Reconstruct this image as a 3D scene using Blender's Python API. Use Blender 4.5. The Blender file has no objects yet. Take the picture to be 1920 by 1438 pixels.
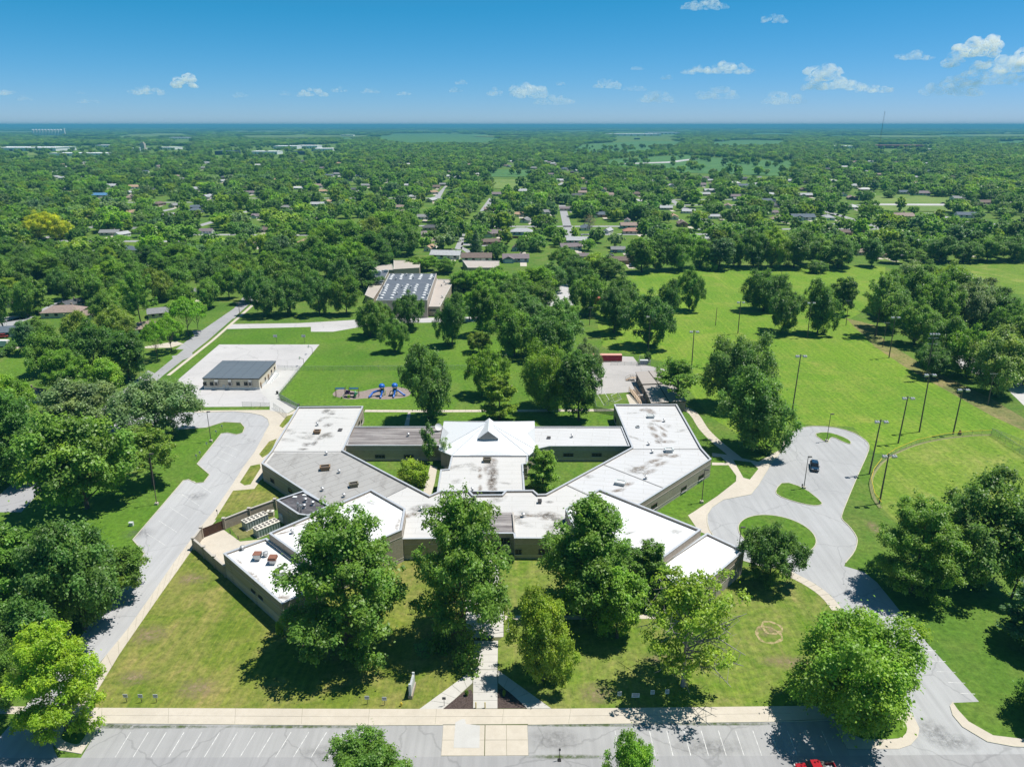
import bpy, math, random
import numpy as np
from mathutils import Vector, Matrix
random.seed(7); RNG = np.random.default_rng(7)
S = bpy.context.scene; COL = S.collection
R = math.radians
# ------------------------------------------------------------------ camera, world, sun, exposure
FPX, HOR, CAMH, CX, CY = 1331.0, 234.5, 90.0, 960.0, 719.0
PIT = math.atan((CY-HOR)/FPX); CP, SP = math.cos(PIT), math.sin(PIT)
cd = bpy.data.cameras.new('camera'); cam = bpy.data.objects.new('camera', cd); COL.objects.link(cam)
cam.location = (0, 0, CAMH); cam.rotation_euler = (math.pi/2-PIT, 0, 0)
cd.sensor_width = 36; cd.lens = FPX/1920*36; cd.clip_end = 200000; cd.clip_start = 1
S.camera = cam
SUN_AZ, SUN_EL = R(75), R(68)                 # azimuth measured from +Y towards +X
SD = Vector((math.sin(SUN_AZ)*math.cos(SUN_EL), math.cos(SUN_AZ)*math.cos(SUN_EL), math.sin(SUN_EL)))
w = bpy.data.worlds.new('World'); S.world = w; w.use_nodes = True
wn = w.node_tree.nodes; bg = wn['Background']
sky = wn.new('ShaderNodeTexSky'); sky.sky_type = 'NISHITA'; sky.sun_disc = False
sky.sun_elevation = SUN_EL; sky.sun_rotation = SUN_AZ; sky.altitude = 3000
sky.air_density = 1.0; sky.dust_density = 0.0; sky.ozone_density = 1.0
# the sky of the photograph is deeper and more cyan overhead than the plain model: one tone curve per channel
sp_ = wn.new('ShaderNodeSeparateColor'); cb_ = wn.new('ShaderNodeCombineColor'); LK = w.node_tree.links.new; LK(sky.outputs[0], sp_.inputs[0])
for ch_, (pw_, k_) in enumerate(((1.4, .41), (.78, .43), (1.0, .69))):
    a_ = wn.new('ShaderNodeMath'); a_.operation = 'MULTIPLY'; a_.inputs[1].default_value = .1; LK(sp_.outputs[ch_], a_.inputs[0])
    p_ = wn.new('ShaderNodeMath'); p_.operation = 'POWER'; p_.inputs[1].default_value = pw_; LK(a_.outputs[0], p_.inputs[0])
    m_ = wn.new('ShaderNodeMath'); m_.operation = 'MULTIPLY'; m_.inputs[1].default_value = k_*10; LK(p_.outputs[0], m_.inputs[0]); o_ = m_.outputs[0]
    if ch_ == 0:
        q_ = wn.new('ShaderNodeMath'); q_.operation = 'SUBTRACT'; q_.inputs[1].default_value = .36; LK(o_, q_.inputs[0]); e_ = wn.new('ShaderNodeMath'); e_.operation = 'MAXIMUM'; e_.inputs[1].default_value = .25; LK(q_.outputs[0], e_.inputs[0]); o_ = e_.outputs[0]
    LK(o_, cb_.inputs[ch_])
LK(cb_.outputs[0], bg.inputs[0]); bg.inputs[1].default_value = 0.1
sl = bpy.data.lights.new('sun', 'SUN'); sl.energy = 4.3; sl.angle = R(0.53); sl.color = (1, .955, .88)
sun = bpy.data.objects.new('sun', sl); COL.objects.link(sun); sun.location = (0, 0, 400)
sun.rotation_euler = SD.to_track_quat('Z', 'Y').to_euler()
S.view_settings.view_transform = 'Standard'; S.view_settings.look = 'None'
S.view_settings.exposure = 0.6; S.view_settings.gamma = 1; S.view_settings.use_curve_mapping = False
S.cycles.use_denoising = True
try: S.cycles.denoiser = 'OPENIMAGEDENOISE'; S.cycles.denoising_prefilter = 'ACCURATE'
except Exception: pass
S.cycles.max_bounces = 7; S.cycles.diffuse_bounces = 4; S.cycles.glossy_bounces = 2
S.cycles.transparent_max_bounces = 16; S.cycles.volume_bounces = 4; S.cycles.transmission_bounces = 3
S.cycles.caustics_reflective = False; S.cycles.caustics_refractive = False
# ------------------------------------------------------------------ survey helpers (photo position -> place in the world)
def ray(px, py):
    a = (px-CX)/FPX; b = (CY-py)/FPX
    return (a, CP+b*SP, -SP+b*CP)
def G(px, py, z=0.0):
    d = ray(px, py); t = (CAMH-z)/-d[2]
    return (d[0]*t, d[1]*t)
def PX(x, y, z=0.0):
    dz = z-CAMH; dep = y*CP-dz*SP; up = y*SP+dz*CP
    return (CX+FPX*x/dep, CY-FPX*up/dep)
def SC(x, y, z=0.0): return FPX/(y*CP-(z-CAMH)*SP)
def HT(bx, by, ty):
    X, Y = G(bx, by); d = ray(bx, ty)
    return max(.5, CAMH+Y/d[1]*d[2])
def onwall(px, py, A, B):                      # point of the vertical plane A-B seen at that position: (metres along, z)
    d = ray(px, py); ux, uy = B[0]-A[0], B[1]-A[1]; L = math.hypot(ux, uy); ux /= L; uy /= L
    nx, ny = -uy, ux
    t = (A[0]*nx+A[1]*ny)/(d[0]*nx+d[1]*ny)
    return ((d[0]*t-A[0])*ux+(d[1]*t-A[1])*uy, CAMH+d[2]*t)
def GL(pts, z=0.0): return [G(a, b, z) for a, b in pts]
# ------------------------------------------------------------------ mesh helpers
def tagp(o, label=None, cat=None, group=None, kind=None):
    for k, v in (('label', label), ('category', cat), ('group', group), ('kind', kind)):
        if v: o[k] = v
    return o
def thing(name, loc, label, cat, group=None, rz=0.0):
    o = bpy.data.objects.new(name, None); COL.objects.link(o); o.empty_display_size = .5
    o.location = loc; o.rotation_euler = (0, 0, rz)
    return tagp(o, label, cat, group)
def org(p):
    v = Vector((0, 0, 0))
    while p is not None: v += p.location; p = p.parent
    return v
class MB:
    def __init__(s): s.v = []; s.f = []; s.mi = []; s.m = 0
    def add(s, vs, fs):
        n = len(s.v); s.v += [tuple(v) for v in vs]; s.f += [tuple(i+n for i in f) for f in fs]; s.mi += [s.m]*len(fs); return s
    def box(s, c, d, rz=0.0, tz=1.0):
        x, y, z = d[0]/2, d[1]/2, d[2]/2; k, q = math.cos(rz), math.sin(rz); vs = []
        for sz in (-1, 1):
            f = tz if sz > 0 else 1
            for sx, sy in ((-1,-1),(1,-1),(1,1),(-1,1)):
                a, b = sx*x*f, sy*y*f
                vs.append((c[0]+a*k-b*q, c[1]+a*q+b*k, c[2]+sz*z))
        return s.add(vs, [(3,2,1,0),(4,5,6,7),(0,1,5,4),(1,2,6,5),(2,3,7,6),(3,0,4,7)])
    def prism(s, poly, z0, z1, top=True, bot=False):
        if area(poly) < 0: poly = poly[::-1]
        n = len(poly); vs = [(x, y, z0) for x, y in poly]+[(x, y, z1) for x, y in poly]
        fs = [(i, (i+1) % n, n+(i+1) % n, n+i) for i in range(n)]
        if top: fs.append(tuple(range(n, 2*n)))
        if bot: fs.append(tuple(range(n-1, -1, -1)))
        return s.add(vs, fs)
    def poly(s, poly, z):
        if area(poly) < 0: poly = poly[::-1]
        return s.add([(x, y, z) for x, y in poly], [tuple(range(len(poly)))])
    def tube(s, p, q, r0, r1=None, n=6, caps=True):
        r1 = r0 if r1 is None else r1
        p = Vector(p); q = Vector(q); d = (q-p); d = d.normalized() if d.length > 1e-9 else Vector((0,0,1))
        a = d.orthogonal().normalized(); b = d.cross(a); vs = []
        for c, r in ((p, r0), (q, r1)):
            for i in range(n):
                t = 2*math.pi*i/n; vs.append(c+a*(math.cos(t)*r)+b*(math.sin(t)*r))
        fs = [(i, (i+1) % n, n+(i+1) % n, n+i) for i in range(n)]
        if caps: fs += [tuple(range(n, 2*n)), tuple(range(n-1, -1, -1))]
        return s.add(vs, fs)
    def path(s, pts, r, n=6):
        for a, b in zip(pts, pts[1:]): s.tube(a, b, r, r, n)
        return s
    def lathe(s, c, prof, n=12):
        vs = []
        for r, z in prof:
            for i in range(n):
                t = 2*math.pi*i/n; vs.append((c[0]+r*math.cos(t), c[1]+r*math.sin(t), c[2]+z))
        fs = []
        for k in range(len(prof)-1):
            for i in range(n):
                j = (i+1) % n; fs.append((k*n+i, k*n+j, (k+1)*n+j, (k+1)*n+i))
        fs.append(tuple(range((len(prof)-1)*n, len(prof)*n)))
        return s.add(vs, fs)
    def loft(s, secs):
        n = len(secs[0]); vs = [p for q in secs for p in q]; fs = []
        for k in range(len(secs)-1):
            for i in range(n):
                j = (i+1) % n; fs.append((k*n+i, k*n+j, (k+1)*n+j, (k+1)*n+i))
        fs += [tuple(range(n-1, -1, -1)), tuple(range((len(secs)-1)*n, len(secs)*n))]
        return s.add(vs, fs)
    def mesh(s, name, mats, off=(0,0,0), smooth=False):
        me = bpy.data.meshes.new(name)
        me.from_pydata([(x-off[0], y-off[1], z-off[2]) for x, y, z in s.v], [], s.f)
        for m in (mats if isinstance(mats, (list, tuple)) else [mats]): me.materials.append(m)
        if any(s.mi): me.polygons.foreach_set('material_index', s.mi)
        if smooth: me.polygons.foreach_set('use_smooth', [True]*len(s.f))
        me.update(); return me
    def build(s, name, mats, parent=None, world=False, smooth=False):
        """world: the shape was laid out in world coordinates"""
        off = org(parent) if (world and parent is not None) else (0,0,0)
        o = bpy.data.objects.new(name, s.mesh(name, mats, off, smooth)); COL.objects.link(o); o.parent = parent
        return o
    def single(s, name, mats, label, cat, group=None, kind=None):
        a = np.array(s.v); lo, hi = a.min(0), a.max(0); c = ((lo[0]+hi[0])/2, (lo[1]+hi[1])/2, lo[2])
        o = bpy.data.objects.new(name, s.mesh(name, mats, c)); COL.objects.link(o); o.location = c
        return tagp(o, label, cat, group, kind)
def area(p): return sum(p[i][0]*p[(i+1) % len(p)][1]-p[(i+1) % len(p)][0]*p[i][1] for i in range(len(p)))/2
def inset(poly, d):
    if area(poly) < 0: poly = poly[::-1]
    n = len(poly); out = []
    for i in range(n):
        p0, p1, p2 = Vector(poly[i-1]), Vector(poly[i]), Vector(poly[(i+1) % n])
        a = (p1-p0).normalized(); b = (p2-p1).normalized(); na = Vector((-a.y, a.x)); nb = Vector((-b.y, b.x))
        m = (na+nb); k = max(.35, 1+na.dot(nb)); out.append(tuple(p1+m*(d/k)))
    return out
def inside(p, poly):
    x, y = p; c = False; n = len(poly); j = n-1
    for i in range(n):
        xi, yi = poly[i]; xj, yj = poly[j]
        if (yi > y) != (yj > y) and x < (xj-xi)*(y-yi)/(yj-yi)+xi: c = not c
        j = i
    return c
def strip(pts, wd):
    """a band of width wd along a polyline, as (left points, right points)"""
    L, Rr = [], []
    for i, p in enumerate(pts):
        a = Vector(pts[max(0, i-1)]); b = Vector(pts[min(len(pts)-1, i+1)]); d = (b-a).normalized(); n = Vector((-d.y, d.x))
        L.append(tuple(Vector(p)+n*wd/2)); Rr.append(tuple(Vector(p)-n*wd/2))
    return L, Rr
def smooth(pts, k=2, closed=True):
    for _ in range(k):
        o = []; n = len(pts)
        for i in range(n if closed else n-1):
            p, q = pts[i], pts[(i+1) % n]
            o += [(p[0]*.75+q[0]*.25, p[1]*.75+q[1]*.25), (p[0]*.25+q[0]*.75, p[1]*.25+q[1]*.75)]
        if not closed: o = [pts[0]]+o+[pts[-1]]
        pts = o
    return pts
# ------------------------------------------------------------------ materials
class NT:
    def __init__(s, name):
        s.m = bpy.data.materials.new(name); s.m.use_nodes = True; s.t = s.m.node_tree; s.n = s.t.nodes; s.b = s.n['Principled BSDF']
        s.b.inputs['Specular IOR Level'].default_value = .25; s.pos = None
    def new(s, t, **k):
        n = s.n.new(t)
        for a, v in k.items(): setattr(n, a, v)
        return n
    def l(s, a, b): s.t.links.new(a, b)
    def P(s, mode='world'):
        if s.pos is None:
            s.pos = s.new('ShaderNodeNewGeometry').outputs['Position'] if mode == 'world' else s.new('ShaderNodeTexCoord').outputs['Object']
        return s.pos
    def mapped(s, scale=(1,1,1), rot=0.0, mode='world'):
        m = s.new('ShaderNodeMapping'); m.inputs['Scale'].default_value = scale; m.inputs['Rotation'].default_value = (0, 0, rot)
        s.l(s.P(mode), m.inputs[0]); return m.outputs[0]
    def noise(s, scale, detail=3, rough=.6, vec=None, dist=0, mode='world'):
        n = s.new('ShaderNodeTexNoise'); n.inputs['Scale'].default_value = scale; n.inputs['Detail'].default_value = detail
        n.inputs['Roughness'].default_value = rough; n.inputs['Distortion'].default_value = dist
        s.l(vec if vec is not None else s.P(mode), n.inputs['Vector']); return n.outputs['Fac']
    def ramp(s, fac, a, b):
        n = s.new('ShaderNodeMapRange'); n.inputs['From Min'].default_value = a; n.inputs['From Max'].default_value = b
        s.l(fac, n.inputs['Value']); return n.outputs['Result']
    def math(s, op, a, b=0.0):
        n = s.new('ShaderNodeMath', operation=op)
        for i, v in ((0, a), (1, b)):
            if hasattr(v, 'type'): s.l(v, n.inputs[i])
            else: n.inputs[i].default_value = v
        return n.outputs[0]
    def mix(s, fac, a, b, mode='MIX'):
        n = s.new('ShaderNodeMix', data_type='RGBA', blend_type=mode)
        for i, v in ((0, fac), (6, a), (7, b)):
            if hasattr(v, 'type'): s.l(v, n.inputs[i])
            elif i == 0: n.inputs[0].default_value = v
            else: n.inputs[i].default_value = (*v, 1) if len(v) == 3 else v
        return n.outputs[2]
    def bump(s, h, st=.3, dist=.1):
        n = s.new('ShaderNodeBump'); n.inputs['Strength'].default_value = st; n.inputs['Distance'].default_value = dist
        s.l(h, n.inputs['Height']); s.l(n.outputs[0], s.b.inputs['Normal'])
    def done(s, col=None, rough=.85, metal=0.0):
        if col is not None:
            if hasattr(col, 'type'): s.l(col, s.b.inputs['Base Color'])
            else: s.b.inputs['Base Color'].default_value = (*col, 1)
        s.b.inputs['Roughness'].default_value = rough; s.b.inputs['Metallic'].default_value = metal
        return s.m
def mul(c, k): return tuple(x*k for x in c)
def plain(name, c, rough=.6, metal=0.0, var=.12, mode='object'):
    t = NT(name); n = t.ramp(t.noise(3, 4, mode=mode), .3, .7)
    return t.done(t.mix(n, mul(c, 1-var), mul(c, 1+var)), rough, metal)
def objcol(name, rough=.8, var=.15, scale=2.5, bumpy=False, spec=None):
    t = NT(name); oi = t.new('ShaderNodeObjectInfo'); n = t.noise(scale, 5, mode='object')
    c = t.mix(t.ramp(n, .3, .7), (1-var,)*3, (1+var,)*3); c = t.mix(1.0, oi.outputs['Color'], c, 'MULTIPLY')
    if bumpy: t.bump(n, .3)
    if spec is not None: t.b.inputs['Specular IOR Level'].default_value = spec
    return t.done(c, rough)
def asphalt(name, c, streak=None, patch=.25):
    t = NT(name)
    big = t.ramp(t.noise(.05, 4, .6), .3, .7); mid = t.ramp(t.noise(.45, 5, .65), .3, .72); fine = t.noise(9, 2)
    col = t.mix(big, mul(c, 1-patch*.5), mul(c, 1+patch*.4)); col = t.mix(t.math('MULTIPLY', mid, .3), col, mul(c, 1.2))
    v = t.new('ShaderNodeTexVoronoi', feature='DISTANCE_TO_EDGE'); v.inputs['Scale'].default_value = .06
    wv = t.new('ShaderNodeVectorMath', operation='ADD'); nn = t.new('ShaderNodeTexNoise'); nn.inputs['Scale'].default_value = .4; nn.inputs['Detail'].default_value = 4
    t.l(t.P(), nn.inputs['Vector']); sc = t.new('ShaderNodeVectorMath', operation='SCALE'); sc.inputs['Scale'].default_value = 2.2
    t.l(nn.outputs['Color'], sc.inputs[0]); t.l(t.P(), wv.inputs[0]); t.l(sc.outputs[0], wv.inputs[1]); t.l(wv.outputs[0], v.inputs['Vector'])
    crack = t.ramp(v.outputs['Distance'], .011, .003); crack = t.math('MULTIPLY', crack, .4)
    col = t.mix(crack, col, mul(c, .42))
    if streak is not None:
        sv = t.mapped((.9, .035, 1), streak); st = t.ramp(t.noise(1, 4, .6, sv), .42, .7)
        col = t.mix(t.math('MULTIPLY', st, .5), col, mul(c, .68))
    blot = t.ramp(t.noise(.16, 5, .7), .6, .78); col = t.mix(t.math('MULTIPLY', blot, .45), col, mul(c, .62))
    col = t.mix(.16, col, t.mix(fine, mul(c, .6), mul(c, 1.5)))
    t.bump(fine, .25, .03); return t.done(col, .92)
def concrete(name, c, dirt=.35):
    t = NT(name); a = t.ramp(t.noise(.12, 4, .6), .32, .7); b = t.ramp(t.noise(.9, 6, .7), .35, .75); f = t.noise(14, 2)
    col = t.mix(a, mul(c, .9), mul(c, 1.06)); col = t.mix(t.math('MULTIPLY', b, dirt), col, (c[0]*.66, c[1]*.62, c[2]*.56))
    col = t.mix(.1, col, t.mix(f, mul(c, .6), mul(c, 1.4))); return t.done(col, .9)
def grass(name, c, dry, dryness=.5, mow=None, mow_w=2.2, mow_amt=.35, speck=.4, rot=0.0, deep=None):
    t = NT(name); deep = deep or (c[0]*.6, c[1]*.74, c[2]*.7)
    big = t.ramp(t.noise(.02, 4, .62), .36, .64); mid = t.ramp(t.noise(.09, 6, .7, dist=.8), .4, .66); fine = t.noise(.85, 7, .8); patch = t.ramp(t.noise(.28, 5, .7), .38, .64)
    col = t.mix(big, c, deep); col = t.mix(t.math('MULTIPLY', patch, .4), col, (c[0]*.7, c[1]*.9, c[2]*.8))
    lo_ = .24 if dryness > .8 else .36; dm = t.math('MULTIPLY', mid, t.ramp(t.noise(.03, 4, .65), lo_, lo_+.22)); col = t.mix(t.math('MULTIPLY', dm, dryness), col, dry)
    if mow is not None:
        sv = t.mapped((1, 1, 1), mow); wv = t.new('ShaderNodeTexWave', bands_direction='X'); wv.inputs['Scale'].default_value = .5/mow_w*.63
        wv.inputs['Distortion'].default_value = 3.5; wv.inputs['Detail'].default_value = 3; wv.inputs['Detail Scale'].default_value = .1; t.l(sv, wv.inputs['Vector'])
        amt = t.math('MULTIPLY', t.ramp(wv.outputs['Fac'], .35, .65), t.math('MULTIPLY', t.ramp(t.noise(.035, 4), .36, .62), mow_amt))
        col = t.mix(amt, col, (c[0]*1.55, c[1]*1.35, c[2]*1.7))
        cv = t.mapped((1.1, .035, 1), mow); cl = t.ramp(t.noise(1, 5, .75, cv), .52, .7)
        cl = t.math('MULTIPLY', cl, t.ramp(t.noise(.045, 4), .4, .58)); col = t.mix(t.math('MULTIPLY', cl, .5), col, dry)
        c2 = t.mapped((.45, .02, 1), mow); c3 = t.ramp(t.noise(1, 5, .7, c2), .35, .55); col = t.mix(t.math('MULTIPLY', c3, .42), col, deep)
        c4 = t.mapped((1.6, .012, 1), mow); c5 = t.ramp(t.noise(1, 3, .6, c4), .5, .62); col = t.mix(t.math('MULTIPLY', c5, .28), col, (c[0]*1.5, c[1]*1.3, c[2]*1.6))
    sp = t.ramp(t.noise(1.0, 6, .85), .6, .72); sp = t.math('MULTIPLY', sp, t.ramp(t.noise(.06, 4), .42, .6))
    col = t.mix(t.math('MULTIPLY', sp, speck), col, mul(dry, 1.45))
    k = t.mix(t.ramp(fine, .32, .68), (.5,.56,.48), (1.58,1.46,1.66)); col = t.mix(1.0, col, k, 'MULTIPLY')
    t.bump(fine, .5, .15); return t.done(col, .95)
def roofmem(name, c, dirt, amt=.3, seam=2.0, rot=0.0, streak=(.25, 1.2), seamk=.45, dlo=.5, dhi=.78):
    t = NT(name); a = t.ramp(t.noise(.08, 4, .6), .35, .7); d = t.ramp(t.noise(.5, 6, .72, t.mapped((*streak, 1), rot)), dlo, dhi)
    col = t.mix(a, c, mul(c, .94)); col = t.mix(t.math('MULTIPLY', d, amt), col, dirt)
    w_ = t.new('ShaderNodeTexBrick'); w_.inputs['Scale'].default_value = 1; w_.inputs['Mortar Size'].default_value = .07; w_.inputs['Brick Width'].default_value = seam*4.5; w_.inputs['Row Height'].default_value = seam
    w_.inputs['Color1'].default_value = (0,0,0,1); w_.inputs['Color2'].default_value = (0,0,0,1); w_.inputs['Mortar'].default_value = (1,1,1,1)
    t.l(t.mapped((1,1,1), rot), w_.inputs['Vector']); col = t.mix(t.math('MULTIPLY', w_.outputs['Color'], seamk), col, mul(dirt, .85))
    return t.done(col, .7)
def brick(name, c, mort=.7, rough=.88, scale=1.0):
    t = NT(name); P = t.P('object'); sx = t.new('ShaderNodeSeparateXYZ'); t.l(P, sx.inputs[0])
    cb = t.new('ShaderNodeCombineXYZ'); t.l(t.math('ADD', sx.outputs[0], sx.outputs[1]), cb.inputs[0]); t.l(sx.outputs[2], cb.inputs[1])
    b = t.new('ShaderNodeTexBrick'); b.inputs['Scale'].default_value = scale; b.inputs['Brick Width'].default_value = .6; b.inputs['Row Height'].default_value = .3; b.inputs['Mortar Size'].default_value = .015
    b.inputs['Color1'].default_value = (*mul(c, .9), 1); b.inputs['Color2'].default_value = (*mul(c, 1.1), 1); b.inputs['Mortar'].default_value = (*mul(c, mort), 1); t.l(cb.outputs[0], b.inputs['Vector'])
    st = t.ramp(t.noise(.35, 5, .7, mode='object'), .45, .8); col = t.mix(t.math('MULTIPLY', st, .3), b.outputs['Color'], mul(c, .6))
    return t.done(col, rough)
def leafmat(name, inst=False, transl=.45):
    t = NT(name); a = t.new('ShaderNodeAttribute', attribute_name='tint'); sp = t.new('ShaderNodeSeparateColor'); t.l(a.outputs['Color'], sp.inputs[0])
    if inst: base = t.new('ShaderNodeAttribute', attribute_name='leafcol', attribute_type='INSTANCER').outputs['Color']
    else: base = t.new('ShaderNodeObjectInfo').outputs['Color']
    v = t.new('ShaderNodeCombineColor')
    for i in range(3): t.l(sp.outputs[0], v.inputs[i])
    c = t.mix(1.0, base, v.outputs[0], 'MULTIPLY')
    c = t.mix(t.math('MULTIPLY', sp.outputs[1], .55), c, t.mix(1.0, c, (2.1, 1.45, .8), 'MULTIPLY'))
    t.l(c, t.b.inputs['Base Color']); t.b.inputs['Roughness'].default_value = .45; t.b.inputs['Specular IOR Level'].default_value = .45
    tr = t.new('ShaderNodeBsdfTranslucent'); t.l(t.mix(1.0, c, (1.25, 1.3, .6), 'MULTIPLY'), tr.inputs[0])
    ms = t.new('ShaderNodeMixShader'); ms.inputs[0].default_value = transl
    t.l(t.b.outputs[0], ms.inputs[1]); t.l(tr.outputs[0], ms.inputs[2]); t.l(ms.outputs[0], t.n['Material Output'].inputs[0]); return t.m
def netmat(name, c, cover):
    t = NT(name); t.done(c, .5, .3); tr = t.new('ShaderNodeBsdfTransparent'); ms = t.new('ShaderNodeMixShader'); ms.inputs[0].default_value = cover
    t.l(tr.outputs[0], ms.inputs[1]); t.l(t.b.outputs[0], ms.inputs[2]); t.l(ms.outputs[0], t.n['Material Output'].inputs[0]); return t.m
def stainmat(name, c, strength=.8):
    t = NT(name); tc = t.new('ShaderNodeTexCoord'); sb = t.new('ShaderNodeVectorMath', operation='SUBTRACT'); sb.inputs[1].default_value = (.5,.5,.5); t.l(tc.outputs['Generated'], sb.inputs[0])
    ml = t.new('ShaderNodeVectorMath', operation='MULTIPLY'); ml.inputs[1].default_value = (1,1,0); t.l(sb.outputs[0], ml.inputs[0])
    ln = t.new('ShaderNodeVectorMath', operation='LENGTH'); t.l(ml.outputs[0], ln.inputs[0]); fall = t.ramp(ln.outputs['Value'], .5, .1)
    n = t.ramp(t.noise(.9, 6, .75), .36, .62); f = t.math('MULTIPLY', t.math('MULTIPLY', fall, n), strength)
    t.done(t.mix(t.noise(2), mul(c, .6), mul(c, 1.3)), .9); tr = t.new('ShaderNodeBsdfTransparent'); ms = t.new('ShaderNodeMixShader')
    t.l(f, ms.inputs[0]); t.l(tr.outputs[0], ms.inputs[1]); t.l(t.b.outputs[0], ms.inputs[2]); t.l(ms.outputs[0], t.n['Material Output'].inputs[0]); return t.m
GR = dict(
 ground=grass('ground_turf', (.09,.17,.017), (.19,.19,.055), .5, speck=.3),
 lawn_front=grass('front_lawn_turf', (.135,.18,.018), (.27,.22,.08), .95, mow=R(11), mow_w=1.6, mow_amt=.25, speck=.9),
 lawn_right=grass('right_lawn_turf', (.12,.19,.016), (.25,.22,.08), .9, mow=R(75), mow_w=1.8, mow_amt=.3, speck=.8),
 lawn_side=grass('side_lawn_turf', (.09,.18,.012), (.16,.19,.045), .4, speck=.25),
 field=grass('field_turf', (.135,.24,.014), (.27,.27,.06), .6, mow=R(-3), mow_w=2.4, mow_amt=0, speck=.35),
 ball=grass('ball_field_turf', (.135,.22,.018), (.29,.28,.08), .75, mow=R(105), mow_w=3.0, mow_amt=0, speck=.8),
 dry=grass('dry_turf', (.16,.17,.045), (.27,.21,.1), .8, speck=.5),
 crop=grass('crop_field', (.075,.17,.045), (.12,.2,.06), .3, speck=0),
 crop2=grass('hay_field', (.15,.22,.045), (.22,.24,.08), .5, speck=0))
ASPH = asphalt('old_asphalt', (.34,.345,.35), R(-30)); ASPH_L = asphalt('drive_asphalt', (.37,.372,.38), R(-37)); STREET = asphalt('street_asphalt', (.285,.285,.29), R(90), .15)
PADA = asphalt('bleached_asphalt', (.42,.41,.41), None, .3); ROAD2 = asphalt('suburb_asphalt', (.29,.29,.3), None, .2); COURT = asphalt('court_asphalt', (.36,.345,.335), None, .3)
CONC = concrete('walk_concrete', (.5,.455,.385)); CONC_N = concrete('new_concrete', (.48,.465,.435), .25); CONC_W = concrete('white_concrete', (.47,.465,.45), .2); KERB = concrete('kerb_concrete', (.5,.47,.38), .5)
WHITE = roofmem('white_roof_membrane', (.5,.495,.485), (.38,.37,.35), .3, 2.4); WHITE_N = roofmem('bright_roof_membrane', (.68,.685,.69), (.55,.55,.56), .15, 2.6, R(45)); WHITE_R = roofmem('aged_white_roof', (.5,.505,.515), (.34,.325,.3), .35, 2.2, R(10))
GREY = roofmem('grey_gravel_roof', (.33,.325,.315), (.19,.18,.17), .8, 2.6, R(-42), (.9, .2), .8); DARK = roofmem('dark_ballast_roof', (.13,.115,.115), (.33,.31,.3), .95, 3.0, 0, (.14, 1.5), .3, .4, .62); BLACK = roofmem('black_roof', (.075,.072,.08), (.2,.19,.2), .8, 2.2, R(45), (.5, 1))
COPE = plain('coping_metal', (.5,.52,.55), .45, .3); COPE_B = plain('tan_coping', (.42,.39,.35), .6); PYR = plain('standing_seam_roof', (.66,.68,.7), .4, .1, .04); STEEL = plain('galvanised_steel', (.45,.46,.47), .4, .6); STEEL_D = plain('dark_steel', (.1,.09,.085), .5, .3)
WALL_U = brick('tan_block_wall', (.36,.3,.245)); WALL_M = brick('olive_tan_block', (.32,.29,.225)); WALL_L = brick('pale_base_block', (.42,.375,.33)); WALL_S = brick('screen_wall_block', (.34,.29,.235))
GLASS = NT('window_glass').done((.012,.014,.017), .12); FRAME = plain('bronze_frame', (.06,.05,.045), .5); WPAINT = plain('white_paint', (.78,.78,.77), .5, 0, .04); LINE = NT('line_paint'); LINE = LINE.done(LINE.mix(LINE.ramp(LINE.noise(1.2, 5, .8), .38, .6), (.66,.66,.64), (.38,.38,.38)), .7)
RUST = plain('rusted_metal', (.22,.1,.07), .8); TIMBER = plain('brown_gate_timber', (.085,.045,.03), .8, 0, .35); WOODP = plain('weathered_pole_wood', (.16,.13,.1), .9); DECKW = plain('ramp_timber', (.4,.31,.23), .85); MULCH = NT('dark_mulch'); MULCH = MULCH.done(MULCH.mix(MULCH.ramp(MULCH.noise(5, 5, .8), .4, .7), (.035,.024,.022), (.13,.1,.09)), 1)
BARK = NT('bark'); BARK = BARK.done(BARK.mix(BARK.ramp(BARK.noise(2, 5, .7, mode='object'), .3, .7), (.07,.052,.04), (.17,.14,.115)), .95); BARK_G = plain('grey_dead_wood', (.3,.28,.26), .9)
LEAF = leafmat('leaves'); LEAF_I = leafmat('far_leaves', True); SHINGLE = objcol('roof_shingles', .9, .18, 1.2, True); SIDING = objcol('house_siding', .8, .08, 1.0); PAINT = objcol('car_paint', .22, .02, 1, spec=.6)
NET = netmat('chain_link', (.42,.47,.43), .24); NET_G = netmat('green_slatted_chain_link', (.16,.27,.19), .72); YEL = plain('yellow_paint', (.55,.42,.04), .5); BLUE = plain('blue_plastic', (.015,.12,.5), .35); BLUE_D = plain('deep_blue_plastic', (.02,.05,.3), .35); LIME = plain('lime_plastic', (.3,.5,.03), .4); GREENP = plain('green_plastic', (.03,.2,.06), .4); BROWNP = plain('brown_post_paint', (.2,.1,.07), .5); PURP = plain('purple_panel', (.1,.05,.16), .5)
RUB = plain('rubber', (.02,.02,.02), .8); REDC = plain('red_container_paint', (.3,.025,.035), .55); PINKC = plain('faded_container_roof', (.55,.3,.24), .7); CREAM = plain('cream_siding', (.6,.53,.42), .8); SKIRT = plain('white_skirting', (.62,.63,.62), .8); BLUEROOF = roofmem('blue_grey_metal_roof', (.1,.125,.15), (.15,.17,.19), .4, 60); FASC = plain('dark_fascia', (.035,.025,.02), .6); TANR = roofmem('tan_gravel_roof', (.42,.375,.335), (.28,.25,.23), .6, 4); NAVYR = roofmem('slate_membrane', (.1,.115,.14), (.2,.22,.25), .6, 3, 0, (.1, 1)); DIRT = NT('play_surface'); DIRT = DIRT.done(DIRT.mix(DIRT.ramp(DIRT.noise(.8, 5, .75), .35, .7), (.2,.16,.14), (.3,.25,.22)), 1)
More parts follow.
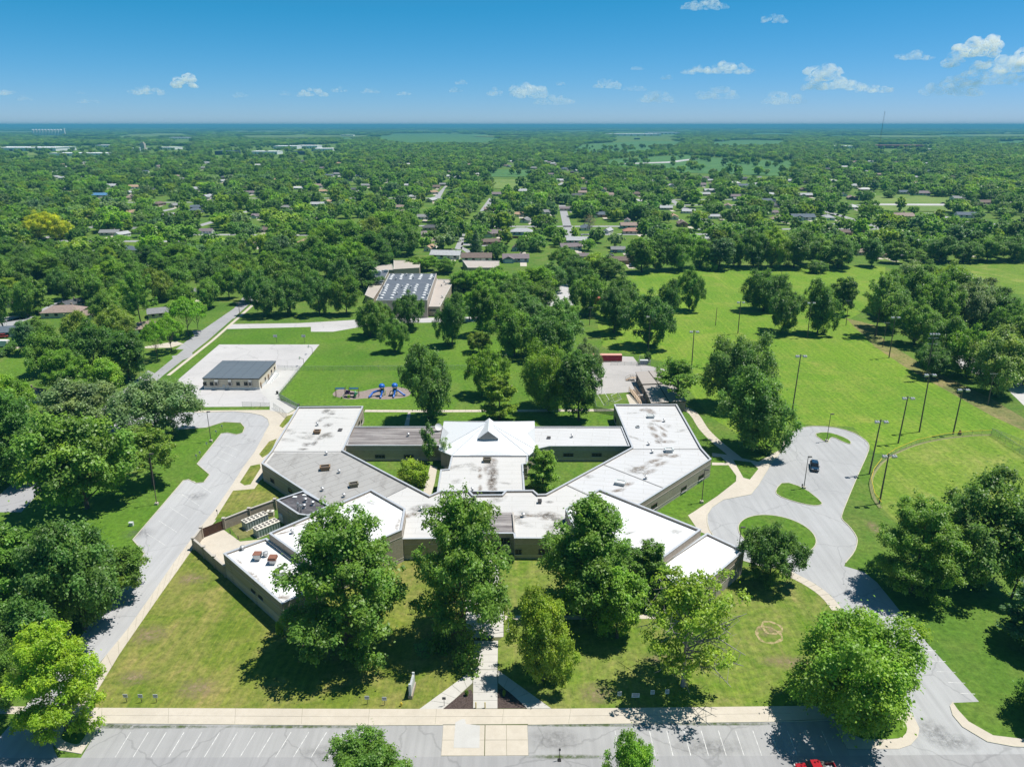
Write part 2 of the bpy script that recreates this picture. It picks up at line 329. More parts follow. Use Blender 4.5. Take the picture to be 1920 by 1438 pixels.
STAIN = stainmat('roof_stain', (.2,.15,.11), .78); SOIL = stainmat('bare_soil', (.3,.23,.14), .8); OIL = stainmat('oil_stain', (.13,.13,.13), .4); WEED = stainmat('weed_growth', (.07,.11,.02), .95)
# ------------------------------------------------------------------ ground and setting
def setting(o): o['kind'] = 'structure'; return o
def sheet(name, poly, z, m, thick=0.0):
    b = MB()
    if thick: b.prism(poly, z-thick, z)
    else: b.poly(poly, z)
    return setting(b.build(name, m))
ls = [0]; st = 60.0
while ls[-1] < 47000: ls.append(ls[-1]+st); st *= 1.22 if ls[-1] > 700 else 1.0
ls = [-v for v in ls[:0:-1]]+ls; n = len(ls)
b = MB(); b.v = [(x, y+200, 0.0) for y in ls for x in ls]
b.f = [(j*n+i, j*n+i+1, (j+1)*n+i+1, (j+1)*n+i) for j in range(n-1) for i in range(n-1)]
setting(b.build('ground', GR['ground']))
# lawns and sports fields
lawn = sheet('front_lawn', GL([(336,1060),(150,1326),(790,1331),(889,1256),(892,1052),(760,1050),(560,1140),(424,1075),(362,1012)]), .004, GR['lawn_front'])
sheet('front_lawn', GL([(934,1050),(934,1256),(1034,1330),(1600,1325),(1700,1300),(1560,1120),(1470,1068),(1380,1060),(1290,1140),(1100,1050)]), .004, GR['lawn_right'])
sheet('playing_field', GL([(1110,560),(1200,505),(1560,498),(1660,500),(1660,560),(1590,600),(1920,800),(1925,840),(1640,850),(1600,800),(1480,795),(1440,850),(1330,780),(1250,680),(1130,650)]), .004, GR['field'])
sheet('outfield_grass', GL([(1648,946),(1634,920),(1630,895),(1637,880),(1653,860),(1678,845),(1718,828),(1770,817),(1822,812),(1858,812),(1925,858),(2300,900),(2300,1010),(1700,1000)]), .008, GR['ball'])
sheet('far_playing_field', GL([(1805,492),(1990,484),(2200,560),(1990,560),(1850,545)]), .004, GR['ball'])
sheet('back_lawn', GL([(440,612),(880,600),(1130,640),(1110,735),(1120,768),(690,770),(560,765),(522,745),(600,647),(412,645),(335,710),(316,702)]), .004, GR['lawn_side'])
sheet('back_lawn', GL([(682,773),(1152,773),(1160,796),(684,797)]), .004, GR['lawn_side'])
sheet('side_lawn', GL([(366,780),(420,790),(460,800),(400,832),(394,892),(366,908),(344,902),(249,1012),(271,1040),(157,1190),(60,1280),(-200,1250),(60,960),(300,880),(335,810)]), .004, GR['lawn_side'])
sheet('dry_verge', GL([(1585,596),(1640,610),(1660,640),(1740,690),(1860,748),(1930,790),(1930,812),(1860,780),(1700,690),(1640,650)]), .006, GR['dry'])
# paved areas
def kerb(pts, closed=False, wd=.18, h=.13, name='kerb'):
    L, Rr = strip(pts, wd) if not closed else (inset(pts, 0), inset(pts, wd)); b = MB()
    if closed:
        n = len(L); vs = [(x, y, -.02) for x, y in L]+[(x, y, h) for x, y in L]+[(x, y, h) for x, y in Rr]+[(x, y, -.02) for x, y in Rr]
        fs = []
        for i in range(n):
            j = (i+1) % n; fs += [(i, j, n+j, n+i), (n+i, n+j, 2*n+j, 2*n+i), (2*n+i, 2*n+j, 3*n+j, 3*n+i)]
        b.add(vs, fs)
    else:
        n = len(L); vs = [(x, y, -.02) for x, y in L]+[(x, y, h) for x, y in L]+[(x, y, h) for x, y in Rr]+[(x, y, -.02) for x, y in Rr]
        fs = []
        for i in range(n-1):
            j = i+1; fs += [(i, n+i, n+j, j), (n+i, 2*n+i, 2*n+j, n+j), (2*n+i, 3*n+i, 3*n+j, 2*n+j)]
        fs += [(0, 3*n, 2*n, n), (n-1, 2*n-1, 3*n-1, 4*n-1)]; b.add(vs, fs)
    return setting(b.build(name, KERB))
sheet('street', GL([(-400,1421),(150,1420),(1590,1416),(2300,1410),(2300,1640),(-400,1640)]), .010, STREET)
lotpoly = GL([(150,1423),(190.8,1354.5),(640,1359.4),(831,1358),(989,1358),(1500,1351),(1562,1348),(1589,1404),(1592,1419)])
parking = sheet('parking_strip', lotpoly, .008, asphalt('parking_asphalt', (.315,.315,.315), R(90)))
drive = sheet('west_driveway', GL([(110,1424),(-40,1424),(-20,1404),(52,1320),(130,1222),(157,1188),(224.5,1096.4),(271,1038.4),(249,1012),(344,901),(353,899),(367.7,906),(382,904.5),(393,890),(369.5,870),(400.5,831.6),(415,813),(426,811.5),(444,815),(455,811.5),(459,802),(451.5,793),(419,791.5),(386,802),(342,805),(200,815),(150,800),(200,772),(382,773),(437,771.5),(469.8,774.4),(491.6,779),(502.6,786),(505.5,797),(495,815),(477,848),(455,877),(437,906),(404,954),(376,988),(329,1049.6),(288,1109.5),(239.4,1178.7),(187,1242),(146,1311),(120,1340),(97,1372),(100,1402)]), .006, ASPH_L)
kerb(GL([(52,1320),(130,1222),(157,1188),(224.5,1096.4),(271,1038.4),(249,1012),(344,901),(353,899),(367.7,906),(382,904.5),(393,890),(369.5,870),(400.5,831.6),(415,813),(426,811.5),(444,815),(455,811.5),(459,802),(451.5,793),(419,791.5),(386,802),(342,805),(200,815)]))
kerb(GL([(364,774),(437,771.5),(469.8,774.4),(491.6,779),(502.6,786),(505.5,797),(495,815)]), h=.11)
eastlot = sheet('east_lot', smooth(GL([(1470,840),(1481,815.6),(1493,805),(1515.6,799),(1557,800),(1595.5,808.6),(1620,822.5),(1630,833),(1628.6,847),(1609.5,888.6),(1592,930),(1578,965),(1578,974),(1592,986),(1606,1005),(1607.7,1017),(1602.5,1034.6),(1585,1055.5)]), 1, False)+GL([(1582.8,1061),(1619,1071.6),(1643.7,1091),(1674,1128),(1704.6,1167.5),(1756,1225),(1835.6,1315),(1787,1317),(1782,1324),(1787,1341),(1805,1362.5),(1851,1390),(1899.5,1399),(1940,1401),(1940,1418),(1592,1418),(1589,1404),(1686,1403.6),(1707.6,1396),(1721,1381),(1724,1365.5),(1716.8,1350),(1698.5,1323),(1650,1240),(1573.6,1140),(1558,1116),(1528,1094),(1500.5,1082),(1473,1067),(1430,1062),(1390,1050),(1360,1030),(1340,1008),(1329.6,993),(1326,979),(1326,965),(1334.8,951),(1355.6,937),(1407.8,926.8),(1421.7,909.5),(1442.6,874.7)]), .008, ASPH)
kerb(smooth(GL([(1442.6,874.7),(1470,840),(1481,815.6),(1493,805),(1515.6,799),(1557,800),(1595.5,808.6),(1620,822.5),(1630,833),(1628.6,847),(1609.5,888.6),(1592,930),(1578,965),(1578,974),(1592,986),(1606,1005),(1607.7,1017),(1602.5,1034.6),(1585,1055.5)]), 1, False))
kerb(GL([(1473,1067),(1430,1062),(1390,1050),(1360,1030),(1340,1008),(1329.6,993),(1326,979),(1326,965),(1334.8,951),(1355.6,937),(1407.8,926.8),(1421.7,909.5),(1442.6,874.7)]), h=.11)
kerb(GL([(1787,1317),(1782,1324),(1787,1341),(1805,1362.5),(1851,1390),(1899.5,1399),(1960,1402)]))
sheet('west_street', GL([(-40,960),(267,702.5),(351.7,638),(451,570),(477,550),(488,545),(492,550),(476,563),(390,638),(305.7,704),(90,905),(40,960)]), .008, ROAD2)
sheet('street_walk', GL([(312,704),(396,638),(481,563),(485,565),(402,638),(319,704)]), .03, CONC)
sheet('school_lane', GL([(425,617),(583,613),(583,622),(625,622),(665,615),(700,607),(900,603),(900,594),(700,598),(560,606),(430,608)]), .008, PADA)
sheet('back_lot', GL([(1013,575),(1016,527),(1062,527),(1076,573)]), .008, PADA)
sheet('modular_court', GL([(411,646),(599,646),(521,740),(524,757),(510,762),(375,763),(330,745),(335,711)]), .008, PADA)
sheet('modular_walk', GL([(487,708),(522,690),(556,690),(523,738),(526,750),(559,763),(540,775),(506,770),(505,752),(488,735)]), .037, CONC_W)
sheet('play_court', GL([(1098,735),(1100,684),(1110,676),(1165,668),(1187,669),(1197,682),(1246,692),(1262,760),(1190,762),(1184,735),(1112,740)]), .008, COURT)
sheet('court_path', GL([(1174,740),(1184,738),(1203,764),(1183,764)]), .02, CONC)
sheet('play_surface', smooth(GL([(621,742),(628,733),(640,728),(672,736),(700,728),(740,724),(770,730),(770,744),(720,750),(690,746),(655,750)]), 2), .010, DIRT)
sheet('forest_lot', GL([(1770,640),(1830,640),(1925,690),(1990,760),(1930,770),(1880,722),(1800,690)]), .01, PADA)
# concrete walks: slabs with open joints
def slabs(base, Lp, Rp, n, m, z=.045, gap=.045, rows=1):
    """n slabs per row between two polylines of equal length"""
    def at(P, f):
        d = [0.0]
        for a, c in zip(P, P[1:]): d.append(d[-1]+math.dist(a, c))
        s = f*d[-1]
        for i in range(len(P)-1):
            if s <= d[i+1]+1e-6:
                k = (s-d[i])/max(1e-6, d[i+1]-d[i]); return (P[i][0]*(1-k)+P[i+1][0]*k, P[i][1]*(1-k)+P[i+1][1]*k)
        return P[-1]
    for r in range(rows):
        f0, f1 = r/rows, (r+1)/rows
        for i in range(n):
            q = []
            for f, g in ((i/n, f0), ((i+1)/n, f0), ((i+1)/n, f1), (i/n, f1)):
                a, c = at(Lp, f), at(Rp, f); q.append((a[0]*(1-g)+c[0]*g, a[1]*(1-g)+c[1]*g))
            o = MB().prism(inset(q, gap/2), -.01, z+random.uniform(-.006, .006)).build('slab', m, base)
def walkbase(name, poly, z=.016): return sheet(name, poly, z, SOILB)
SOILB = plain('joint_soil', (.1,.105,.05), 1)
Lp = GL([(376,988),(329,1049.6),(288,1109.5),(239.4,1178.7),(187,1242),(146,1311)]); Rp = GL([(360,1031),(336.7,1064.6),(299.3,1117),(258,1176.8),(224.5,1225.5),(164.6,1324.6)])
slabs(walkbase('drive_walk', Lp+Rp[::-1]), Lp, Rp, 15, CONC)
Lp = GL([(191,1326.5),(640,1328.5),(1000,1328.8),(1500,1323),(1570,1322)]); Rp = GL([(191,1355),(640,1358.5),(1000,1357.3),(1500,1351),(1562,1348)])
slabs(walkbase('front_walk', Lp+Rp[::-1]), Lp, Rp, 11, CONC, gap=.03, rows=2)
kerb(GL([(191,1355.6),(640,1359.4),(830,1359)]), wd=.16, h=.1); kerb(GL([(990,1358.2),(1500,1352),(1562,1349),(1589,1403)]), wd=.16, h=.1)
sheet('corner_walk', GL([(97,1372),(120,1340),(146,1311),(164.6,1324.6),(191,1327),(190,1354.5),(152,1413),(110,1405),(99,1395)]), .04, CONC)
sheet('corner_lawn', smooth(GL([(114,1376),(137,1355),(174,1353),(152,1393),(140,1396),(116,1387)]), 1), .06, GR['lawn_side'])
kerb(GL([(190.8,1355),(152,1413),(110,1405)]), h=.12)
sheet('verge_walk', GL([(-80,1324),(47,1324),(38,1338),(-80,1338)]), .03, CONC)
# entrance plaza
plz = walkbase('entrance_walk', GL([(893,1050),(934,1050),(945,1124),(945,1192),(934,1201),(933,1255),(1035,1328.5),(786,1330),(887,1255),(889,1207),(872,1192),(872,1124),(893,1110)]), .012)
slabs(plz, GL([(893,1051),(893,1120)]), GL([(934,1051),(936,1120)]), 5, CONC_N)
slabs(plz, GL([(873,1124),(874,1196)]), GL([(945,1124),(944,1194)]), 4, CONC_N, rows=2)
slabs(plz, GL([(889,1201),(887,1255)]), GL([(934,1201),(933,1255)]), 4, CONC_N)
slabs(plz, GL([(887,1255.5),(887,1328)]), GL([(933,1255.5),(933,1328)]), 5, CONC_N)
slabs(plz, GL([(886,1256),(786,1329)]), GL([(886,1280),(833,1329)]), 5, CONC_N)
slabs(plz, GL([(934,1256),(1034,1328)]), GL([(934,1280),(989,1328)]), 5, CONC_N)
slabs(sheet('cross_walk', GL([(945,1154),(1230,1152),(1230,1160),(945,1162)]), .01, SOILB), GL([(946,1154),(1230,1152)]), GL([(946,1162),(1230,1160)]), 16, CONC)
sheet('planting_bed', smooth(GL([(887,1329),(831,1329)]), 0)+smooth(GL([(833,1327),(870,1296.6),(879.7,1291.7),(887,1296.6),(887,1329)]), 1, False), .07, MULCH)
sheet('planting_bed', GL([(932.8,1327.5)])+smooth(GL([(932.8,1326),(932.8,1294.7),(943,1289.8),(954.5,1296.6),(988,1327.5)]), 1, False), .07, MULCH)
pad = walkbase('street_apron', GL([(831,1358.5),(989,1358),(991,1416),(827,1417)]), .014)
slabs(pad, GL([(831,1359),(827,1416.5)]), GL([(909,1359),(908,1416.5)]), 2, CONC, rows=1); slabs(pad, GL([(910,1359),(909,1416.5)]), GL([(989,1359),(991,1416)]), 2, CONC, rows=2)
sheet('apron_patch', GL([(853.9,1354),(866,1348),(872,1348),(874,1357),(900,1360),(899,1402),(850.4,1401.6)]), .062, CONC_W)
# west walk along the classroom wing, east walk and paths
sheet('west_walk', GL([(362,1012),(378.6,990),(376,988),(404,954),(437,906),(455,877),(477,848),(495,815),(505.5,797),(502.6,786),(491.6,779),(469.8,774.4),(437,771.5),(364,774),(364,769.6),(506,768.5),(512,762),(540,776),(560,764),(508,850),(491,872),(495,893),(479,917),(440,921),(404,977),(384,1000),(360,1030)]), .03, CONC)
for q in ([(402,975.6),(437,920),(477,916.5),(489,899),(530,932),(517,936)], [(449.7,904.5),(469.8,873.5),(487,870),(489,877),(469.8,908),(458.8,910)], [(486,851.6),(504.4,828),(519,822.5),(508,848),(491.7,858)], [(523.7,798.8),(537,780.6),(553.6,775),(546,786),(530,802.4)]):
    sheet('walk_lawn', GL(q), .05, GR['lawn_front'])
L1, R1 = strip(smooth(GL([(1272,764),(1290,767),(1304,779),(1316,800),(1326,812),(1345,830),(1368,848),(1392,868)]), 1, False), 3.0)
slabs(sheet('east_path', L1+R1[::-1], .012, SOILB), L1, R1, 22, CONC)
sheet('east_walk', GL([(1335,849),(1366,853),(1421.7,866),(1463,843),(1474,814),(1484,806),(1481,815.6),(1470,840),(1442.6,874.7),(1421.7,909.5),(1407.8,926.8),(1355.6,937),(1334.8,951),(1326,965),(1326,979),(1330,993),(1336,1006),(1310.5,996),(1290,966),(1300,960),(1345,930),(1380,902.5),(1380.7,892),(1366,872),(1335,872)]), .03, CONC)
sheet('walk_lawn', GL([(1374.8,862.5),(1407.8,866.5),(1422,879),(1406,899),(1393.9,895.5)]), .05, GR['lawn_side'])
sheet('walk_lawn', GL([(1335,856),(1352,857),(1364,868),(1335,867)]), .05, GR['lawn_side'])
sheet('wing_lawn', GL([(1335,874),(1366,874),(1379,892),(1379,902),(1345,928),(1300,957),(1282,972),(1225,952),(1330,890)]), .035, GR['lawn_side'])
L1, R1 = strip(GL([(684,770.5),(800,771),(1155,769)]), 2.0); slabs(sheet('rear_walk', L1+R1[::-1], .012, SOILB), L1, R1, 40, CONC)
sheet('rear_walk', GL([(765,773),(770,773),(767,798),(758,798)]), .02, CONC)
L1, R1 = strip(smooth(GL([(1570,1144),(1552,1120),(1524,1098),(1470,1070)]), 1, False), 2.2); slabs(sheet('drive_walk', R1+L1[::-1], .012, SOILB), L1, R1, 9, CONC)
# planted islands of the east lot and the corner island
def island(name, pts, k=2):
    p = smooth(GL(pts), k); kerb(p, True); return sheet(name, inset(p, .17), .1, GR['lawn_side'])
c0 = G(1456, 1001); rr = 70/SC(*c0)
island('round_island', [PX(c0[0]+rr*math.cos(a), c0[1]+rr*math.sin(a)) for a in np.linspace(0, 2*math.pi, 24, endpoint=False)], 1)
island('lamp_island', [(1468.6,901.8),(1453,918),(1456,929),(1487.8,940.8),(1522.5,948.7),(1540,947.7),(1543,942),(1508.6,914.7)], 1)
island('bow_island', [(1524,813.8),(1543,810),(1564,812.8),(1588.6,822.5),(1597,829.5),(1594,834),(1578,827.7),(1562.5,819.7),(1556,822.5),(1553.8,829.5),(1548,830)], 1)
sheet('island_walk', GL([(1562,1348),(1575,1322),(1698,1322),(1716.8,1350),(1724,1365.5),(1721,1381),(1707.6,1396),(1686,1403.6),(1590,1404)]), .05, CONC)
sheet('corner_lawn', smooth(GL([(1579,1346),(1690,1346),(1702,1362),(1698,1378),(1680,1386),(1600,1386)]), 1), .07, GR['lawn_side'])
sheet('corner_walk', GL([(1787,1317),(1796,1330),(1816,1352),(1862,1378),(1960,1390),(1960,1402),(1899.5,1399),(1851,1390),(1805,1362.5),(1787,1341),(1782,1324)]), .04, CONC)
# utility yard
sheet('yard_slab', GL([(372,1014),(384,1000),(418,992),(450,1015),(480,1012),(500,1010),(424,1075)]), .02, CONC)
# courtyard paths
sheet('court_walk', GL([(807,872),(820,876),(815,905),(806,935),(790,935),(800,900)]), .02, CONC)
# stall lines
def lines(base, segs, wd=.11):
    for (a, c) in segs:
        A, C = G(*a), G(*c); L, Rr = strip([A, C], wd)
        MB().poly(L+Rr[::-1], .016).build('stall_line', LINE, base)
lines(parking, [((245+33.4*i, 1372), (216+33.4*i, 1419)) for i in range(15)])
lines(parking, [((1153+32.3*i, 1369), (1162+33.3*i, 1416)) for i in range(13)])
lines(drive, [((275+22*i, 1000-25*i*.98), (310+21.6*i, 1022-24.5*i)) for i in range(5)])
lines(drive, [((405+9*i, 856-11*i), (433+9*i, 868-11*i)) for i in range(3)])
lines(eastlot, [((1648+22*i-(i > 4)*2, 1157+20.3*i), (1700+18.3*i, 1158.5+20.3*i)) for i in range(8)])
lines(eastlot, [((1598-1*i, 905+7*i), (1570-3*i, 901+7*i)) for i in range(0)])
for (px, py, wx, wy, m) in ((370,930,6,5,OIL),(258,1000,9,6,OIL),(640,1412,16,4,OIL),(1750,1370,7,6,OIL),(1790,1392,9,4,OIL),(1040,1385,10,5,OIL),(1330,1400,14,4,OIL),(1440,1183,5,4.5,SOIL),(1240,1235,8,5,SOIL),(280,1190,9,7,SOIL),(360,1085,8,5,SOIL),(250,1270,7,5,SOIL),(370,1290,9,6,SOIL),(1120,1300,8,6,SOIL),(1480,1240,14,4,SOIL),(1640,990,4,9,SOIL),(200,1360,5,1.4,WEED),(240,1362,8,1.2,WEED),(330,1362,14,.9,WEED),(560,1362,30,.8,WEED),(1100,1359,26,.8,WEED),(1350,1357,22,.8,WEED),(480,700,14,3,WEED),(1060,1418,14,1,WEED)):
    x, y = G(px, py); MB().poly([(x-wx/2, y-wy/2), (x+wx/2, y-wy/2), (x+wx/2, y+wy/2), (x-wx/2, y+wy/2)], .013).build('ground_stain', m, {OIL: parking, WEED: parking}.get(m, lawn))
# the ring worn into the right lawn
WORN = NT('worn_turf'); WORN = WORN.done(WORN.mix(WORN.ramp(WORN.noise(1.6, 5, .75), .38, .6), (.16,.17,.05), (.38,.3,.17)), .95)
for (px, py, r, z_) in ((1441,1190,2.5,.012), (1447,1176.5,2.0,.016)):
    x, y = G(px, py); N_ = 48; wob = lambda a: .12*math.sin(3*a+px)+.08*math.sin(7*a)
    o = [(x+(r+wob(a))*math.cos(a), y+(r+wob(a))*math.sin(a)) for a in np.linspace(0, 2*math.pi, N_, endpoint=False)]; i_ = [(x+(r-.5-wob(a+1)*1.4)*math.cos(a), y+(r-.5-wob(a+1)*1.4)*math.sin(a)) for a in np.linspace(0, 2*math.pi, N_, endpoint=False)]
    MB().add([(p[0], p[1], z_) for p in o+i_], [(k, (k+1) % N_, N_+(k+1) % N_, N_+k) for k in range(N_)]).build('worn_ring', WORN, lawn)
# warning strip under the ball field fence
FEN = [(1651,952),(1638,934),(1632,907),(1637,888),(1653,867),(1678,850),(1718,833),(1770,822),(1822,816.5),(1858,815.5)]
L1, R1 = strip(smooth(GL(FEN), 2, False), .8); sheet('warning_strip', L1+R1[::-1], .014, plain('thin_turf_gravel', (.22,.22,.1), .95))
# far fields
def far(name, pts, m, z=.5): return sheet(name, GL(pts), z, m)
for q, m in (([(735,250.5),(900,251.5),(935,258),(925,268),(760,268),(700,259)],'crop'), ([(1063,287),(1090,272),(1200,265),(1280,266),(1275,275),(1190,288)],'crop'), ([(1325,269),(1370,262.5),(1480,263),(1470,272),(1330,274)],'crop'),
     ([(908,332),(913,318),(993,319),(995,333)],'crop'), ([(922,354),(928,337),(988,338),(984,356)],'crop2'), ([(1120,320),(1127,300),(1280,291),(1400,300),(1490,302),(1484,332),(1300,325)],'crop'),
     ([(1634,370),(1660,366),(1790,372),(1800,398),(1636,396)],'crop2'), ([(1860,264),(1920,264),(1960,268),(1880,270)],'crop'), ([(30,286),(70,284),(100,290),(50,292)],'crop2'), ([(640,272),(760,268),(770,276),(650,280)],'crop'),
     ([(1790,261),(1900,262),(1900,266),(1795,265)],'crop'), ([(560,257),(640,256),(660,262),(570,262)],'crop')):
    far('farm_field', q, GR[m])
sheet('far_road', GL([(1630,383),(1800,383.5),(1920,378),(1990,376),(1990,381),(1800,387),(1630,386)]), .6, PADA)
sheet('far_road', GL([(1250,304),(1300,298),(1310,298.5),(1262,306),(1160,309),(1160,307.5)]), .6, PADA)
ROADS = [[(852,468),(864,440),(872,436),(872,442),(866,468)], [(863,466),(866,462),(900,480),(884,480)], [(866,455),(925,459),(925,463),(864,460)], [(253,507),(297,480),(300,485),(262,510)], [(126,492),(148,479),(153,482),(132,495)], [(838,345),(842,340),(825,372),(812,372)], [(0,605),(60,588),(120,560),(130,566),(60,596),(0,620)], [(0,596),(46,590),(48,598),(0,606)], [(420,602),(440,597),(470,555),(460,552)], [(-60,612),(20,613),(24,618),(-60,620)], [(322,668),(360,660),(362,668),(330,680)], [(360,620),(405,618),(405,624),(365,630)]]
STREETS = []; rs = random.Random(41)
for (px, py, L_, d) in ((120,470,150,'x'),(300,452,170,'x'),(520,440,160,'x'),(720,425,150,'x'),(1010,425,190,'x'),(1250,440,150,'x'),(1480,430,170,'x'),(1780,455,190,'x'),(200,420,260,'y'),(420,410,300,'y'),(610,400,320,'y'),(905,398,320,'y'),(1060,410,260,'y'),(1300,400,300,'y'),(1560,400,280,'y'),(1850,425,220,'y'),(350,380,260,'x'),(660,372,300,'x'),(1180,375,300,'x'),(1420,385,260,'x'),(80,395,240,'x'),(1700,420,200,'x')):
    x, y = G(px, py); a_ = (x-L_/2, y) if d == 'x' else (x-.02*L_, y-L_/2); c_ = (x+L_/2, y+rs.uniform(-8, 8)) if d == 'x' else (x+.02*L_, y+L_/2); STREETS.append((a_, c_)); L1, R1 = strip([a_, c_], 8); sheet('side_street', L1+R1[::-1], .024, ROAD2)
def near_street(x, y, w_):
    for (ax, ay), (cx_, cy_) in STREETS:
        dx, dy = cx_-ax, cy_-ay; f = max(0, min(1, ((x-ax)*dx+(y-ay)*dy)/(dx*dx+dy*dy))); 
        if (ax+f*dx-x)**2+(ay+f*dy-y)**2 < w_*w_: return True
    return False
for q in ROADS: sheet('side_street', GL(q), .02, ROAD2)
for q in ([(0,640),(50,630),(58,650),(0,672)], [(0,680),(80,640),(95,700),(0,720)], [(268,690),(300,655),(345,655),(290,700)]): sheet('yard_lawn', GL(q), .01, GR['lawn_side'])
sheet('yard_drive', GL([(10,652),(50,642),(42,652),(6,660)]), .03, CONC); sheet('yard_drive', GL([(272,650),(330,640),(345,645),(320,652),(270,653)]), .03, CONC)
# ------------------------------------------------------------------ the school
sc0 = G(914, 940)
school = thing('school_building', (*sc0, 0), 'sprawling tan block school with white flat roofs and a hipped centre hall', 'school')
def cen(w_): return w_
def wing(poly, H, deckm, drop=.55, th=.35, base=1.0, mid=None, parent=school, cope=COPE, wallm=(WALL_U, WALL_M, WALL_L), bands=True):
    """one flat-roofed block: walls up to the parapet, coping, sunk roof deck"""
    if area(poly) < 0: poly = poly[::-1]
    mid = mid or H*.72; n = len(poly); b = MB(); zs = [0, base, mid, H-.12]
    for k, mi in ((0, 2), (1, 1), (2, 0)):
        b.m = mi
        for i in range(n):
            p, q = poly[i], poly[(i+1) % n]; b.add([(p[0], p[1], zs[k]), (q[0], q[1], zs[k]), (q[0], q[1], zs[k+1]), (p[0], p[1], zs[k+1])], [(0, 1, 2, 3)])
    inn = inset(poly, th); b.m = 0
    for i in range(n):
        p, q = inn[i], inn[(i+1) % n]; b.add([(p[0], p[1], H-drop), (q[0], q[1], H-drop), (q[0], q[1], H-.12), (p[0], p[1], H-.12)], [(3, 2, 1, 0)])
    wl = b.build('wall', list(wallm), parent, True)
    c = MB(); out = inset(poly, -.06); i2 = inset(poly, th+.05)
    vs = [(x, y, H-.14) for x, y in out]+[(x, y, H) for x, y in out]+[(x, y, H) for x, y in i2]+[(x, y, H-.14) for x, y in i2]; fs = []
    for i in range(n):
        j = (i+1) % n; fs += [(i, j, n+j, n+i), (n+i, n+j, 2*n+j, 2*n+i), (2*n+i, 2*n+j, 3*n+j, 3*n+i)]
    c.add(vs, fs); c.build('coping', cope, wl, True)
    if bands:
        c = MB(); o2 = inset(poly, -.05); o3 = inset(poly, .02)
        for z in (base, mid):
            vs = [(x, y, z-.06) for x, y in o2]+[(x, y, z+.06) for x, y in o2]+[(x, y, z+.06) for x, y in o3]+[(x, y, z-.06) for x, y in o3]; fs = []
            for i in range(n):
                j = (i+1) % n; fs += [(i, j, n+j, n+i), (n+i, n+j, 2*n+j, 2*n+i), (3*n+i, 3*n+j, j, i)]
            c.add(vs, fs)
        c.build('wall_band', COPE_B, wl, True)
    rf = MB().poly(inn, H-drop).build('roof', deckm, parent, True)
    return wl, rf
def sheet_on(poly, z, m, parent, name='roof_section'): return MB().poly(poly, z).build(name, m, parent, True)
ZM = 5.3; ZD = ZM-.55
JST = plain('joint_strip', (.2,.2,.2), .7)
MAIN = GL([(559,762.3),(681,761.2),(643,843.5),(805.5,928),(826,919),(880,919),(887,927),(941,926.5),(948.4,918.6),(1000,918.2),(1009,926),(1023.5,925.5),(1185,838),(1151.4,757.6),(1269,757.6),(1316,840.2),(1334,860),(1203.4,942),(1180,956),(1112,985),(1076,1009),(964.5,1008.5),(963,999.5),(859,999.5),(857.5,1008.5),(744,1010),(706,985),(640,964),(566,917),(490,868),(508.6,844.8)], ZM)
mwall, mroof = wing(MAIN, ZM, WHITE)
grey = sheet_on(GL([(500,868),(515,849),(641,849),(764,911),(724,930),(690,945),(640,963),(566,919)], ZD), ZD+.02, GREY, mroof)
sheet_on(GL([(1154,762),(1265,762),(1314,842),(1329,859),(1203.4,940),(1103,926),(1060,906),(1186,840)], ZD), ZD+.02, WHITE_R, mroof)
for p, q in (((511,847),(642,847)),((766,911.5),(724,932)),((1187,842.5),(1314,842.5)),((1133,872),(1246,916)),((1061,909),(1104,929))):
    L, Rr = strip([G(*p, ZD), G(*q, ZD)], .3); MB().prism(L+Rr[::-1], ZD, ZD+.1).build('expansion_joint', JST, mroof, True)
# taller blocks left and right of the entrance, and the lower blocks before them
DL = [(504,999),(696,917),(760,953),(753,993),(592,1062)]; DR = [(1124,916),(1314.5,992),(1241,1046),(1075,988),(1060,953)]
dwl, drf = wing(GL(DL, 8.0), 8.0, WHITE_N, .6, base=1.0, mid=6.3); dwr, drr = wing(GL(DR, 8.0), 8.0, WHITE_N, .6, base=1.0, mid=6.3)
EL = [(418.5,1037),(499.5,1008),(608,1094),(528.5,1131.4)]; ER = [(1396,1031),(1326,998.5),(1230,1062),(1293,1119)]
ewl, erf = wing(GL(EL, 6.1), 6.1, WHITE_N, .5, base=2.3, mid=4.5); ewr, err_ = wing(GL(ER, 6.1), 6.1, WHITE_N, .5, base=2.3, mid=4.5)
# small dark-roofed plant block, link corridors, centre hall front block
LB = [(518,936.8),(568.5,919.6),(618,947),(578,966),(559.4,963.5)]
lw, lr = wing(GL(LB, 5.6), 5.6, BLACK, .5)
JL = [(660,799.5),(834,799.5),(834,835),(649,835)]; KR = [(999,799.5),(1166,799.5),(1181,836),(1030,836),(999,843)]
jw, jr = wing(GL(JL, 4.8), 4.8, DARK, .35, th=.3); kw, kr = wing(GL(KR, 4.8), 4.8, WHITE_R, .35, th=.3)
IB = [(846.8,853),(841,879),(826,880),(819.6,921),(984,921),(980.5,870),(989,868.5),(990,853)]
iw, ir = wing(GL(IB, 4.9), 4.9, WHITE, .3, th=.35)
# dark roof over the recessed entrance
sheet_on(GL([(861,961),(960,960.5),(962.5,998),(859.5,998)], ZD), ZD+.03, DARK, mroof)
for sx in ((960.5, 963.5), (858, 860.5)):
    q = GL([(sx[0],960),(sx[0]+2.6,960),(sx[1]+2.6,999),(sx[1],999)], ZM); MB().prism(q, ZD, ZM+.12).build('parapet', COPE_B, mroof, True)
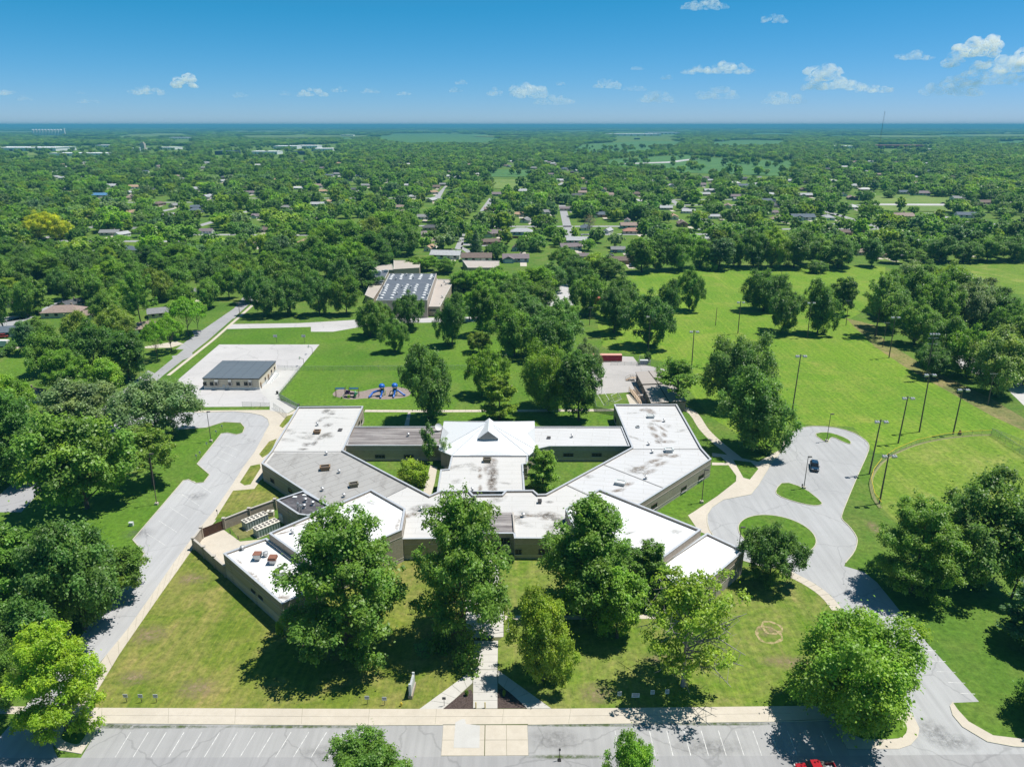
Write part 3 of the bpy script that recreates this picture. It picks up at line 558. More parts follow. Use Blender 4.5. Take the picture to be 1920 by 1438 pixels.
# hipped centre hall with gabled lantern
b0 = GL([(835.3,791.3),(999,791.3),(1000.5,843),(989.7,852.5),(848.9,852.5),(826,843)], 5.0)
hall = MB().prism(b0, 0, 5.0, top=False).build('wall', WALL_U, school, True)
hx = (b0[0][0]+b0[1][0])/2; y1, y0 = b0[0][1], b0[3][1]; xl, xr = b0[5][0], b0[2][0]; ap = (hx, (y0+y1)/2+1, 9.4)
ov = inset(b0, -.5); zz = [5.05]*6; m = len(ov)
pb = MB(); pb.add([(x, y, 5.05) for x, y in ov]+[ap], [(i, (i+1) % m, m) for i in (range(m) if area(ov) > 0 else range(m))])
hroof = pb.build('roof', PYR, school, True)
fb = MB(); fb.prism(inset(b0, -.55), 4.8, 5.04, bot=True); fb.build('fascia', COPE, hroof, True)
CRM = plain('cricket_metal', (.56,.58,.6), .4, .2)
for i in range(m):                                            # low crickets where each eave meets the parapet
    p, q = Vector(ov[i]), Vector(ov[(i+1) % m]); 
    if (p-q).length < 15: continue
    mid_ = (p+q)/2; a = p*.78+q*.22; c = p*.22+q*.78; ctr = Vector(ap[:2]); t_ = mid_*.84+ctr*.16
    MB().add([(a.x, a.y, 5.08), (c.x, c.y, 5.08), (t_.x, t_.y, 5.05+4.35*.16+.06)], [(0, 1, 2)]).build('cricket', CRM, hroof, True)
sb = MB()
for i in range(m):
    p, q = Vector((*ov[i], 5.05)), Vector((*ov[(i+1) % m], 5.05)); a = Vector(ap)
    sb.tube(p+Vector((0,0,.03)), a+Vector((0,0,.03)), .09, .09, 4)
sb.build('hip_cap', COPE, hroof, True)
lx, ly0 = hx+.3, G(915, 822, 7.5)[1]; lw_, ll = 5.3, 9.0; zb, ze, zr = 6.6, 7.7, 9.9
lan = MB(); lan.box((lx, ly0+ll/2, (zb+ze)/2), (lw_-.3, ll-.3, ze-zb))
lan.add([(lx-lw_/2+.15, ly0+.15, ze), (lx+lw_/2-.15, ly0+.15, ze), (lx, ly0+.15, zr-.1), (lx-lw_/2+.15, ly0+ll-.15, ze), (lx+lw_/2-.15, ly0+ll-.15, ze), (lx, ly0+ll-.15, zr-.1)], [(0,1,2),(4,3,5)])
lo = lan.build('lantern', COPE_B, school, True)
rb = MB(); h = lw_/2+.25
for sx in (-1, 1):
    rb.add([(lx, ly0-.3, zr), (lx+sx*h, ly0-.3, ze-.1), (lx+sx*h, ly0+ll, ze-.1), (lx, ly0+ll, zr), (lx, ly0-.3, zr-.16), (lx+sx*h, ly0-.3, ze-.26), (lx+sx*h, ly0+ll, ze-.26), (lx, ly0+ll, zr-.16)], [(0,1,2,3),(7,6,5,4),(0,4,5,1),(1,5,6,2)])
rb.build('lantern_roof', PYR, lo, True)
lv = MB()
for k in range(5): lv.box((lx, ly0+.1, ze+.15+k*.36), ((lw_-.5)*(1-(.15+k*.36)/2.3), .12, .08))
lv.build('louver', COPE_B, lo, True)
b = MB().box((lx-lw_/2+.1, ly0+ll/2, 7.15), (.12, ll-.5, .9)).build('lantern_side_strip', plain('dark_blue_strip', (.02,.08,.16), .15), lo, True)  # smooth dark blue strip along the left side wall of the lantern
# windows (placed on the wall plane they stand in)
def window(px, py, A, B, wd, ht, wall, vent=False, grid=(2, 1)):
    s, z = onwall(px, py, A, B); L = math.dist(A, B); ux, uy = (B[0]-A[0])/L, (B[1]-A[1])/L; rz = math.atan2(uy, ux)
    nx, ny = uy, -ux
    if nx*(-A[0])+ny*(-A[1]) < 0: nx, ny = -nx, -ny                  # towards the open side in view
    c = (A[0]+ux*s, A[1]+uy*s); f = MB(); t = .12
    for dz in (-1, 1): f.box((c[0]+nx*.06, c[1]+ny*.06, z+dz*(ht/2-t/2)), (wd, .22, t), rz)
    for ds in (-1, 1): f.box((c[0]+nx*.06+ux*ds*(wd/2-t/2), c[1]+ny*.06+uy*ds*(wd/2-t/2), z), (t, .2, ht-2*t), rz)
    fr = f.build('window', FRAME, wall, True)
    gx, gz = grid
    for i in range(gx):
        for j in range(gz):
            w1 = (wd-2*t)/gx; h1 = (ht-2*t)/gz; o_ = -wd/2+t+w1*(i+.5)
            MB().box((c[0]+nx*.02+ux*o_, c[1]+ny*.02+uy*o_, z-ht/2+t+h1*(j+.5)), (w1-.06, .06, h1-.06), rz).build('pane', GLASS, fr, True)
    MB().box((c[0]+nx*.12, c[1]+ny*.12, z-ht/2-.08), (wd+.3, .3, .14), rz).build('sill', CONC_W, fr, True)
def g5(a, z=ZM): return G(*a, z)
SR = (g5((1334,860)), g5((1203.4,942)))
for a in ((1314.3,893.7),(1282,916),(1226.3,948.8)): window(*a, *SR, 2.4, 1.3, mwall)
SF = (g5((964.5,1008.5)), g5((1076,1009))); window(972, 1034.4, *SF, 1.4, 1.2, mwall); window(1021, 1034.4, *SF, 2.6, 1.2, mwall)
SP_ = (g5((859,999.5)), g5((963,999.5))); window(947, 1014.5, *SP_, 2.2, 1.7, mwall, grid=(3, 2)); window(880, 1014.5, *SP_, 2.2, 1.7, mwall, grid=(3, 2))
SJ = (g5((649,835), 4.8), g5((834,835), 4.8))
for a in ((712.6,855.7),(766.4,855.7)): window(*a, *SJ, 2.8, 1.05, jw, grid=(3, 1))
SK = (g5((1030,836), 4.8), g5((1181,836), 4.8))
for a in ((1065.6,852.8),(1118.8,852.8)): window(*a, *SK, 2.8, 1.0, kw, grid=(3, 1))
SB = (g5((490,868)), g5((566,917)))
for a in ((510.8,901),(544.5,920)): window(*a, *SB, 1.8, 1.1, mwall)
SE = (g5((418.5,1037), 6.1), g5((528.5,1131.4), 6.1))
for a in ((475,1107.7),(489,1119.5)): window(*a, *SE, 1.6, .55, ewl, grid=(1, 1))
SA = (g5((681,761.2)), g5((643,843.5)))
for a in ((677.7,790.4),(673,793.5)): window(*a, *SA, 1.4, 1.2, mwall)
window(1154.4, 787.4, g5((1151.4,757.6)), g5((1185,838)), 1.6, 1.3, mwall)
# doors
def door(px, py, A, B, wd, ht, wall, m=FRAME):
    s, _ = onwall(px, py, A, B); L = math.dist(A, B); ux, uy = (B[0]-A[0])/L, (B[1]-A[1])/L; rz = math.atan2(uy, ux); nx, ny = uy, -ux
    if nx*(-A[0])+ny*(-A[1]) < 0: nx, ny = -nx, -ny
    c = (A[0]+ux*s, A[1]+uy*s)
    d = MB().box((c[0]+nx*.06, c[1]+ny*.06, ht/2+.03), (wd, .2, ht), rz).build('door', m, wall, True)
    MB().box((c[0]+nx*.2+ux*wd*.1, c[1]+ny*.2+uy*wd*.1, 1.1), (.08, .1, .4), rz).build('handle', STEEL, d, True)
for a in (893, 915, 930): door(a, 1030, *SP_, 2.0, 2.5, mwall)
SL = (g5((518,936.8), 5.6), g5((559.4,963.5), 5.6)); door(528, 975, *SL, 1.7, 2.3, lw, SKIRT)
# drain pipe and wall lamp on the lower right block
SG = (g5((1396,1031), 6.1), g5((1293,1119), 6.1))
s, z = onwall(1341, 1107, *SG); L = math.dist(*SG); u = ((SG[1][0]-SG[0][0])/L, (SG[1][1]-SG[0][1])/L); nn = (-u[1], u[0]) if -u[1]*-1 < 0 else (u[1], -u[0])
nn = (u[1], -u[0]) if (u[1]*-SG[0][0]-u[0]*-SG[0][1]) > 0 else (-u[1], u[0])
c = (SG[0][0]+u[0]*s+nn[0]*.15, SG[0][1]+u[1]*s+nn[1]*.15)
MB().tube((*c, 0), (*c, z+.6), .07).build('drain_pipe', STEEL_D, ewr, True); MB().box((c[0]+nn[0]*.25, c[1]+nn[1]*.25, z+.75), (.4, .5, .35)).build('wall_lamp', SKIRT, ewr, True)
# roof fittings
def vent(px, py, z, roof, k=1.0):
    x, y = G(px, py, z); b = MB().lathe((x, y, z), [(.42*k, 0), (.42*k, .1), (.24*k, .12), (.24*k, .75*k), (.46*k, .8*k), (.46*k, .95*k), (.12*k, 1.12*k)], 10); b.build('roof_vent', STEEL, roof, True)
def curb(px, py, z, roof, wd, dp, ht, m, rz=0.0, open_=True, name='roof_hatch'):
    x, y = G(px, py, z); b = MB(); b.box((x, y, z+ht*.35), (wd*.8, dp*.8, ht*.7), rz); o = b.build(name, m, roof, True)
    q = MB(); 
    for dx, dy, sx, sy in ((0,-.44,1,.12),(0,.44,1,.12),(-.44,0,.12,.76),(.44,0,.12,.76)):
        a, c = dx*wd, dy*dp; q.box((x+a*math.cos(rz)-c*math.sin(rz), y+a*math.sin(rz)+c*math.cos(rz), z+ht*.8), (wd*sx, dp*sy, ht*.4), rz)
    q.build('hatch_rim', m, o, True)
    MB().box((x, y, z+ht*.72), (wd*.74, dp*.74, .06), rz).build('hatch_grille', STEEL_D if open_ else SKIRT, o, True)
BRN = plain('brown_hood_paint', (.23,.15,.085), .7); OLV = plain('olive_hood_paint', (.17,.15,.1), .7); LGR = plain('pale_grey_hood', (.5,.53,.53), .5); DGR = plain('dark_grey_hood', (.13,.125,.13), .6)
curb(610, 881, ZD, mroof, 2.7, 1.7, 1.2, BRN, R(12)); curb(663.6, 912.5, ZD, mroof, 2.3, 1.5, 1.1, OLV, R(20)); curb(595, 812.5, ZD, mroof, 2.0, 1.6, 1.0, BRN, 0); curb(638, 807, ZD, mroof, 1.2, 1.6, .35, DGR)
curb(913.3, 957, ZD, mroof, 2.4, 1.6, 1.2, OLV); curb(1012, 943, ZD, mroof, 1.0, 1.0, .9, DGR); curb(1220, 783, ZD, mroof, 2.3, 1.6, .9, LGR, 0, False); curb(1253.8, 847, ZD, mroof, 2.4, 1.7, 1.0, LGR, 0, False); curb(1162.8, 908, ZD, mroof, 2.6, 1.9, .9, LGR, R(-22), False)
curb(1195.7, 801.5, ZD, mroof, 1.1, 1.2, .5, LGR); curb(1029, 822, 4.45, kr, 1.1, 1.1, .5, DGR); curb(913.5, 866, 4.6, ir, 2.3, 1.4, 1.1, OLV)
for q in ((612.3,853),(636.4,887),(605,920.5),(645.3,932),(789.7,957),(981,969),(1245.4,791),(1216.4,834.5),(1223,849.5),(1211,898)): vent(*q, ZD, mroof)
for q in ((595.5,798,ZD,mroof),(1072.5,820,4.45,kr),(765.8,818,4.45,jr),(886,921,4.6,ir),(548.6,1000,7.4,drf),(455,1031,5.6,erf)): vent(*q)
for q in ((573,941),(586.9,947),(570.8,952.5)): vent(*q, 5.1, lr, 1.05)
b = MB()
for q in ((559.4,957),(565,961)): x, y = G(*q, 5.1); b.tube((x, y, 5.1), (x, y, 7.0), .22, .22, 8); b.tube((x, y, 7.0), (x, y, 7.25), .34, .2, 8)
b.build('flue', STEEL, lr, True)
for q in ((553,932.5),(571,929)): x, y = G(*q, 5.1); MB().box((x, y, 5.2), (1.0, .7, .25)).build('roof_pad', SKIRT, lr, True)
# fans on the lower left block
x, y = G(483.7, 1049, 5.6); b = MB().box((x, y, 6.05), (1.0, 1.0, .9)); b.box((x, y, 6.75), (1.5, 1.5, .75)); o = b.build('exhaust_hood', STEEL, erf, True); MB().box((x+.78, y, 6.75), (.08, 1.1, .55)).build('hood_grille', STEEL_D, o, True); MB().box((x, y, 7.15), (1.56, 1.56, .06)).build('hood_cap', RUST, o, True)
x, y = G(498.6, 1043, 5.6); b = MB().lathe((x, y, 5.6), [(.4, 0), (.4, .5), (.62, .55), (.62, 1.0), (.2, 1.15)], 8); b.build('roof_fan', STEEL, erf, True)
x, y = G(512.4, 1056, 5.6); o = MB().box((x, y, 6.15), (1.1, 1.1, 1.1)).build('exhaust_hood', STEEL, erf, True); MB().box((x, y, 7.0), (1.7, 1.7, .6), 0, .9).build('hood_cap', RUST, o, True)
x, y = G(525.4, 1077, 5.6); o = MB().lathe((x, y, 5.6), [(.75, 0), (.75, .5), (.95, .55), (1.0, 1.2), (.8, 1.35)], 16).build('roof_fan', STEEL, erf, True); MB().lathe((x, y, 6.96), [(.6, 0), (.6, .05), (.25, .1)], 12).build('fan_grille', STEEL_D, o, True)
# satellite dish on the dark roof
x, y = G(822, 808, 4.45); b = MB().tube((x, y, 4.45), (x, y, 5.6), .06); d = Vector((.35, -.75, .55)).normalized(); a = d.orthogonal().normalized(); c_ = d.cross(a)
prof = [(0.02, 0), (.45, .06), (.85, .2), (1.1, .36)]; vs = []; P0 = Vector((x, y, 5.7))
for r, hh in prof:
    for i in range(14): t_ = 2*math.pi*i/14; vs.append(P0+d*hh+a*(r*math.cos(t_))+c_*(r*math.sin(t_)))
b.add(vs, [(k*14+i, k*14+(i+1) % 14, (k+1)*14+(i+1) % 14, (k+1)*14+i) for k in range(3) for i in range(14)]); b.build('satellite_dish', SKIRT, jr, True)
# stains the weather has left on the roofs
def rstain(px, py, z, rx, ry, rot, roof, m=STAIN):
    x, y = G(px, py, z); q = []
    for a, c in ((-1,-1),(1,-1),(1,1),(-1,1)): q.append((a*rx, c*ry, 0))
    b = MB().add(q, [(0,1,2,3)]); o = b.build('roof_stain', m, roof); o.location = Vector((x, y, z))-org(roof); o.rotation_euler = (0,0,rot)
GST = stainmat('grey_roof_stain', (.2,.19,.18), .85)
for (px, py, rx, ry, r) in ((1219,771,1.8,3.6,.3),(1205,769,1.3,1.6,0),(1223,803,1.4,3.2,.2),(1231,818,1.3,4,.3),(1234,828,1.2,2,0),(1241,803,.9,3.4,.4),(1245,815,1.1,2.4,0),(1251,828,3,1.3,0),(1224,865,3.6,1.2,.6),(1200,878,3.8,1.6,.6),(1238,870,3.6,1.2,.6),(1219,884,3,1.2,.6),(1231,789,2,1,0),(1176,908,2.6,1.1,.6),(1244,853,2.6,1.6,.4),(1264,855,2.2,1.2,.5),(1160,919,2.5,1,.4)): rstain(px, py, ZD+.035, rx, ry, r, mroof)
for (px, py, rx, ry, r) in ((611,771,1.5,2.4,0),(621,776,1.6,1.2,0),(600,788,1,3,-.3),(615,797,1.6,2,-.4),(606,818,1.6,4,-.5),(576,833,1.8,1.8,0),(590,831,1,2,0),(568,842,2,1,0)): rstain(px, py, ZD+.012, rx, ry, r, mroof, GST)
for (px, py, rx, ry, r) in ((925,866,1.5,3,0),(920,880,2.4,4.8,.15),(924,893,1.8,6,0),(922,905,1.7,4.5,0),(924,917,1.4,2.5,0),(900,881,.7,2,0),(900,893,.8,2,0),(900,916,.7,2.5,0)): rstain(px, py, 4.612, rx, ry, r, ir)
for (px, py, rx, ry, r) in ((1027,967,1.5,1.4,0),(1027,967,3.4,2.4,0),(1045,974,3.4,1.2,-.3),(1055,978,2,1.4,0),(1000,966,4.5,.9,.1),(970,969,2,1,0),(1030,941,1.2,.8,0),(790,952,3.5,2,.4),(770,965,4,1.4,.6)): rstain(px, py, ZD+.012, rx, ry, r, mroof, GST if py < 960 else STAIN)
for (px, py, rx, ry, r) in ((476,1079,3,.7,-.75),(490,1094,2.5,.6,-.75),(448,1052,2,.4,-.75),(530,1120,2.2,1.1,.3)): rstain(px, py, 5.612, rx, ry, r, erf)
for (px, py, rx, ry, r) in ((560,984,4,.4,.44),(590,970,5,.45,.44),(620,958,5,.5,.44),(530,999,3,.5,.44),(745,985,.6,4,0)): rstain(px, py, 7.412, rx, ry, r, drf)
pr = random.Random(9); FAINT = stainmat('ponding_mark', (.3,.29,.27), .5)
for k in range(46):
    f_, g_ = pr.random(), pr.random(); rf_, z_, q_ = pr.choice([(mroof, ZD+.03, [(540,770),(670,770),(630,838),(520,838)]), (mroof, ZD+.034, [(1165,770),(1262,770),(1300,836),(1195,836)]), (mroof, ZD+.034, [(1190,846),(1315,850),(1230,910),(1080,905)]), (mroof, ZD+.014, [(820,935),(1040,935),(1060,995),(970,1000)]), (drr, 7.414, [(1130,930),(1290,990),(1230,1030),(1085,980)]), (drf, 7.414, [(690,925),(750,958),(620,1040),(520,1000)]), (ir, 4.614, [(850,870),(975,870),(975,910),(835,910)])])
    a_ = [q_[0][i]*(1-f_)+q_[1][i]*f_ for i in (0, 1)]; c_ = [q_[3][i]*(1-f_)+q_[2][i]*f_ for i in (0, 1)]; rstain(a_[0]*(1-g_)+c_[0]*g_, a_[1]*(1-g_)+c_[1]*g_, z_+k*.0004, pr.uniform(1.2, 4.5), pr.uniform(.6, 2.2), pr.uniform(-.8, .8), rf_, FAINT)
# ------------------------------------------------------------------ utility yard: screen wall, gate, chillers
ywp = [(515,936.5),(466.4,953.8),(418.8,972.6)]; yw2 = [(376.3,989.5),(361.9,1009.5),(381.3,1025.8),(400.7,1043.3),(421,1060.5)]
ys = thing('screen_wall', (*G(418, 1000), 0), 'tan block screen wall with capped piers round the school plant yard', 'wall')
for run in (ywp, yw2):
    P = GL(run, 2.8)
    for p, q in zip(P, P[1:]):
        L, Rr = strip([p, q], .25); MB().prism(L+Rr[::-1], 0, 2.65).build('wall_panel', WALL_S, ys, True)
        L, Rr = strip([p, q], .45); MB().prism(L+Rr[::-1], 2.65, 2.82, bot=True).build('wall_cap', COPE_B, ys, True)
    for p in P: MB().box((*p, 1.5), (.55, .55, 3.0)).build('pier', WALL_S, ys, True); MB().box((*p, 3.06), (.75, .75, .16)).build('pier_cap', COPE_B, ys, True)
ga, gb_ = G(418.8, 972.6, 2.8), G(376.3, 989.5, 2.8); L = math.dist(ga, gb_); u = ((gb_[0]-ga[0])/L, (gb_[1]-ga[1])/L); rz = math.atan2(u[1], u[0])
gate = thing('yard_gate', (*ga, 0), 'brown timber double gate with cross rails in the plant yard wall', 'gate')
for k in range(26):
    s = .45+k*(L-.9)/25; MB().box((ga[0]+u[0]*s, ga[1]+u[1]*s, 1.3), (.21, .05, 2.35+random.uniform(-.04,.04)), rz).build('board', TIMBER, gate, True)
for z_ in (.5, 1.3, 2.1): MB().box((ga[0]+u[0]*L/2+u[1]*.08, ga[1]+u[1]*L/2-u[0]*.08, z_), (L-.8, .1, .14), rz).build('rail', DECKW if z_ == 1.3 else TIMBER, gate, True)
DGF = plain('fan_grey', (.13,.125,.12), .6); CHP = plain('chiller_post', (.4,.45,.45), .5); CHW = plain('chiller_top_paint', (.6,.57,.5), .6); CHS = plain('chiller_coil', (.3,.36,.37), .5, .2)
for (q, lab) in (([(451.4,975),(494,957.5),(503.3,963.2),(460.8,981.3)], 'pale twin-row rooftop style chiller standing beside the yard wall'), ([(472.7,988.2),(514.6,970),(525.2,977),(481.4,995)], 'pale chiller with two rows of fans standing nearest the school wall')):
    P = GL(q, 2.1); c = (sum(p[0] for p in P)/4, sum(p[1] for p in P)/4); t = thing('chiller', (*c, 0), lab, 'air conditioner', 'chillers in the plant yard')
    MB().prism(inset(P, -.12), 0, .12).build('base_pad', CONC, t, True); MB().prism(inset(P, .08), .12, 2.0).build('casing', CHS, t, True); MB().prism(P, 2.0, 2.12, bot=True).build('top_panel', CHW, t, True)
    for k in range(9):
        f = (k+.5)/9
        for A, B in ((P[0], P[1]), (P[3], P[2])): MB().box((A[0]*(1-f)+B[0]*f, A[1]*(1-f)+B[1]*f, 1.05), (.07, .1, 1.85), math.atan2(B[1]-A[1], B[0]-A[0])).build('coil_post', CHP, t, True)
    for r_ in (.3, .7):
        for k in range(6):
            f = (k+.5)/6; A = (P[0][0]*(1-r_)+P[3][0]*r_, P[0][1]*(1-r_)+P[3][1]*r_); B = (P[1][0]*(1-r_)+P[2][0]*r_, P[1][1]*(1-r_)+P[2][1]*r_); x, y = A[0]*(1-f)+B[0]*f, A[1]*(1-f)+B[1]*f
            o = MB().lathe((x, y, 2.12), [(.34, 0), (.34, .1), (.29, .11), (.27, .03)], 12).build('fan', DGF, t, True)
x, y = G(508, 966, 0); t = thing('condenser_unit', (x, y, 0), 'small tan condenser box beside the far chiller at the plant block', 'air conditioner'); MB().box((0,0,.6), (1.6,1.0,1.2)).build('casing', CREAM, t); MB().box((0,0,1.24), (1.7,1.1,.08)).build('lid', CHW, t); MB().lathe((0,0,1.28), [(.35,0),(.35,.05),(.1,.06)], 10).build('fan', STEEL_D, t)
sheet('yard_turf', GL([(421,975),(470,955),(512,960),(522,985),(478,1004),(448,1011)]), .03, GR['dry'])
for q in ((432,1000,'nearer'), (447,1011,'farther')):
    x, y = G(*q[:2]); MB().tube((x, y, 0), (x, y, 1.0), .1).single('bollard', STEEL_D, f"dark steel bollard on the plant yard slab edge, the {'one nearer the gate' if q[2] == 'nearer' else 'one nearer the lower white block'}", 'bollard', 'bollards in the plant yard')
# ------------------------------------------------------------------ modular classroom
def boxbuilding(name, P, H, label, cat, wallm, roofm, group=None, over=.0, fasc=None):
    """a flat-roofed block on the footprint P (roof outline)"""
    c = (sum(p[0] for p in P)/len(P), sum(p[1] for p in P)/len(P)); t = thing(name, (*c, 0), label, cat, group)
    wl = MB().prism(inset(P, over), 0, H-.25, top=False).build('wall', wallm, t, True)
    MB().prism(P, H-.25, H, top=False, bot=True).build('fascia', fasc or COPE_B, t, True)
    rf = MB().poly(inset(P, .02), H-.01).build('roof', roofm, t, True)
    return t, wl, rf
MP = GL([(416.9,676.2),(517.8,676.9),(485.2,710.1),(378.5,709.4)], 4.3)
mod, mw, mr = boxbuilding('modular_classroom', MP, 4.3, 'cream modular classroom with a blue-grey panelled flat roof on the bleached court', 'classroom', CREAM, BLUEROOF, None, .25, FASC)
for k in range(6):
    f0, f1 = k/6+.004, (k+1)/6-.004; q = [(MP[0][0]*(1-f)+MP[1][0]*f, MP[0][1]*(1-f)+MP[1][1]*f) for f in (f0, f1)]+[(MP[3][0]*(1-f)+MP[2][0]*f, MP[3][1]*(1-f)+MP[2][1]*f) for f in (f1, f0)]
    MB().prism(inset(q, .03), 4.28, 4.36+.02*(k % 2)).build('roof_panel', BLUEROOF, mr, True)
A, B = inset(MP, .25)[0:2] if False else (MP[3], MP[2])
wi = inset(MP, .25); wi = sorted(wi, key=lambda p: p[1]); FA, FB = sorted(wi[:2]); RA, RB = FB, sorted(wi[2:])[1]
MB().prism(inset(MP, .17), 0, .95, top=False).build('skirting', SKIRT, mw, True)
for a in (384.0, 397.0, 446.5, 461.0): window(a, 719.5, FA, FB, 1.2, 1.2, mw)
for a in (406.5, 431.5, 469.3):
    s, z = onwall(a, 715, FA, FB); x, y = FA[0]+s*(FB[0]-FA[0])/math.dist(FA, FB), FA[1]; o = MB().box((x, y-.45, 2.5), (1.1, .9, 2.1)).build('wall_air_conditioner', STEEL, mw, True); MB().box((x, y-.92, 2.3), (.9, .05, 1.2)).build('grille', STEEL_D, o, True); MB().box((x, y-.5, 3.62), (1.25, 1.0, .12)).build('cover', LGR, o, True)
for a in ((502.5,701.5),(489,722)): door(*a, RA, RB, 1.0, 2.2, mw, BRN)
for a in ((497,710),(508.5,696),(514.3,690)): window(*a, RA, RB, .9, 1.0, mw)
for a in (419.5, 427): door(a, 722, FA, FB, .8, 1.7, mw, LGR)
x, y = G(507, 712, 0); rm = thing('access_ramp', (x+1.6, y, 0), 'white access ramp with handrails along the modular classroom door side', 'ramp')
MB().add([(x, y-4.5, 0), (x+1.6, y-4.5, 0), (x+1.6, y+5.5, 0), (x, y+5.5, 0), (x, y+4, .9), (x+1.6, y+4, .9), (x+1.6, y+5.5, .9), (x, y+5.5, .9)], [(0,1,5,4),(4,5,6,7),(1,2,6,5),(0,4,7,3),(2,3,7,6)]).build('deck', SKIRT, rm, True)
for sx in (.05, 1.55):
    b = MB(); b.path([(x+sx, y-4.5, .9), (x+sx, y+4, 1.8), (x+sx, y+5.5, 1.8)], .05)
    for k in range(6): b.tube((x+sx, y-4.5+k*1.9, .1*k), (x+sx, y-4.5+k*1.9, .9+.2*k*.5+.0), .04)
    b.build('handrail', STEEL, rm, True)
# ------------------------------------------------------------------ brown portables, ramp and stairs by the play court
def portable(P, H, label):
    t, wl, rf = boxbuilding('portable_classroom', P, H, label, 'classroom', BRN2, PTROOF, 'brown portable classrooms by the play court', .3, FASC)
    m_ = [((P[0][0]+P[1][0])/2, (P[0][1]+P[1][1])/2), ((P[3][0]+P[2][0])/2, (P[3][1]+P[2][1])/2)]; L, Rr = strip(m_, .25); MB().prism(L+Rr[::-1], H-.01, H+.07).build('roof_seam', FASC, rf, True)
    A, B = sorted(inset(P, .3), key=lambda p: p[0])[:2]
    if A[1] > B[1]: A, B = B, A
    L_ = math.dist(A, B)
    for f, dr in ((.2, 0), (.5, 1), (.8, 0)):
        q = (A[0]+(B[0]-A[0])*f, A[1]+(B[1]-A[1])*f); pp = PX(*q, 1.9 if not dr else 1.0)
        if dr: door(*pp, A, B, 1.0, 2.2, wl, STEEL_D)
        else: window(*pp, A, B, 1.2, 1.1, wl)
    return t
BRN2 = plain('taupe_panel_wall', (.27,.23,.2), .85); PTROOF = roofmem('taupe_roof', (.34,.31,.285), (.25,.23,.21), .5, 3.4)
portable(GL([(1191.5,697.5),(1240,694),(1263,718),(1204,720)], 3.8), 3.8, 'taupe portable classroom with a seamed roof, farther one behind the leafy tree')
portable(GL([(1205,722),(1264,720),(1288,752),(1221,756)], 3.8), 3.8, 'taupe portable classroom nearest the white school roof under the leafy tree')
A = G(1184, 735); B = G(1206, 760); rp = thing('timber_ramp', (*A, 0), 'long timber wheelchair ramp with rails beside the portable classrooms', 'ramp')
d = Vector((B[0]-A[0], B[1]-A[1])); L = d.length; d.normalize(); nrm = Vector((-d.y, d.x)); W2 = 1.0
q = [Vector(A)+nrm*W2, Vector(A)-nrm*W2, Vector(B)-nrm*W2, Vector(B)+nrm*W2]
MB().add([(*q[0], .95), (*q[1], .95), (*q[2], .1), (*q[3], .1), (*q[0], .75), (*q[1], .75), (*q[2], -.05), (*q[3], -.05)], [(0,3,2,1),(0,1,5,4),(1,2,6,5),(2,3,7,6),(3,0,4,7)]).build('deck', DECKW, rp, True)
for k in (-1, 1):
    b = MB(); o1 = Vector(A)+nrm*k*W2; o2 = Vector(B)+nrm*k*W2
    for z_ in (.5, 1.05): b.add([(*(o1+nrm*s_*.05), .95+z_+dz) for s_ in (-1, 1) for dz in (0, .14)]+[(*(o2+nrm*s_*.05), .1+z_+dz) for s_ in (-1, 1) for dz in (0, .14)], [(0,1,5,4),(2,6,7,3),(1,3,7,5),(0,4,6,2)])
    for i in range(8): p = o1.lerp(o2, i/7); zz_ = .95-.85*i/7; b.box((p.x, p.y, zz_/2+.6), (.1, .1, zz_+1.1))
    b.build('handrail', DECKW, rp, True)
x, y = G(1182, 713); stp = thing('timber_stairs', (x, y, 0), 'weathered timber stairs and landing at the farther portable classroom', 'stairs'); 
for k in range(5): MB().box((-1.6+k*.35, 0, .1+.19*k), (.36, 1.6, .1)).build('step', DECKW, stp)
MB().box((1.1, 0, 1.0), (1.8, 1.9, .12)).build('landing', DECKW, stp)
for sy in (-.85, .85):
    b = MB(); b.path([(-1.8, sy, .95), (0, sy, 1.95), (2, sy, 1.95)], .06, 4); 
    for q in ((-1.8, .95, 0), (0, 1.95, 0), (1, 1.95, 0), (2, 1.95, 0)): b.tube((q[0], sy, 0), (q[0], sy, q[1]), .05, .05, 4)
    b.build('handrail', DECKW, stp)
# ------------------------------------------------------------------ red container
xa, y = G(1112, 678.5); xb, _ = G(1166, 678.5); W_ = xb-xa; ct = thing('shipping_container', ((xa+xb)/2, y+1.25, 0), 'long red shipping container with a faded pink roof behind the play court', 'container')
b = MB().box((0, 0, 1.45), (W_, 2.4, 2.5)); 
ctb = b.build('box', REDC, ct)
b = MB()
for k in range(38): b.box((-W_/2+.3+k*(W_-.6)/37, -1.22, 1.45), (.14, .06, 2.3))
b.build('corrugation', REDC, ctb)['kind'] = 'stuff'
MB().box((0, 0, 2.74), (W_+.06, 2.5, .08)).build('roof', PINKC, ct); MB().box((0, -1.24, .3), (W_+.06, .1, .22)).build('bottom_rail', PINKC, ct); MB().box((0, -1.24, 2.62), (W_+.06, .1, .16)).build('top_rail', REDC, ct)
for sx in (-1, 1):
    MB().box((sx*(W_/2-.05), -1.22, 1.45), (.16, .16, 2.6)).build('corner_post', REDC, ct)
    MB().box((sx*W_/2, 0, 1.45), (.06, 2.2, 2.3)).build('door' if sx > 0 else 'end_panel', REDC, ct)
    MB().box((sx*(W_/2-.6), 0, .1), (.3, 2.4, .2)).build('foot', STEEL_D, ct)
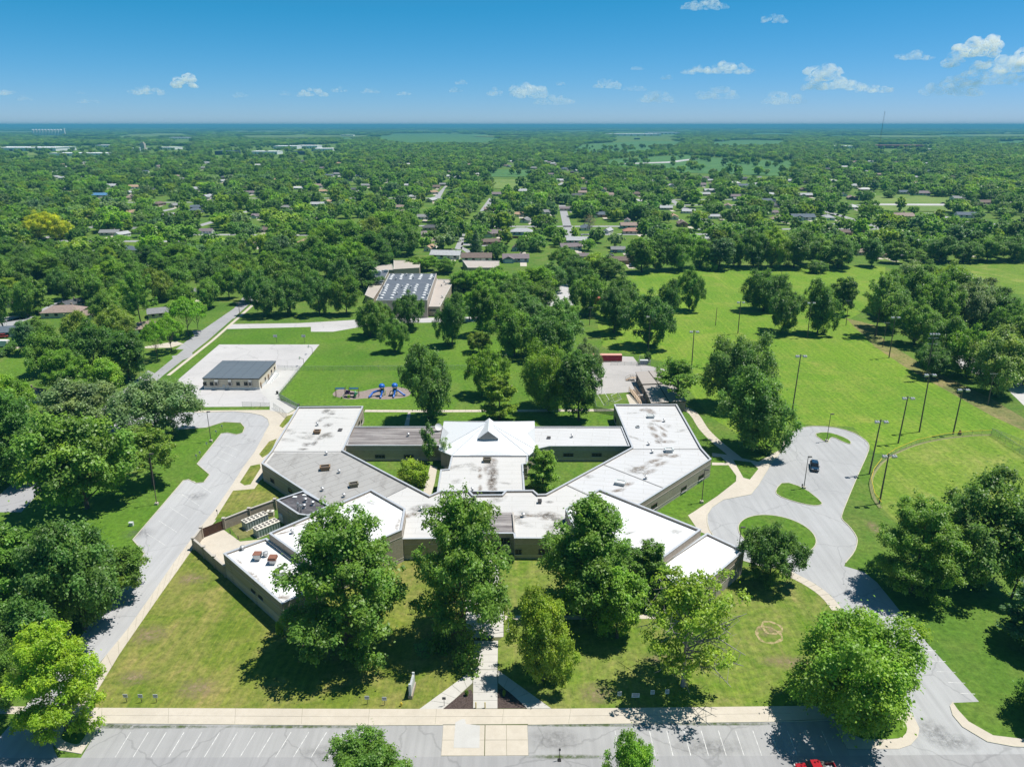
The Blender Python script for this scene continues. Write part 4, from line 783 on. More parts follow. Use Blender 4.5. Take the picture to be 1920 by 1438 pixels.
# ------------------------------------------------------------------ the other school behind, with skylights
t2c = G(760, 590); es = thing('brick_school', (*t2c, 0), 'large tan school behind the trees with a slate roof full of white skylights', 'school')
def eblock(P, H, m, wm=None):
    P = GL(P, H); wl = MB().prism(P, 0, H, top=False).build('wall', wm or WALL_U, es, True); rf = MB().poly(inset(P, .3), H-.3).build('roof', m, es, True)
    n = len(P); i2 = inset(P, .3); Q = P if area(P) > 0 else P[::-1]; vs = [(x, y, H) for x, y in Q]+[(x, y, H) for x, y in i2]+[(x, y, H-.3) for x, y in i2]; fs = []
    for i in range(n): j = (i+1) % n; fs += [(i, j, n+j, n+i), (n+i, n+j, 2*n+j, 2*n+i)]
    MB().add(vs, fs).build('coping', CONC_W, wl, True); return wl, rf
gw, gr_ = eblock([(730.4,513),(818.6,513),(800.9,562.8),(704.6,563.3)], 9.0, NAVYR, plain('gym_wall', (.42,.36,.31), .85))
ww, wr = eblock([(819.5,523),(852,524),(825,575),(804,575)], 5.0, TANR); window(811, 582, g5((804,575), 5), g5((825,575), 5), 3.2, .8, ww, grid=(4, 1))
eblock([(708.6,507),(729,508),(717,533),(694,532)], 5.0, NAVYR); eblock([(700,500),(735,495),(738,506),(708,507)], 5.0, TANR); eblock([(693,533),(717,533.5),(700,560),(684,553)], 4.6, TANR)
eblock([(738,488),(790,488),(786,502),(738,505)], 5.5, TANR); fw, fr_ = eblock([(867,488),(936,489),(936,502),(877,502)], 4.5, TANR)
for q in ((853,520),(858,532)): 
    x, y = G(*q, 3); MB().box((x, y, 1.6), (4, 5, 3.2)).build('entrance_canopy', CONC_W, es, True)
g4 = GL([(730.4,513),(818.6,513),(800.9,562.8),(704.6,563.3)], 9.0)
def gpt(u, v): a = [g4[0][i]*(1-u)+g4[1][i]*u for i in (0, 1)]; c = [g4[3][i]*(1-u)+g4[2][i]*u for i in (0, 1)]; return (a[0]*(1-v)+c[0]*v, a[1]*(1-v)+c[1]*v)
SKY = plain('skylight_dome', (.75,.75,.74), .3)
dome = MB().lathe((0, 0, 0), [(1.0, 0), (1.0, .35), (.7, .65), (.25, .78)], 8).mesh('skylight', SKY)
for u in (.08, .28, .48, .68, .9):
    for v in (.05, .11, .17, .23, .46, .53, .6, .67, .75, .83, .92):
        x, y = gpt(u+random.uniform(-.008, .008), v); o = bpy.data.objects.new('skylight', dome); COL.objects.link(o); o.parent = gr_; o.location = Vector((x, y, 8.7))-org(gr_); o.scale = (.95, .8, .8)
for (u, v) in ((.38,.08),(.55,.2),(.4,.56),(.58,.57),(.2,.25),(.97,.22),(.97,.55),(.97,.85),(.03,.56),(.03,.85),(.36,.8)): x, y = gpt(u, v); vent(*PX(x, y, 8.7), 8.7, gr_, 1.3)
for q in ((828,537),(836,534),(829,559),(833,530)): vent(*q, 4.7, wr, 1.2)
curb(706, 516, 4.7, gr_, 6, 3, 2.6, LGR, 0, False, 'rooftop_unit'); curb(724, 511, 4.7, gr_, 3, 2, 1.6, LGR, 0, False, 'rooftop_unit')
# ------------------------------------------------------------------ poles
def pole(name, bx, by, ty, label, cat, group, kind, r=.16, tx=None, m=None):
    x, y = G(bx, by); H = HT(bx, by, ty); t = thing(name, (x, y, 0), label, cat, group); tilt = 0
    if tx is not None:                                         # top leans as in the photo
        xt = (tx-CX)/SC(x, y, H); tilt = max(-.6, min(.6, xt-x))
    mm = m or WOODP; pl = MB().tube((0,0,0), (tilt,0,H), r*1.15, r*.75, 8).build('post', mm, t)
    if kind == 'flood':
        MB().box((tilt, -.05, H-.5), (3.4, .14, .16)).build('crossarm', STEEL, t)
        for dx in (-1.5, -.9, .9, 1.5):
            a = MB().tube((tilt+dx, -.15, H-.35), (tilt+dx, -.75, H-.75), .2, .42, 8).build('floodlight', STEEL, t); MB().tube((tilt+dx, -.755, H-.753), (tilt+dx, -.79, H-.777), .38, .38, 8).build('lens', SKIRT, a)
    elif kind == 'cross':
        for dz in (.4, 1.5, 2.6) if H > 14 else (.4,):
            MB().box((tilt, -.14, H-dz), (2.6, .12, .14)).build('crossarm', STEEL, t)
        b = MB(); [b.tube((tilt+dx, -.14, H-.33), (tilt+dx, -.14, H-.08), .07, .05, 6) for dx in (-1.2, -.5, .5, 1.2)]; b.build('insulator', LGR, t)
    elif kind == 'lamp':
        MB().box((0,0,.3), (.75,.75,.6)).build('footing', CONC, t); MB().box((tilt+.45, 0, H-.1), (1.0, .4, .2)).build('lamp_head', STEEL_D, t); MB().box((tilt+.55, 0, H-.215), (.6, .3, .03)).build('lens', SKIRT, t)
    elif kind == 'tower':
        for dz in (.3, 2.0, 4.2):
            MB().box((tilt, -.15, H-dz), (3.8, .14, .16)).build('crossarm', STEEL, t)
        for dx in (-1.5, -.5, .5, 1.5):
            a = MB().tube((tilt+dx, -.2, H-.2), (tilt+dx, -.9, H-.6), .2, .45, 8).build('floodlight', STEEL, t); MB().tube((tilt+dx, -.9, H-.6), (tilt+dx, -.93, H-.62), .4, .4, 8).build('lens', SKIRT, t)
    return t
fg = 'floodlight poles round the sports fields'
for bx, by, ty, tx, lab in ((1484,779,664,1501.7,'tall wooden floodlight pole in the mown field beside the big dark tree pair'),(1684,831,742.6,1702.6,'wooden floodlight pole just outside the curve of the ball field fence'),(1723.5,810,699,1740,'tallest looking floodlight pole between the two poles at the outfield fence top'),(1786.8,814,727,1806,'floodlight pole on the outfield fence line beside the small dark stump'),(1630,888.6,786,1652,'floodlight pole between the east lot kerb and the ball field fence'),(1648.7,944,850,1666.8,'floodlight pole inside the ball field fence near the wooded corner'),(1296,699,619,1301.6,'floodlight pole standing behind the leafy tree at the portable classrooms'),(1215.6,660,591,1220,'pale floodlight pole rising from the shadow behind the red container'),(1383.4,625.6,564.7,1389,'floodlight pole in the bright field left of the four tree clump'),(1513.8,633,565.6,1519.4,'floodlight pole standing in front of the four tree clump'),(1666.8,671,592.6,1679,'floodlight pole on the dry verge in front of the forest edge')):
    pole('floodlight_pole', bx, by, ty, lab, 'light pole', fg, 'flood', .2, tx)
pole('floodlight_tower', 1736, 712.6, 624, 'thick double floodlight tower with three crossarms before the forest', 'light pole', fg, 'tower', .3, 1747.7)
for bx, by, ty, tx, lab in ((1341.6,610.6,577,1344.4,'short bare pole in the bright field'),(1586,610.6,562.8,1591.6,'utility pole with three crossarms at the end of the dry verge'),(1655,651,604,1663,'utility pole on the dry verge beside the leaning tall tree'),(1852,759.5,699,1863.5,'utility pole with a pale crossarm near the grey forest lot'),(1105,610,575.6,1107.5,'utility pole left of the dark trees behind the red container'),(450,596,567,447,'wooden utility pole at the junction of the west street'),(1421,510,482,1422,'far utility pole before the tree belt at the field edge'),(1465,521,506,1466,'small far post in the field before the tree belt')):
    pole('utility_pole', bx, by, ty, lab, 'utility pole', 'utility poles', 'cross' if by not in (610.6, 521) or bx > 1500 else 'bare', .15, tx)
lg = 'car park lamps'
for bx, by, ty, tx, lab in ((396,828,771.5,387.7,'slim car park lamp on the grass bulb at the top of the west driveway'),(294,946,850,281,'tall pale car park lamp beside the light green tree on the side lawn'),(1315.6,942.5,880,1321.6,'slim lamp on the lawn beside the east classroom wing'),(1549.6,827.7,775.6,1558,'car park lamp on the bow shaped island of the east lot'),(1507,916,855.6,1515.6,'car park lamp on the three cornered island next to the dark blue car'),(1384,1042,987.7,1389.7,'lamp behind the corner of the lower right white roof'),(1606,1200,1137,1610.8,'short lamp rising behind the round dense tree at the east drive'),(131,1189,1122,120,'lamp among the dark trees at the foot of the west driveway')):
    pole('parking_lamp', bx, by, ty, lab, 'lamp post', lg, 'lamp', .1, tx, STEEL_D if bx != 294 else WOODP)
# wires between utility poles
def wire(name, a, c, za, zc, lab):
    A, B = G(*a), G(*c); b = MB(); P = []
    for i in range(13): f = i/12; P.append((A[0]*(1-f)+B[0]*f, A[1]*(1-f)+B[1]*f, za*(1-f)+zc*f-4*f*(1-f)*1.1))
    b.path(P, .03, 4); b.single(name, STEEL_D, lab, 'cable', 'overhead cables')
wire('overhead_cable', (1586,610.6), (1655,651), 11.0, 10.4, 'overhead cable from the verge end pole to the pole by the leaning tree')
wire('overhead_cable', (1655,651), (1852,759.5), 10.2, 11.6, 'long overhead cable in front of the forest edge')
# ------------------------------------------------------------------ fences
def fence(pts, h, label, netm=NET, top=STEEL, sp=3.0, name='chain_link_fence', group='chain link fences'):
    P = GL(pts); c = P[len(P)//2]; t = thing(name, (*c, 0), label, 'fence', group); 
    for a, q in zip(P, P[1:]):
        L = math.dist(a, q); n = max(1, round(L/sp)); 
        MB().add([(*a, .05), (*q, .05), (*q, h-.05), (*a, h-.05)], [(0,1,2,3)]).build('mesh_panel', netm, t, True)
        MB().tube((*a, h), (*q, h), .07 if top is YEL else .035, None, 6).build('top_rail', top, t, True)
        for i in range(n): f = i/n; MB().tube((a[0]*(1-f)+q[0]*f, a[1]*(1-f)+q[1]*f, 0), (a[0]*(1-f)+q[0]*f, a[1]*(1-f)+q[1]*f, h+.05), .04, None, 5).build('post', STEEL, t, True)
    MB().tube((*P[-1], 0), (*P[-1], h+.05), .04, None, 5).build('post', STEEL, t, True); return t
fence([(1651,952),(1638,934),(1632,907),(1637,888),(1653,867),(1678,850),(1718,833),(1770,822),(1822,816.5),(1858,815.5)], 1.6, 'curved ball field fence with a yellow top rail', NET, YEL)
fence([(1858,816),(1925,860)], 2.4, 'tall straight fence running right from the end of the yellow topped fence'); fence([(1858,814),(1930,842)], 2.0, 'farther of the two straight fences beyond the outfield corner')
fence([(521,693),(562,695),(754,694),(880,693)], 1.8, 'long fence across the lawn behind the playground'); fence([(562,696),(523,744)], 1.8, 'fence down the edge of the bleached court'); fence([(523,747),(561,769)], 2.0, 'green slatted fence beside the white classroom roof', NET_G)
fence([(561,769),(645,769)], 1.6, 'green slatted fence just behind the upper left white roof', NET_G); fence([(455,763),(506,764)], 1.8, 'fence along the front edge of the bleached court'); fence([(513,765),(520,770),(530,776),(538,784)], 1.8, 'zigzag gate fence across the walk to the bleached court', NET, STEEL, 1.6)
fence([(1112,742),(1118,772),(1152,779)], 1.9, 'green slatted fence beside the soccer goals', NET_G); fence([(1145,685),(1196,685),(1200,686)], 1.5, 'low fence across the play court before the red container')
fence([(1197,686),(1220,686),(1212,676),(1199,676),(1197,686)], 2.2, 'small fenced enclosure round the blue-grey unit')
x, y = G(1207, 683); t = thing('utility_cabinet', (x, y, 0), 'blue-grey utility cabinet inside the small fenced enclosure', 'cabinet'); MB().box((0,0,.9), (3.0,1.4,1.6)).build('casing', plain('blue_grey_paint', (.16,.2,.3), .6), t); MB().box((0,0,1.75), (3.2,1.6,.1)).build('lid', LGR, t); MB().box((0,-.73,.9), (.06,.06,1.4)).build('handle', STEEL_D, t)
# ------------------------------------------------------------------ signs, bollards, small fixtures
def sign(px, py, H, wd, ht, label, m=None, face=None, group='parking signs on the lawns', cat='sign', rz=0.0):
    x, y = G(px, py); t = thing('post_sign', (x, y, 0), label, cat, group, rz); MB().box((0,0,H/2), (.07,.07,H)).build('post', STEEL_D, t); o = MB().box((0,-.06,H-ht/2), (wd,.05,ht)).build('panel', m or LGR, t)
    MB().box((0,-.09,H-ht*.3), (wd*.8,.01,ht*.12)).build('lettering', STEEL_D, o); MB().box((0,-.09,H-ht*.6), (wd*.6,.01,ht*.1)).build('lettering', STEEL_D, o); return t
for px, py, lab in ((237.8,1315.5,'grey post sign on the left lawn, nearest the yellow-green tree'),(266,1316,'grey post sign on the left lawn, middle of the row of three'),(294,1316,'grey post sign on the left lawn, farthest from the yellow-green tree'),(689,1319,'grey post sign in front of the big maple shade, left of its twin'),(721.5,1321,'grey post sign in front of the big maple shade, beside the hydrant')): sign(px, py, 1.7, .75, .7, lab)
sign(833, 1323, 1.9, .6, .5, 'dark post sign at the tip of the left planting bed', DGR)
for px, py, lab in ((1161,1309,'small white sign under the half dead tree, leftmost of four'),(1191,1312,'widest white sign under the half dead tree'),(1222.7,1306,'white sign under the half dead tree, just left of its trunk'),(1250,1305,'white sign under the half dead tree, right of the trunk')): sign(px, py, 1.5, 1.3 if px == 1191 else .7, .9, lab, SKIRT)
for px, py, lab in ((406,816,'small white sign on the grass bulb by the west driveway, second from the kerb tip'),(417,806,'small white sign at the rounded tip of the grass bulb'),(388.5,839,'small white sign beside the slim lamp at the west driveway'),(376,856,'white sign on the side lawn just above the driveway notch'),(369,862,'lowest white sign on the side lawn by the driveway notch')): sign(px, py, 1.7, .45, .6, lab, SKIRT)
sign(408, 966, 1.6, .3, .45, 'slim sign post beside the west walk', DGR); sign(1503, 917, 1.6, .35, .7, 'short dark sign beside the lamp on the three cornered island', DGR)
x, y = G(773, 1297); t = thing('monument_sign', (x, y, 0), 'grey upright school name board standing edge-on in the maple shade', 'sign', None, R(86)); MB().box((0,0,.35), (3.2,.7,.7)).build('base', WALL_S, t); MB().box((0,0,1.6), (2.8,.3,1.9)).build('board', COPE, t); MB().box((0,-.17,1.6), (2.5,.04,1.6)).build('face', LGR, t); 
for sx in (-1.45, 1.45): MB().box((sx,0,1.5), (.25,.4,3.1 if sx < 0 else 2.7)).build('pillar', LGR, t)
for px, w_ in ((892.4,'left'), (909.5,'right')): x, y = G(px, 1327); MB().lathe((x,y,0), [(.09,0),(.09,1.15),(.05,1.22)], 8).single('bollard', YEL, f'yellow bollard in the entrance walk, the {"one beside the left planting bed" if w_ == "left" else "one in mid walk"}', 'bollard', 'yellow bollards')
x, y = G(752.5, 1323); t = thing('fire_hydrant', (x, y, 0), 'small yellow fire hydrant on the lawn edge at the front walk', 'hydrant'); MB().lathe((0,0,0), [(.16,0),(.14,.1),(.12,.55),(.17,.57),(.15,.7),(.06,.8)], 8).build('barrel', YEL, t); MB().tube((-.25,0,.42), (.25,0,.42), .07).build('nozzle', YEL, t)
x, y = G(247, 985); t = thing('utility_box', (x, y, 0), 'small white utility box alone on the side lawn', 'utility box'); MB().box((0,0,.45), (.9,.6,.9)).build('casing', SKIRT, t); MB().box((0,-.1,.93), (1.0,.75,.06)).build('lid', LGR, t)
for px, py, lab in ((520,739,'black rubbish bin at the modular classroom fence corner'),(560,763,'black rubbish bin at the end of the green slatted fence')): x, y = G(px, py); t = thing('rubbish_bin', (x, y, 0), lab, 'bin', 'black bins'); MB().lathe((0,0,0), [(.32,0),(.4,1.0)], 10).build('drum', RUB, t); MB().lathe((0,0,1.0), [(.44,0),(.42,.12),(.15,.2)], 10).build('lid', STEEL_D, t)
x, y = G(1049, 1425); t = thing('street_marker', (x, y, 0), 'slim dark marker post at the street gutter', 'post'); MB().tube((0,0,0), (0,0,2.4), .05).build('post', STEEL_D, t); MB().box((0,0,.08), (.5,.5,.16)).build('base', RUB, t); MB().box((0,-.04,2.15), (.3,.03,.45)).build('plate', STEEL_D, t)
x, y = G(1799, 815); t = MB().lathe((x,y,0), [(.5,0),(.55,.5),(.4,1.0),(.2,1.5)], 8).single('tree_stump', RUST, 'small dark reddish stump by the outfield fence', 'stump')
x, y = G(1212, 1178); t = thing('flag_pole', (*G(953, 1183), 0), 'white pole beside the entrance walk next to the yellow-green tree', 'pole'); MB().tube((0,0,0), (0,0,6.5), .06, .04).build('post', SKIRT, t); MB().lathe((0,0,6.5), [(.09,0),(.12,.1),(.05,.2)], 8).build('finial', STEEL, t); MB().box((0,0,.1), (.8,.8,.2)).build('base', CONC_W, t)
# basketball hoops
for px, py, ty, dx, lab in ((519,643,628,-.1,'basketball hoop behind the bleached court, left of the rear pair'),(571,643,628,.1,'basketball hoop behind the bleached court, right of the rear pair'),(586,664,650,-1.4,'basketball hoop on the bleached court side, farther from the classroom'),(570,686,671,-1.4,'basketball hoop on the bleached court side, nearer the classroom')):
    x, y = G(px, py); t = thing('basketball_hoop', (x, y, 0), lab, 'basketball hoop', 'basketball hoops'); b = MB().tube((0,0,0), (0,0,2.9), .08); b.tube((0,0,2.9), (dx,-.9 if abs(dx) < 1 else 0,3.4), .06); b.build('post', STEEL_D, t)
    ax = abs(dx) > 1; o = MB().box((dx,0 if ax else -.9,3.4), (.08,1.7,1.1) if ax else (1.7,.08,1.1)).build('backboard', LGR, t); c = (dx-.4, 0) if ax else (dx, -1.3)
    MB().path([(c[0]+.25*math.cos(a), c[1]+.25*math.sin(a), 3.05) for a in np.linspace(0, 2*math.pi, 9)], .03, 4).build('rim', RUST, t)
# soccer goals lying by the play court
for pts, lab in (([(1128,738),(1141,760)],'white soccer goal frame set slantwise on the grass by the play court'), ([(1145,752),(1158,746)],'white soccer goal frame standing square beside the slanted one')):
    A, B = G(*pts[0]), G(*pts[1]); t = thing('soccer_goal', (*A, 0), lab, 'goal frame', 'soccer goals'); d = Vector((B[0]-A[0], B[1]-A[1])).normalized(); nn = Vector((-d.y, d.x))*1.6
    if nn.y > 0: nn = -nn
    MB().path([(*A, 0), (*A, 2.1), (*B, 2.1), (*B, 0)], .08).build('goal_mouth', SKIRT, t, True)
    for q in (A, B): MB().path([(*q, 2.1), (q[0]+nn.x, q[1]+nn.y, .05), (*q, .05)], .06).build('side_brace', SKIRT, t, True)
    MB().tube((A[0]+nn.x, A[1]+nn.y, .05), (B[0]+nn.x, B[1]+nn.y, .05), .06).build('rear_bar', SKIRT, t, True)
# ------------------------------------------------------------------ playground
x, y = G(652, 744); t = thing('climbing_frame', (x, y, 0), 'play structure with brown posts, blue overhead ladders and a green spiral slide', 'playground'); t.scale = (.54,.6,.62); k = 1.0
for sx, sy in ((-7.6,1),(-7.6,-1),(7.3,1),(7.3,-1)): MB().tube((sx*k,sy,0), (sx*k,sy,5.2), .16).build('post', BROWNP, t)
for a, c in ((-7.6,-1.4),(1.4,7.3)):
    o = MB().box(((a+c)/2,0,5.1), (c-a,.16,.2)); [o.box(((a+c)/2,s_,5.1), (c-a,.14,.2)) for s_ in (-1, 1)]; o.build('ladder_rail', BLUE, t)
    for i in range(7): MB().tube((a+(c-a)*(i+.5)/7,-1,5.1), (a+(c-a)*(i+.5)/7,1,5.1), .06, None, 5).build('rung', BLUE, t)
for sx in (-1.4, 1.4):
    for sy in (-1.3, 1.3): MB().tube((sx,sy,0), (sx,sy,6.0), .16).build('tower_post', BROWNP, t)
MB().box((0,0,2.2), (3.2,3.0,.2)).build('deck', PURP, t)
for sy in (-1.35, 1.35): MB().box((0,sy,2.9), (2.5,.1,1.2)).build('panel', PURP, t)
MB().box((3.6,0,2.0), (3.4,2.6,.2)).build('deck', PURP, t); MB().box((3.2,-1.3,2.6), (2.6,.1,1.0)).build('panel', PURP, t)
b = MB(); P = []
for i in range(15): a_ = i/14*4.6; P.append((5.6+1.1*math.cos(a_), -1.0-1.1*math.sin(a_), 3.0-i*.2))
b.path(P, .5, 8); b.build('spiral_slide', GREENP, t); MB().lathe((5.4,-1.0,2.4), [(.6,0),(.6,1.2),(.2,1.5)], 10).build('slide_hood', plain('mint_plastic', (.3,.6,.4), .4), t)
MB().box((1.2,-2.2,.9), (1.6,.5,1.8)).build('climb_panel', LIME, t); MB().path([(-1.6,-1.2,2.3), (-3.4,-2.6,.15)], .35, 6).build('chute', STEEL, t); MB().box((-3.2,-3.2,.6), (.9,.4,1.2)).build('talk_panel', LIME, t)
for px, py, lab, dxs in ((717, 742, 'blue slide tower with a round dome, nearer the climbing frame', 1), (741, 741, 'blue slide tower with a round dome, nearest the dark tree', -1)):
    x, y = G(px, py); t = thing('slide_tower', (x, y, 0), lab, 'playground', 'blue slide towers'); t.scale = (.62,.62,.68)
    for sx in (-1, 1):
        for sy in (-1, 1): MB().tube((sx,sy,0), (sx,sy,4.9), .13).build('post', LIME if sy < 0 else GREENP, t)
    MB().box((0,0,2.4), (2.4,2.4,.18)).build('deck', BLUE_D, t); MB().lathe((0,0,4.9), [(1.75,0),(1.8,.5),(1.5,1.2),(.9,1.65),(.2,1.8)], 14).build('dome', BLUE, t)
    for sy in (-1.1, 1.1): MB().box((0,sy,3.1), (2.0,.1,1.2)).build('panel', BLUE_D if sy < 0 else GREENP, t)
    MB().path([(.2,-1.1,2.9), (.3,-2.2,2.5), (-.1,-3.4,1.2), (-.3,-4.6,.45)], .52, 8).build('tube_slide', BLUE, t)
    if dxs > 0: MB().path([(-1.1,0,2.9), (-3.2,-.2,2.6), (-5.2,-.8,2.0), (-6.0,-2.2,1.2), (-7.0,-3.6,.5)], .55, 8).build('tube_slide', BLUE, t)
    else: MB().path([(1.1,0,2.9), (2.2,-.3,2.5), (5.0,-1.0,.7), (6.0,-1.2,.4)], .5, 8).build('tube_slide', BLUE, t); MB().path([(-1.1,.2,2.6), (-2.6,.2,2.2), (-3.2,-.4,.3)], .2, 6).build('climber', GREENP, t)
    MB().box((1.6*dxs,1.6,1.2), (.2,.8,2.4)).build('ladder', LIME, t)
# ------------------------------------------------------------------ vehicles
def sect(x, hw, z0, z1, r=.18):
    return [(x, -hw+r*.4, z0), (x, hw-r*.4, z0), (x, hw, z0+r), (x, hw, z1-r), (x, hw-r, z1), (x, -hw+r, z1), (x, -hw, z1-r), (x, -hw, z0+r)]
def wheels(t, xs, hw, r=.36):
    for sx in xs:
        for sy in (-1, 1):
            w_ = MB().tube((sx, sy*(hw-.22), r), (sx, sy*hw, r), r, r, 14).build('wheel', RUB, t); MB().tube((sx, sy*(hw-.02), r), (sx, sy*(hw+.02), r), r*.6, r*.55, 10).build('rim', STEEL, w_)
def body(t, secs, name, m): o = MB().loft(secs).build(name, m, t); return o
def make_suv(label, cat='car', group=None):
    t = thing('suv_car', (0,0,0), label, cat, group); hw = .97
    bd = body(t, [sect(-2.4,.8,.45,.85), sect(-2.28,.93,.32,1.0), sect(-1.2,hw,.28,1.06), sect(1.0,hw,.28,1.1), sect(2.2,.95,.3,1.1), sect(2.42,.85,.42,.98)], 'body', PAINT)
    body(t, [sect(-1.35,.85,1.0,1.1,.05), sect(-.55,.74,1.0,1.7,.12), sect(.4,.76,1.0,1.76,.14), sect(1.6,.74,1.0,1.68,.12), sect(2.15,.82,1.0,1.12,.05)], 'cabin_glass', GLASS)
    body(t, [sect(-.5,.7,1.68,1.73,.05), sect(.4,.72,1.72,1.8,.05), sect(1.55,.7,1.66,1.72,.05)], 'roof', PAINT)
    for sy in (-1, 1):
        MB().box((-2.33, sy*.62, .82), (.2,.4,.18)).build('headlight', SKIRT, t); MB().box((2.36, sy*.72, .88), (.14,.25,.3)).build('tail_light', RUST, t); MB().box((-.95, sy*1.02, 1.12), (.18,.2,.15)).build('mirror', PAINT, t)
        b = MB(); b.box((-.2, sy*.82, 1.38), (.1,.08,.7)); b.box((.75, sy*.82, 1.38), (.1,.08,.7)); b.build('door_pillar', PAINT, t)
    MB().box((-2.42,0,.5), (.12,1.6,.28)).build('front_bumper', STEEL_D, t); MB().box((2.43,0,.55), (.12,1.65,.28)).build('rear_bumper', STEEL_D, t); wheels(t, (-1.45, 1.45), .96); return t
def copy_tree(o, parent=None):
    c = o.copy(); COL.objects.link(c); c.parent = parent
    for ch in list(o.children): copy_tree(ch, c)
    return c
def recolor(t, c, names=('body', 'roof', 'mirror', 'door_pillar', 'cab', 'hood', 'tailgate', 'bed', 'door')):
    for ch in t.children:
        if ch.name.split('.')[0] in names: ch.color = (*c, 1)
suv = make_suv('dark blue car parked alone in the middle of the east lot'); x, y = G(1526.5, 878); suv.location = (x, y, .01); suv.rotation_euler = (0,0,R(72)); recolor(suv, (.012,.035,.07)); suv.scale = (1.12,1.12,1.1)
cg = 'cars parked in the suburb'
for px, py, rz, c, lab in ((25,649,10,(.03,.06,.08),'dark teal car on the pale drive below the slate roofed house'),(826,466,5,(.02,.025,.04),'dark car in the drive of the house with the orange-tan roof'),(1154,474,80,(.02,.03,.06),'dark blue car before the grey-tan garage in the suburb'),(1092,479,5,(.2,.02,.02),'red car beside the purple-grey roof'),(1144,481,20,(.03,.05,.07),'dark car left of the long brown roof'),(925,427,20,(.6,.62,.63),'white car on the far drive above the brown roofed houses'),(1767,383,3,(.03,.04,.03),'dark car driving on the distant pale road'),(112,575,30,(.02,.02,.025),'black car in the tree shade near the brown hipped roof'),(3,634,20,(.25,.03,.03),'red car at the very edge beside the white truck')):
    o = copy_tree(suv); o.location = (*G(px, py), .03); o.rotation_euler = (0,0,R(rz)); tagp(o, lab, 'car', cg); recolor(o, c)
# red pickup on the street
x, y = G(1528, 1449); pk = thing('pickup_truck', (x, y, .012), 'shiny red pickup truck driving along the street at the bottom edge', 'pickup truck'); hw = .98
body(pk, [sect(-2.9,.8,.5,.9), sect(-2.75,.95,.4,1.05), sect(-1.6,hw,.36,1.16), sect(-1.2,hw,.36,1.18)], 'hood', PAINT); body(pk, [sect(-1.2,hw,.36,1.18), sect(.95,hw,.36,1.2)], 'body', PAINT)
body(pk, [sect(-1.35,.88,1.12,1.2,.04), sect(-.7,.76,1.12,1.82,.1), sect(.6,.76,1.12,1.84,.1), sect(.93,.84,1.12,1.3,.05)], 'cabin_glass', GLASS); body(pk, [sect(-.72,.72,1.8,1.86,.04), sect(0,.76,1.84,1.9,.05), sect(.62,.73,1.8,1.87,.04)], 'roof', PAINT)
for sy in (-1, 1):
    MB().box((1.95, sy*.9, .85), (2.0,.14,.75)).build('bed_side', PAINT, pk).color = (.33,.012,.02,1); MB().box((-1.0, sy*1.1, 1.25), (.2,.26,.2)).build('mirror', STEEL_D, pk); MB().box((-2.85, sy*.68, .85), (.16,.36,.2)).build('headlight', SKIRT, pk); MB().box((2.96, sy*.85, .95), (.08,.18,.4)).build('tail_light', RUST, pk); MB().box((1.95, sy*.86, 1.25), (2.05,.24,.06)).build('bed_rail', STEEL_D, pk)
MB().box((1.95,0,.6), (2.0,1.68,.2)).build('bed_floor', STEEL, pk); MB().box((1.2,0,1.05), (.5,1.6,.5)).build('tool_box', STEEL_D, pk); MB().box((2.93,0,.85), (.1,1.66,.72)).build('tailgate', PAINT, pk); MB().box((-2.95,0,.55), (.16,1.8,.3)).build('front_bumper', STEEL, pk); MB().box((3.04,0,.55), (.16,1.8,.24)).build('rear_bumper', STEEL, pk)
wheels(pk, (-1.95, 1.9), .98, .4); recolor(pk, (.33,.012,.02)); pk.rotation_euler = (0,0,R(1))
# white box truck at the left edge
x, y = G(4, 651); bt = thing('box_truck', (x, y, .03), 'white box truck half outside the left edge by the slate roofed house', 'truck'); MB().box((1,0,1.9), (4.2,2.2,2.5)).build('cargo_box', SKIRT, bt); body(bt, [sect(-2.6,.9,.5,1.2), sect(-2.4,1.0,.45,1.5), sect(-1.8,1.0,.45,2.2), sect(-1.15,1.0,.45,2.3)], 'cab', PAINT); MB().box((-2.15,0,1.8), (.5,1.7,.6)).build('windscreen', GLASS, bt); wheels(bt, (-1.8, 2.0), 1.05, .45); recolor(bt, (.7,.7,.7))
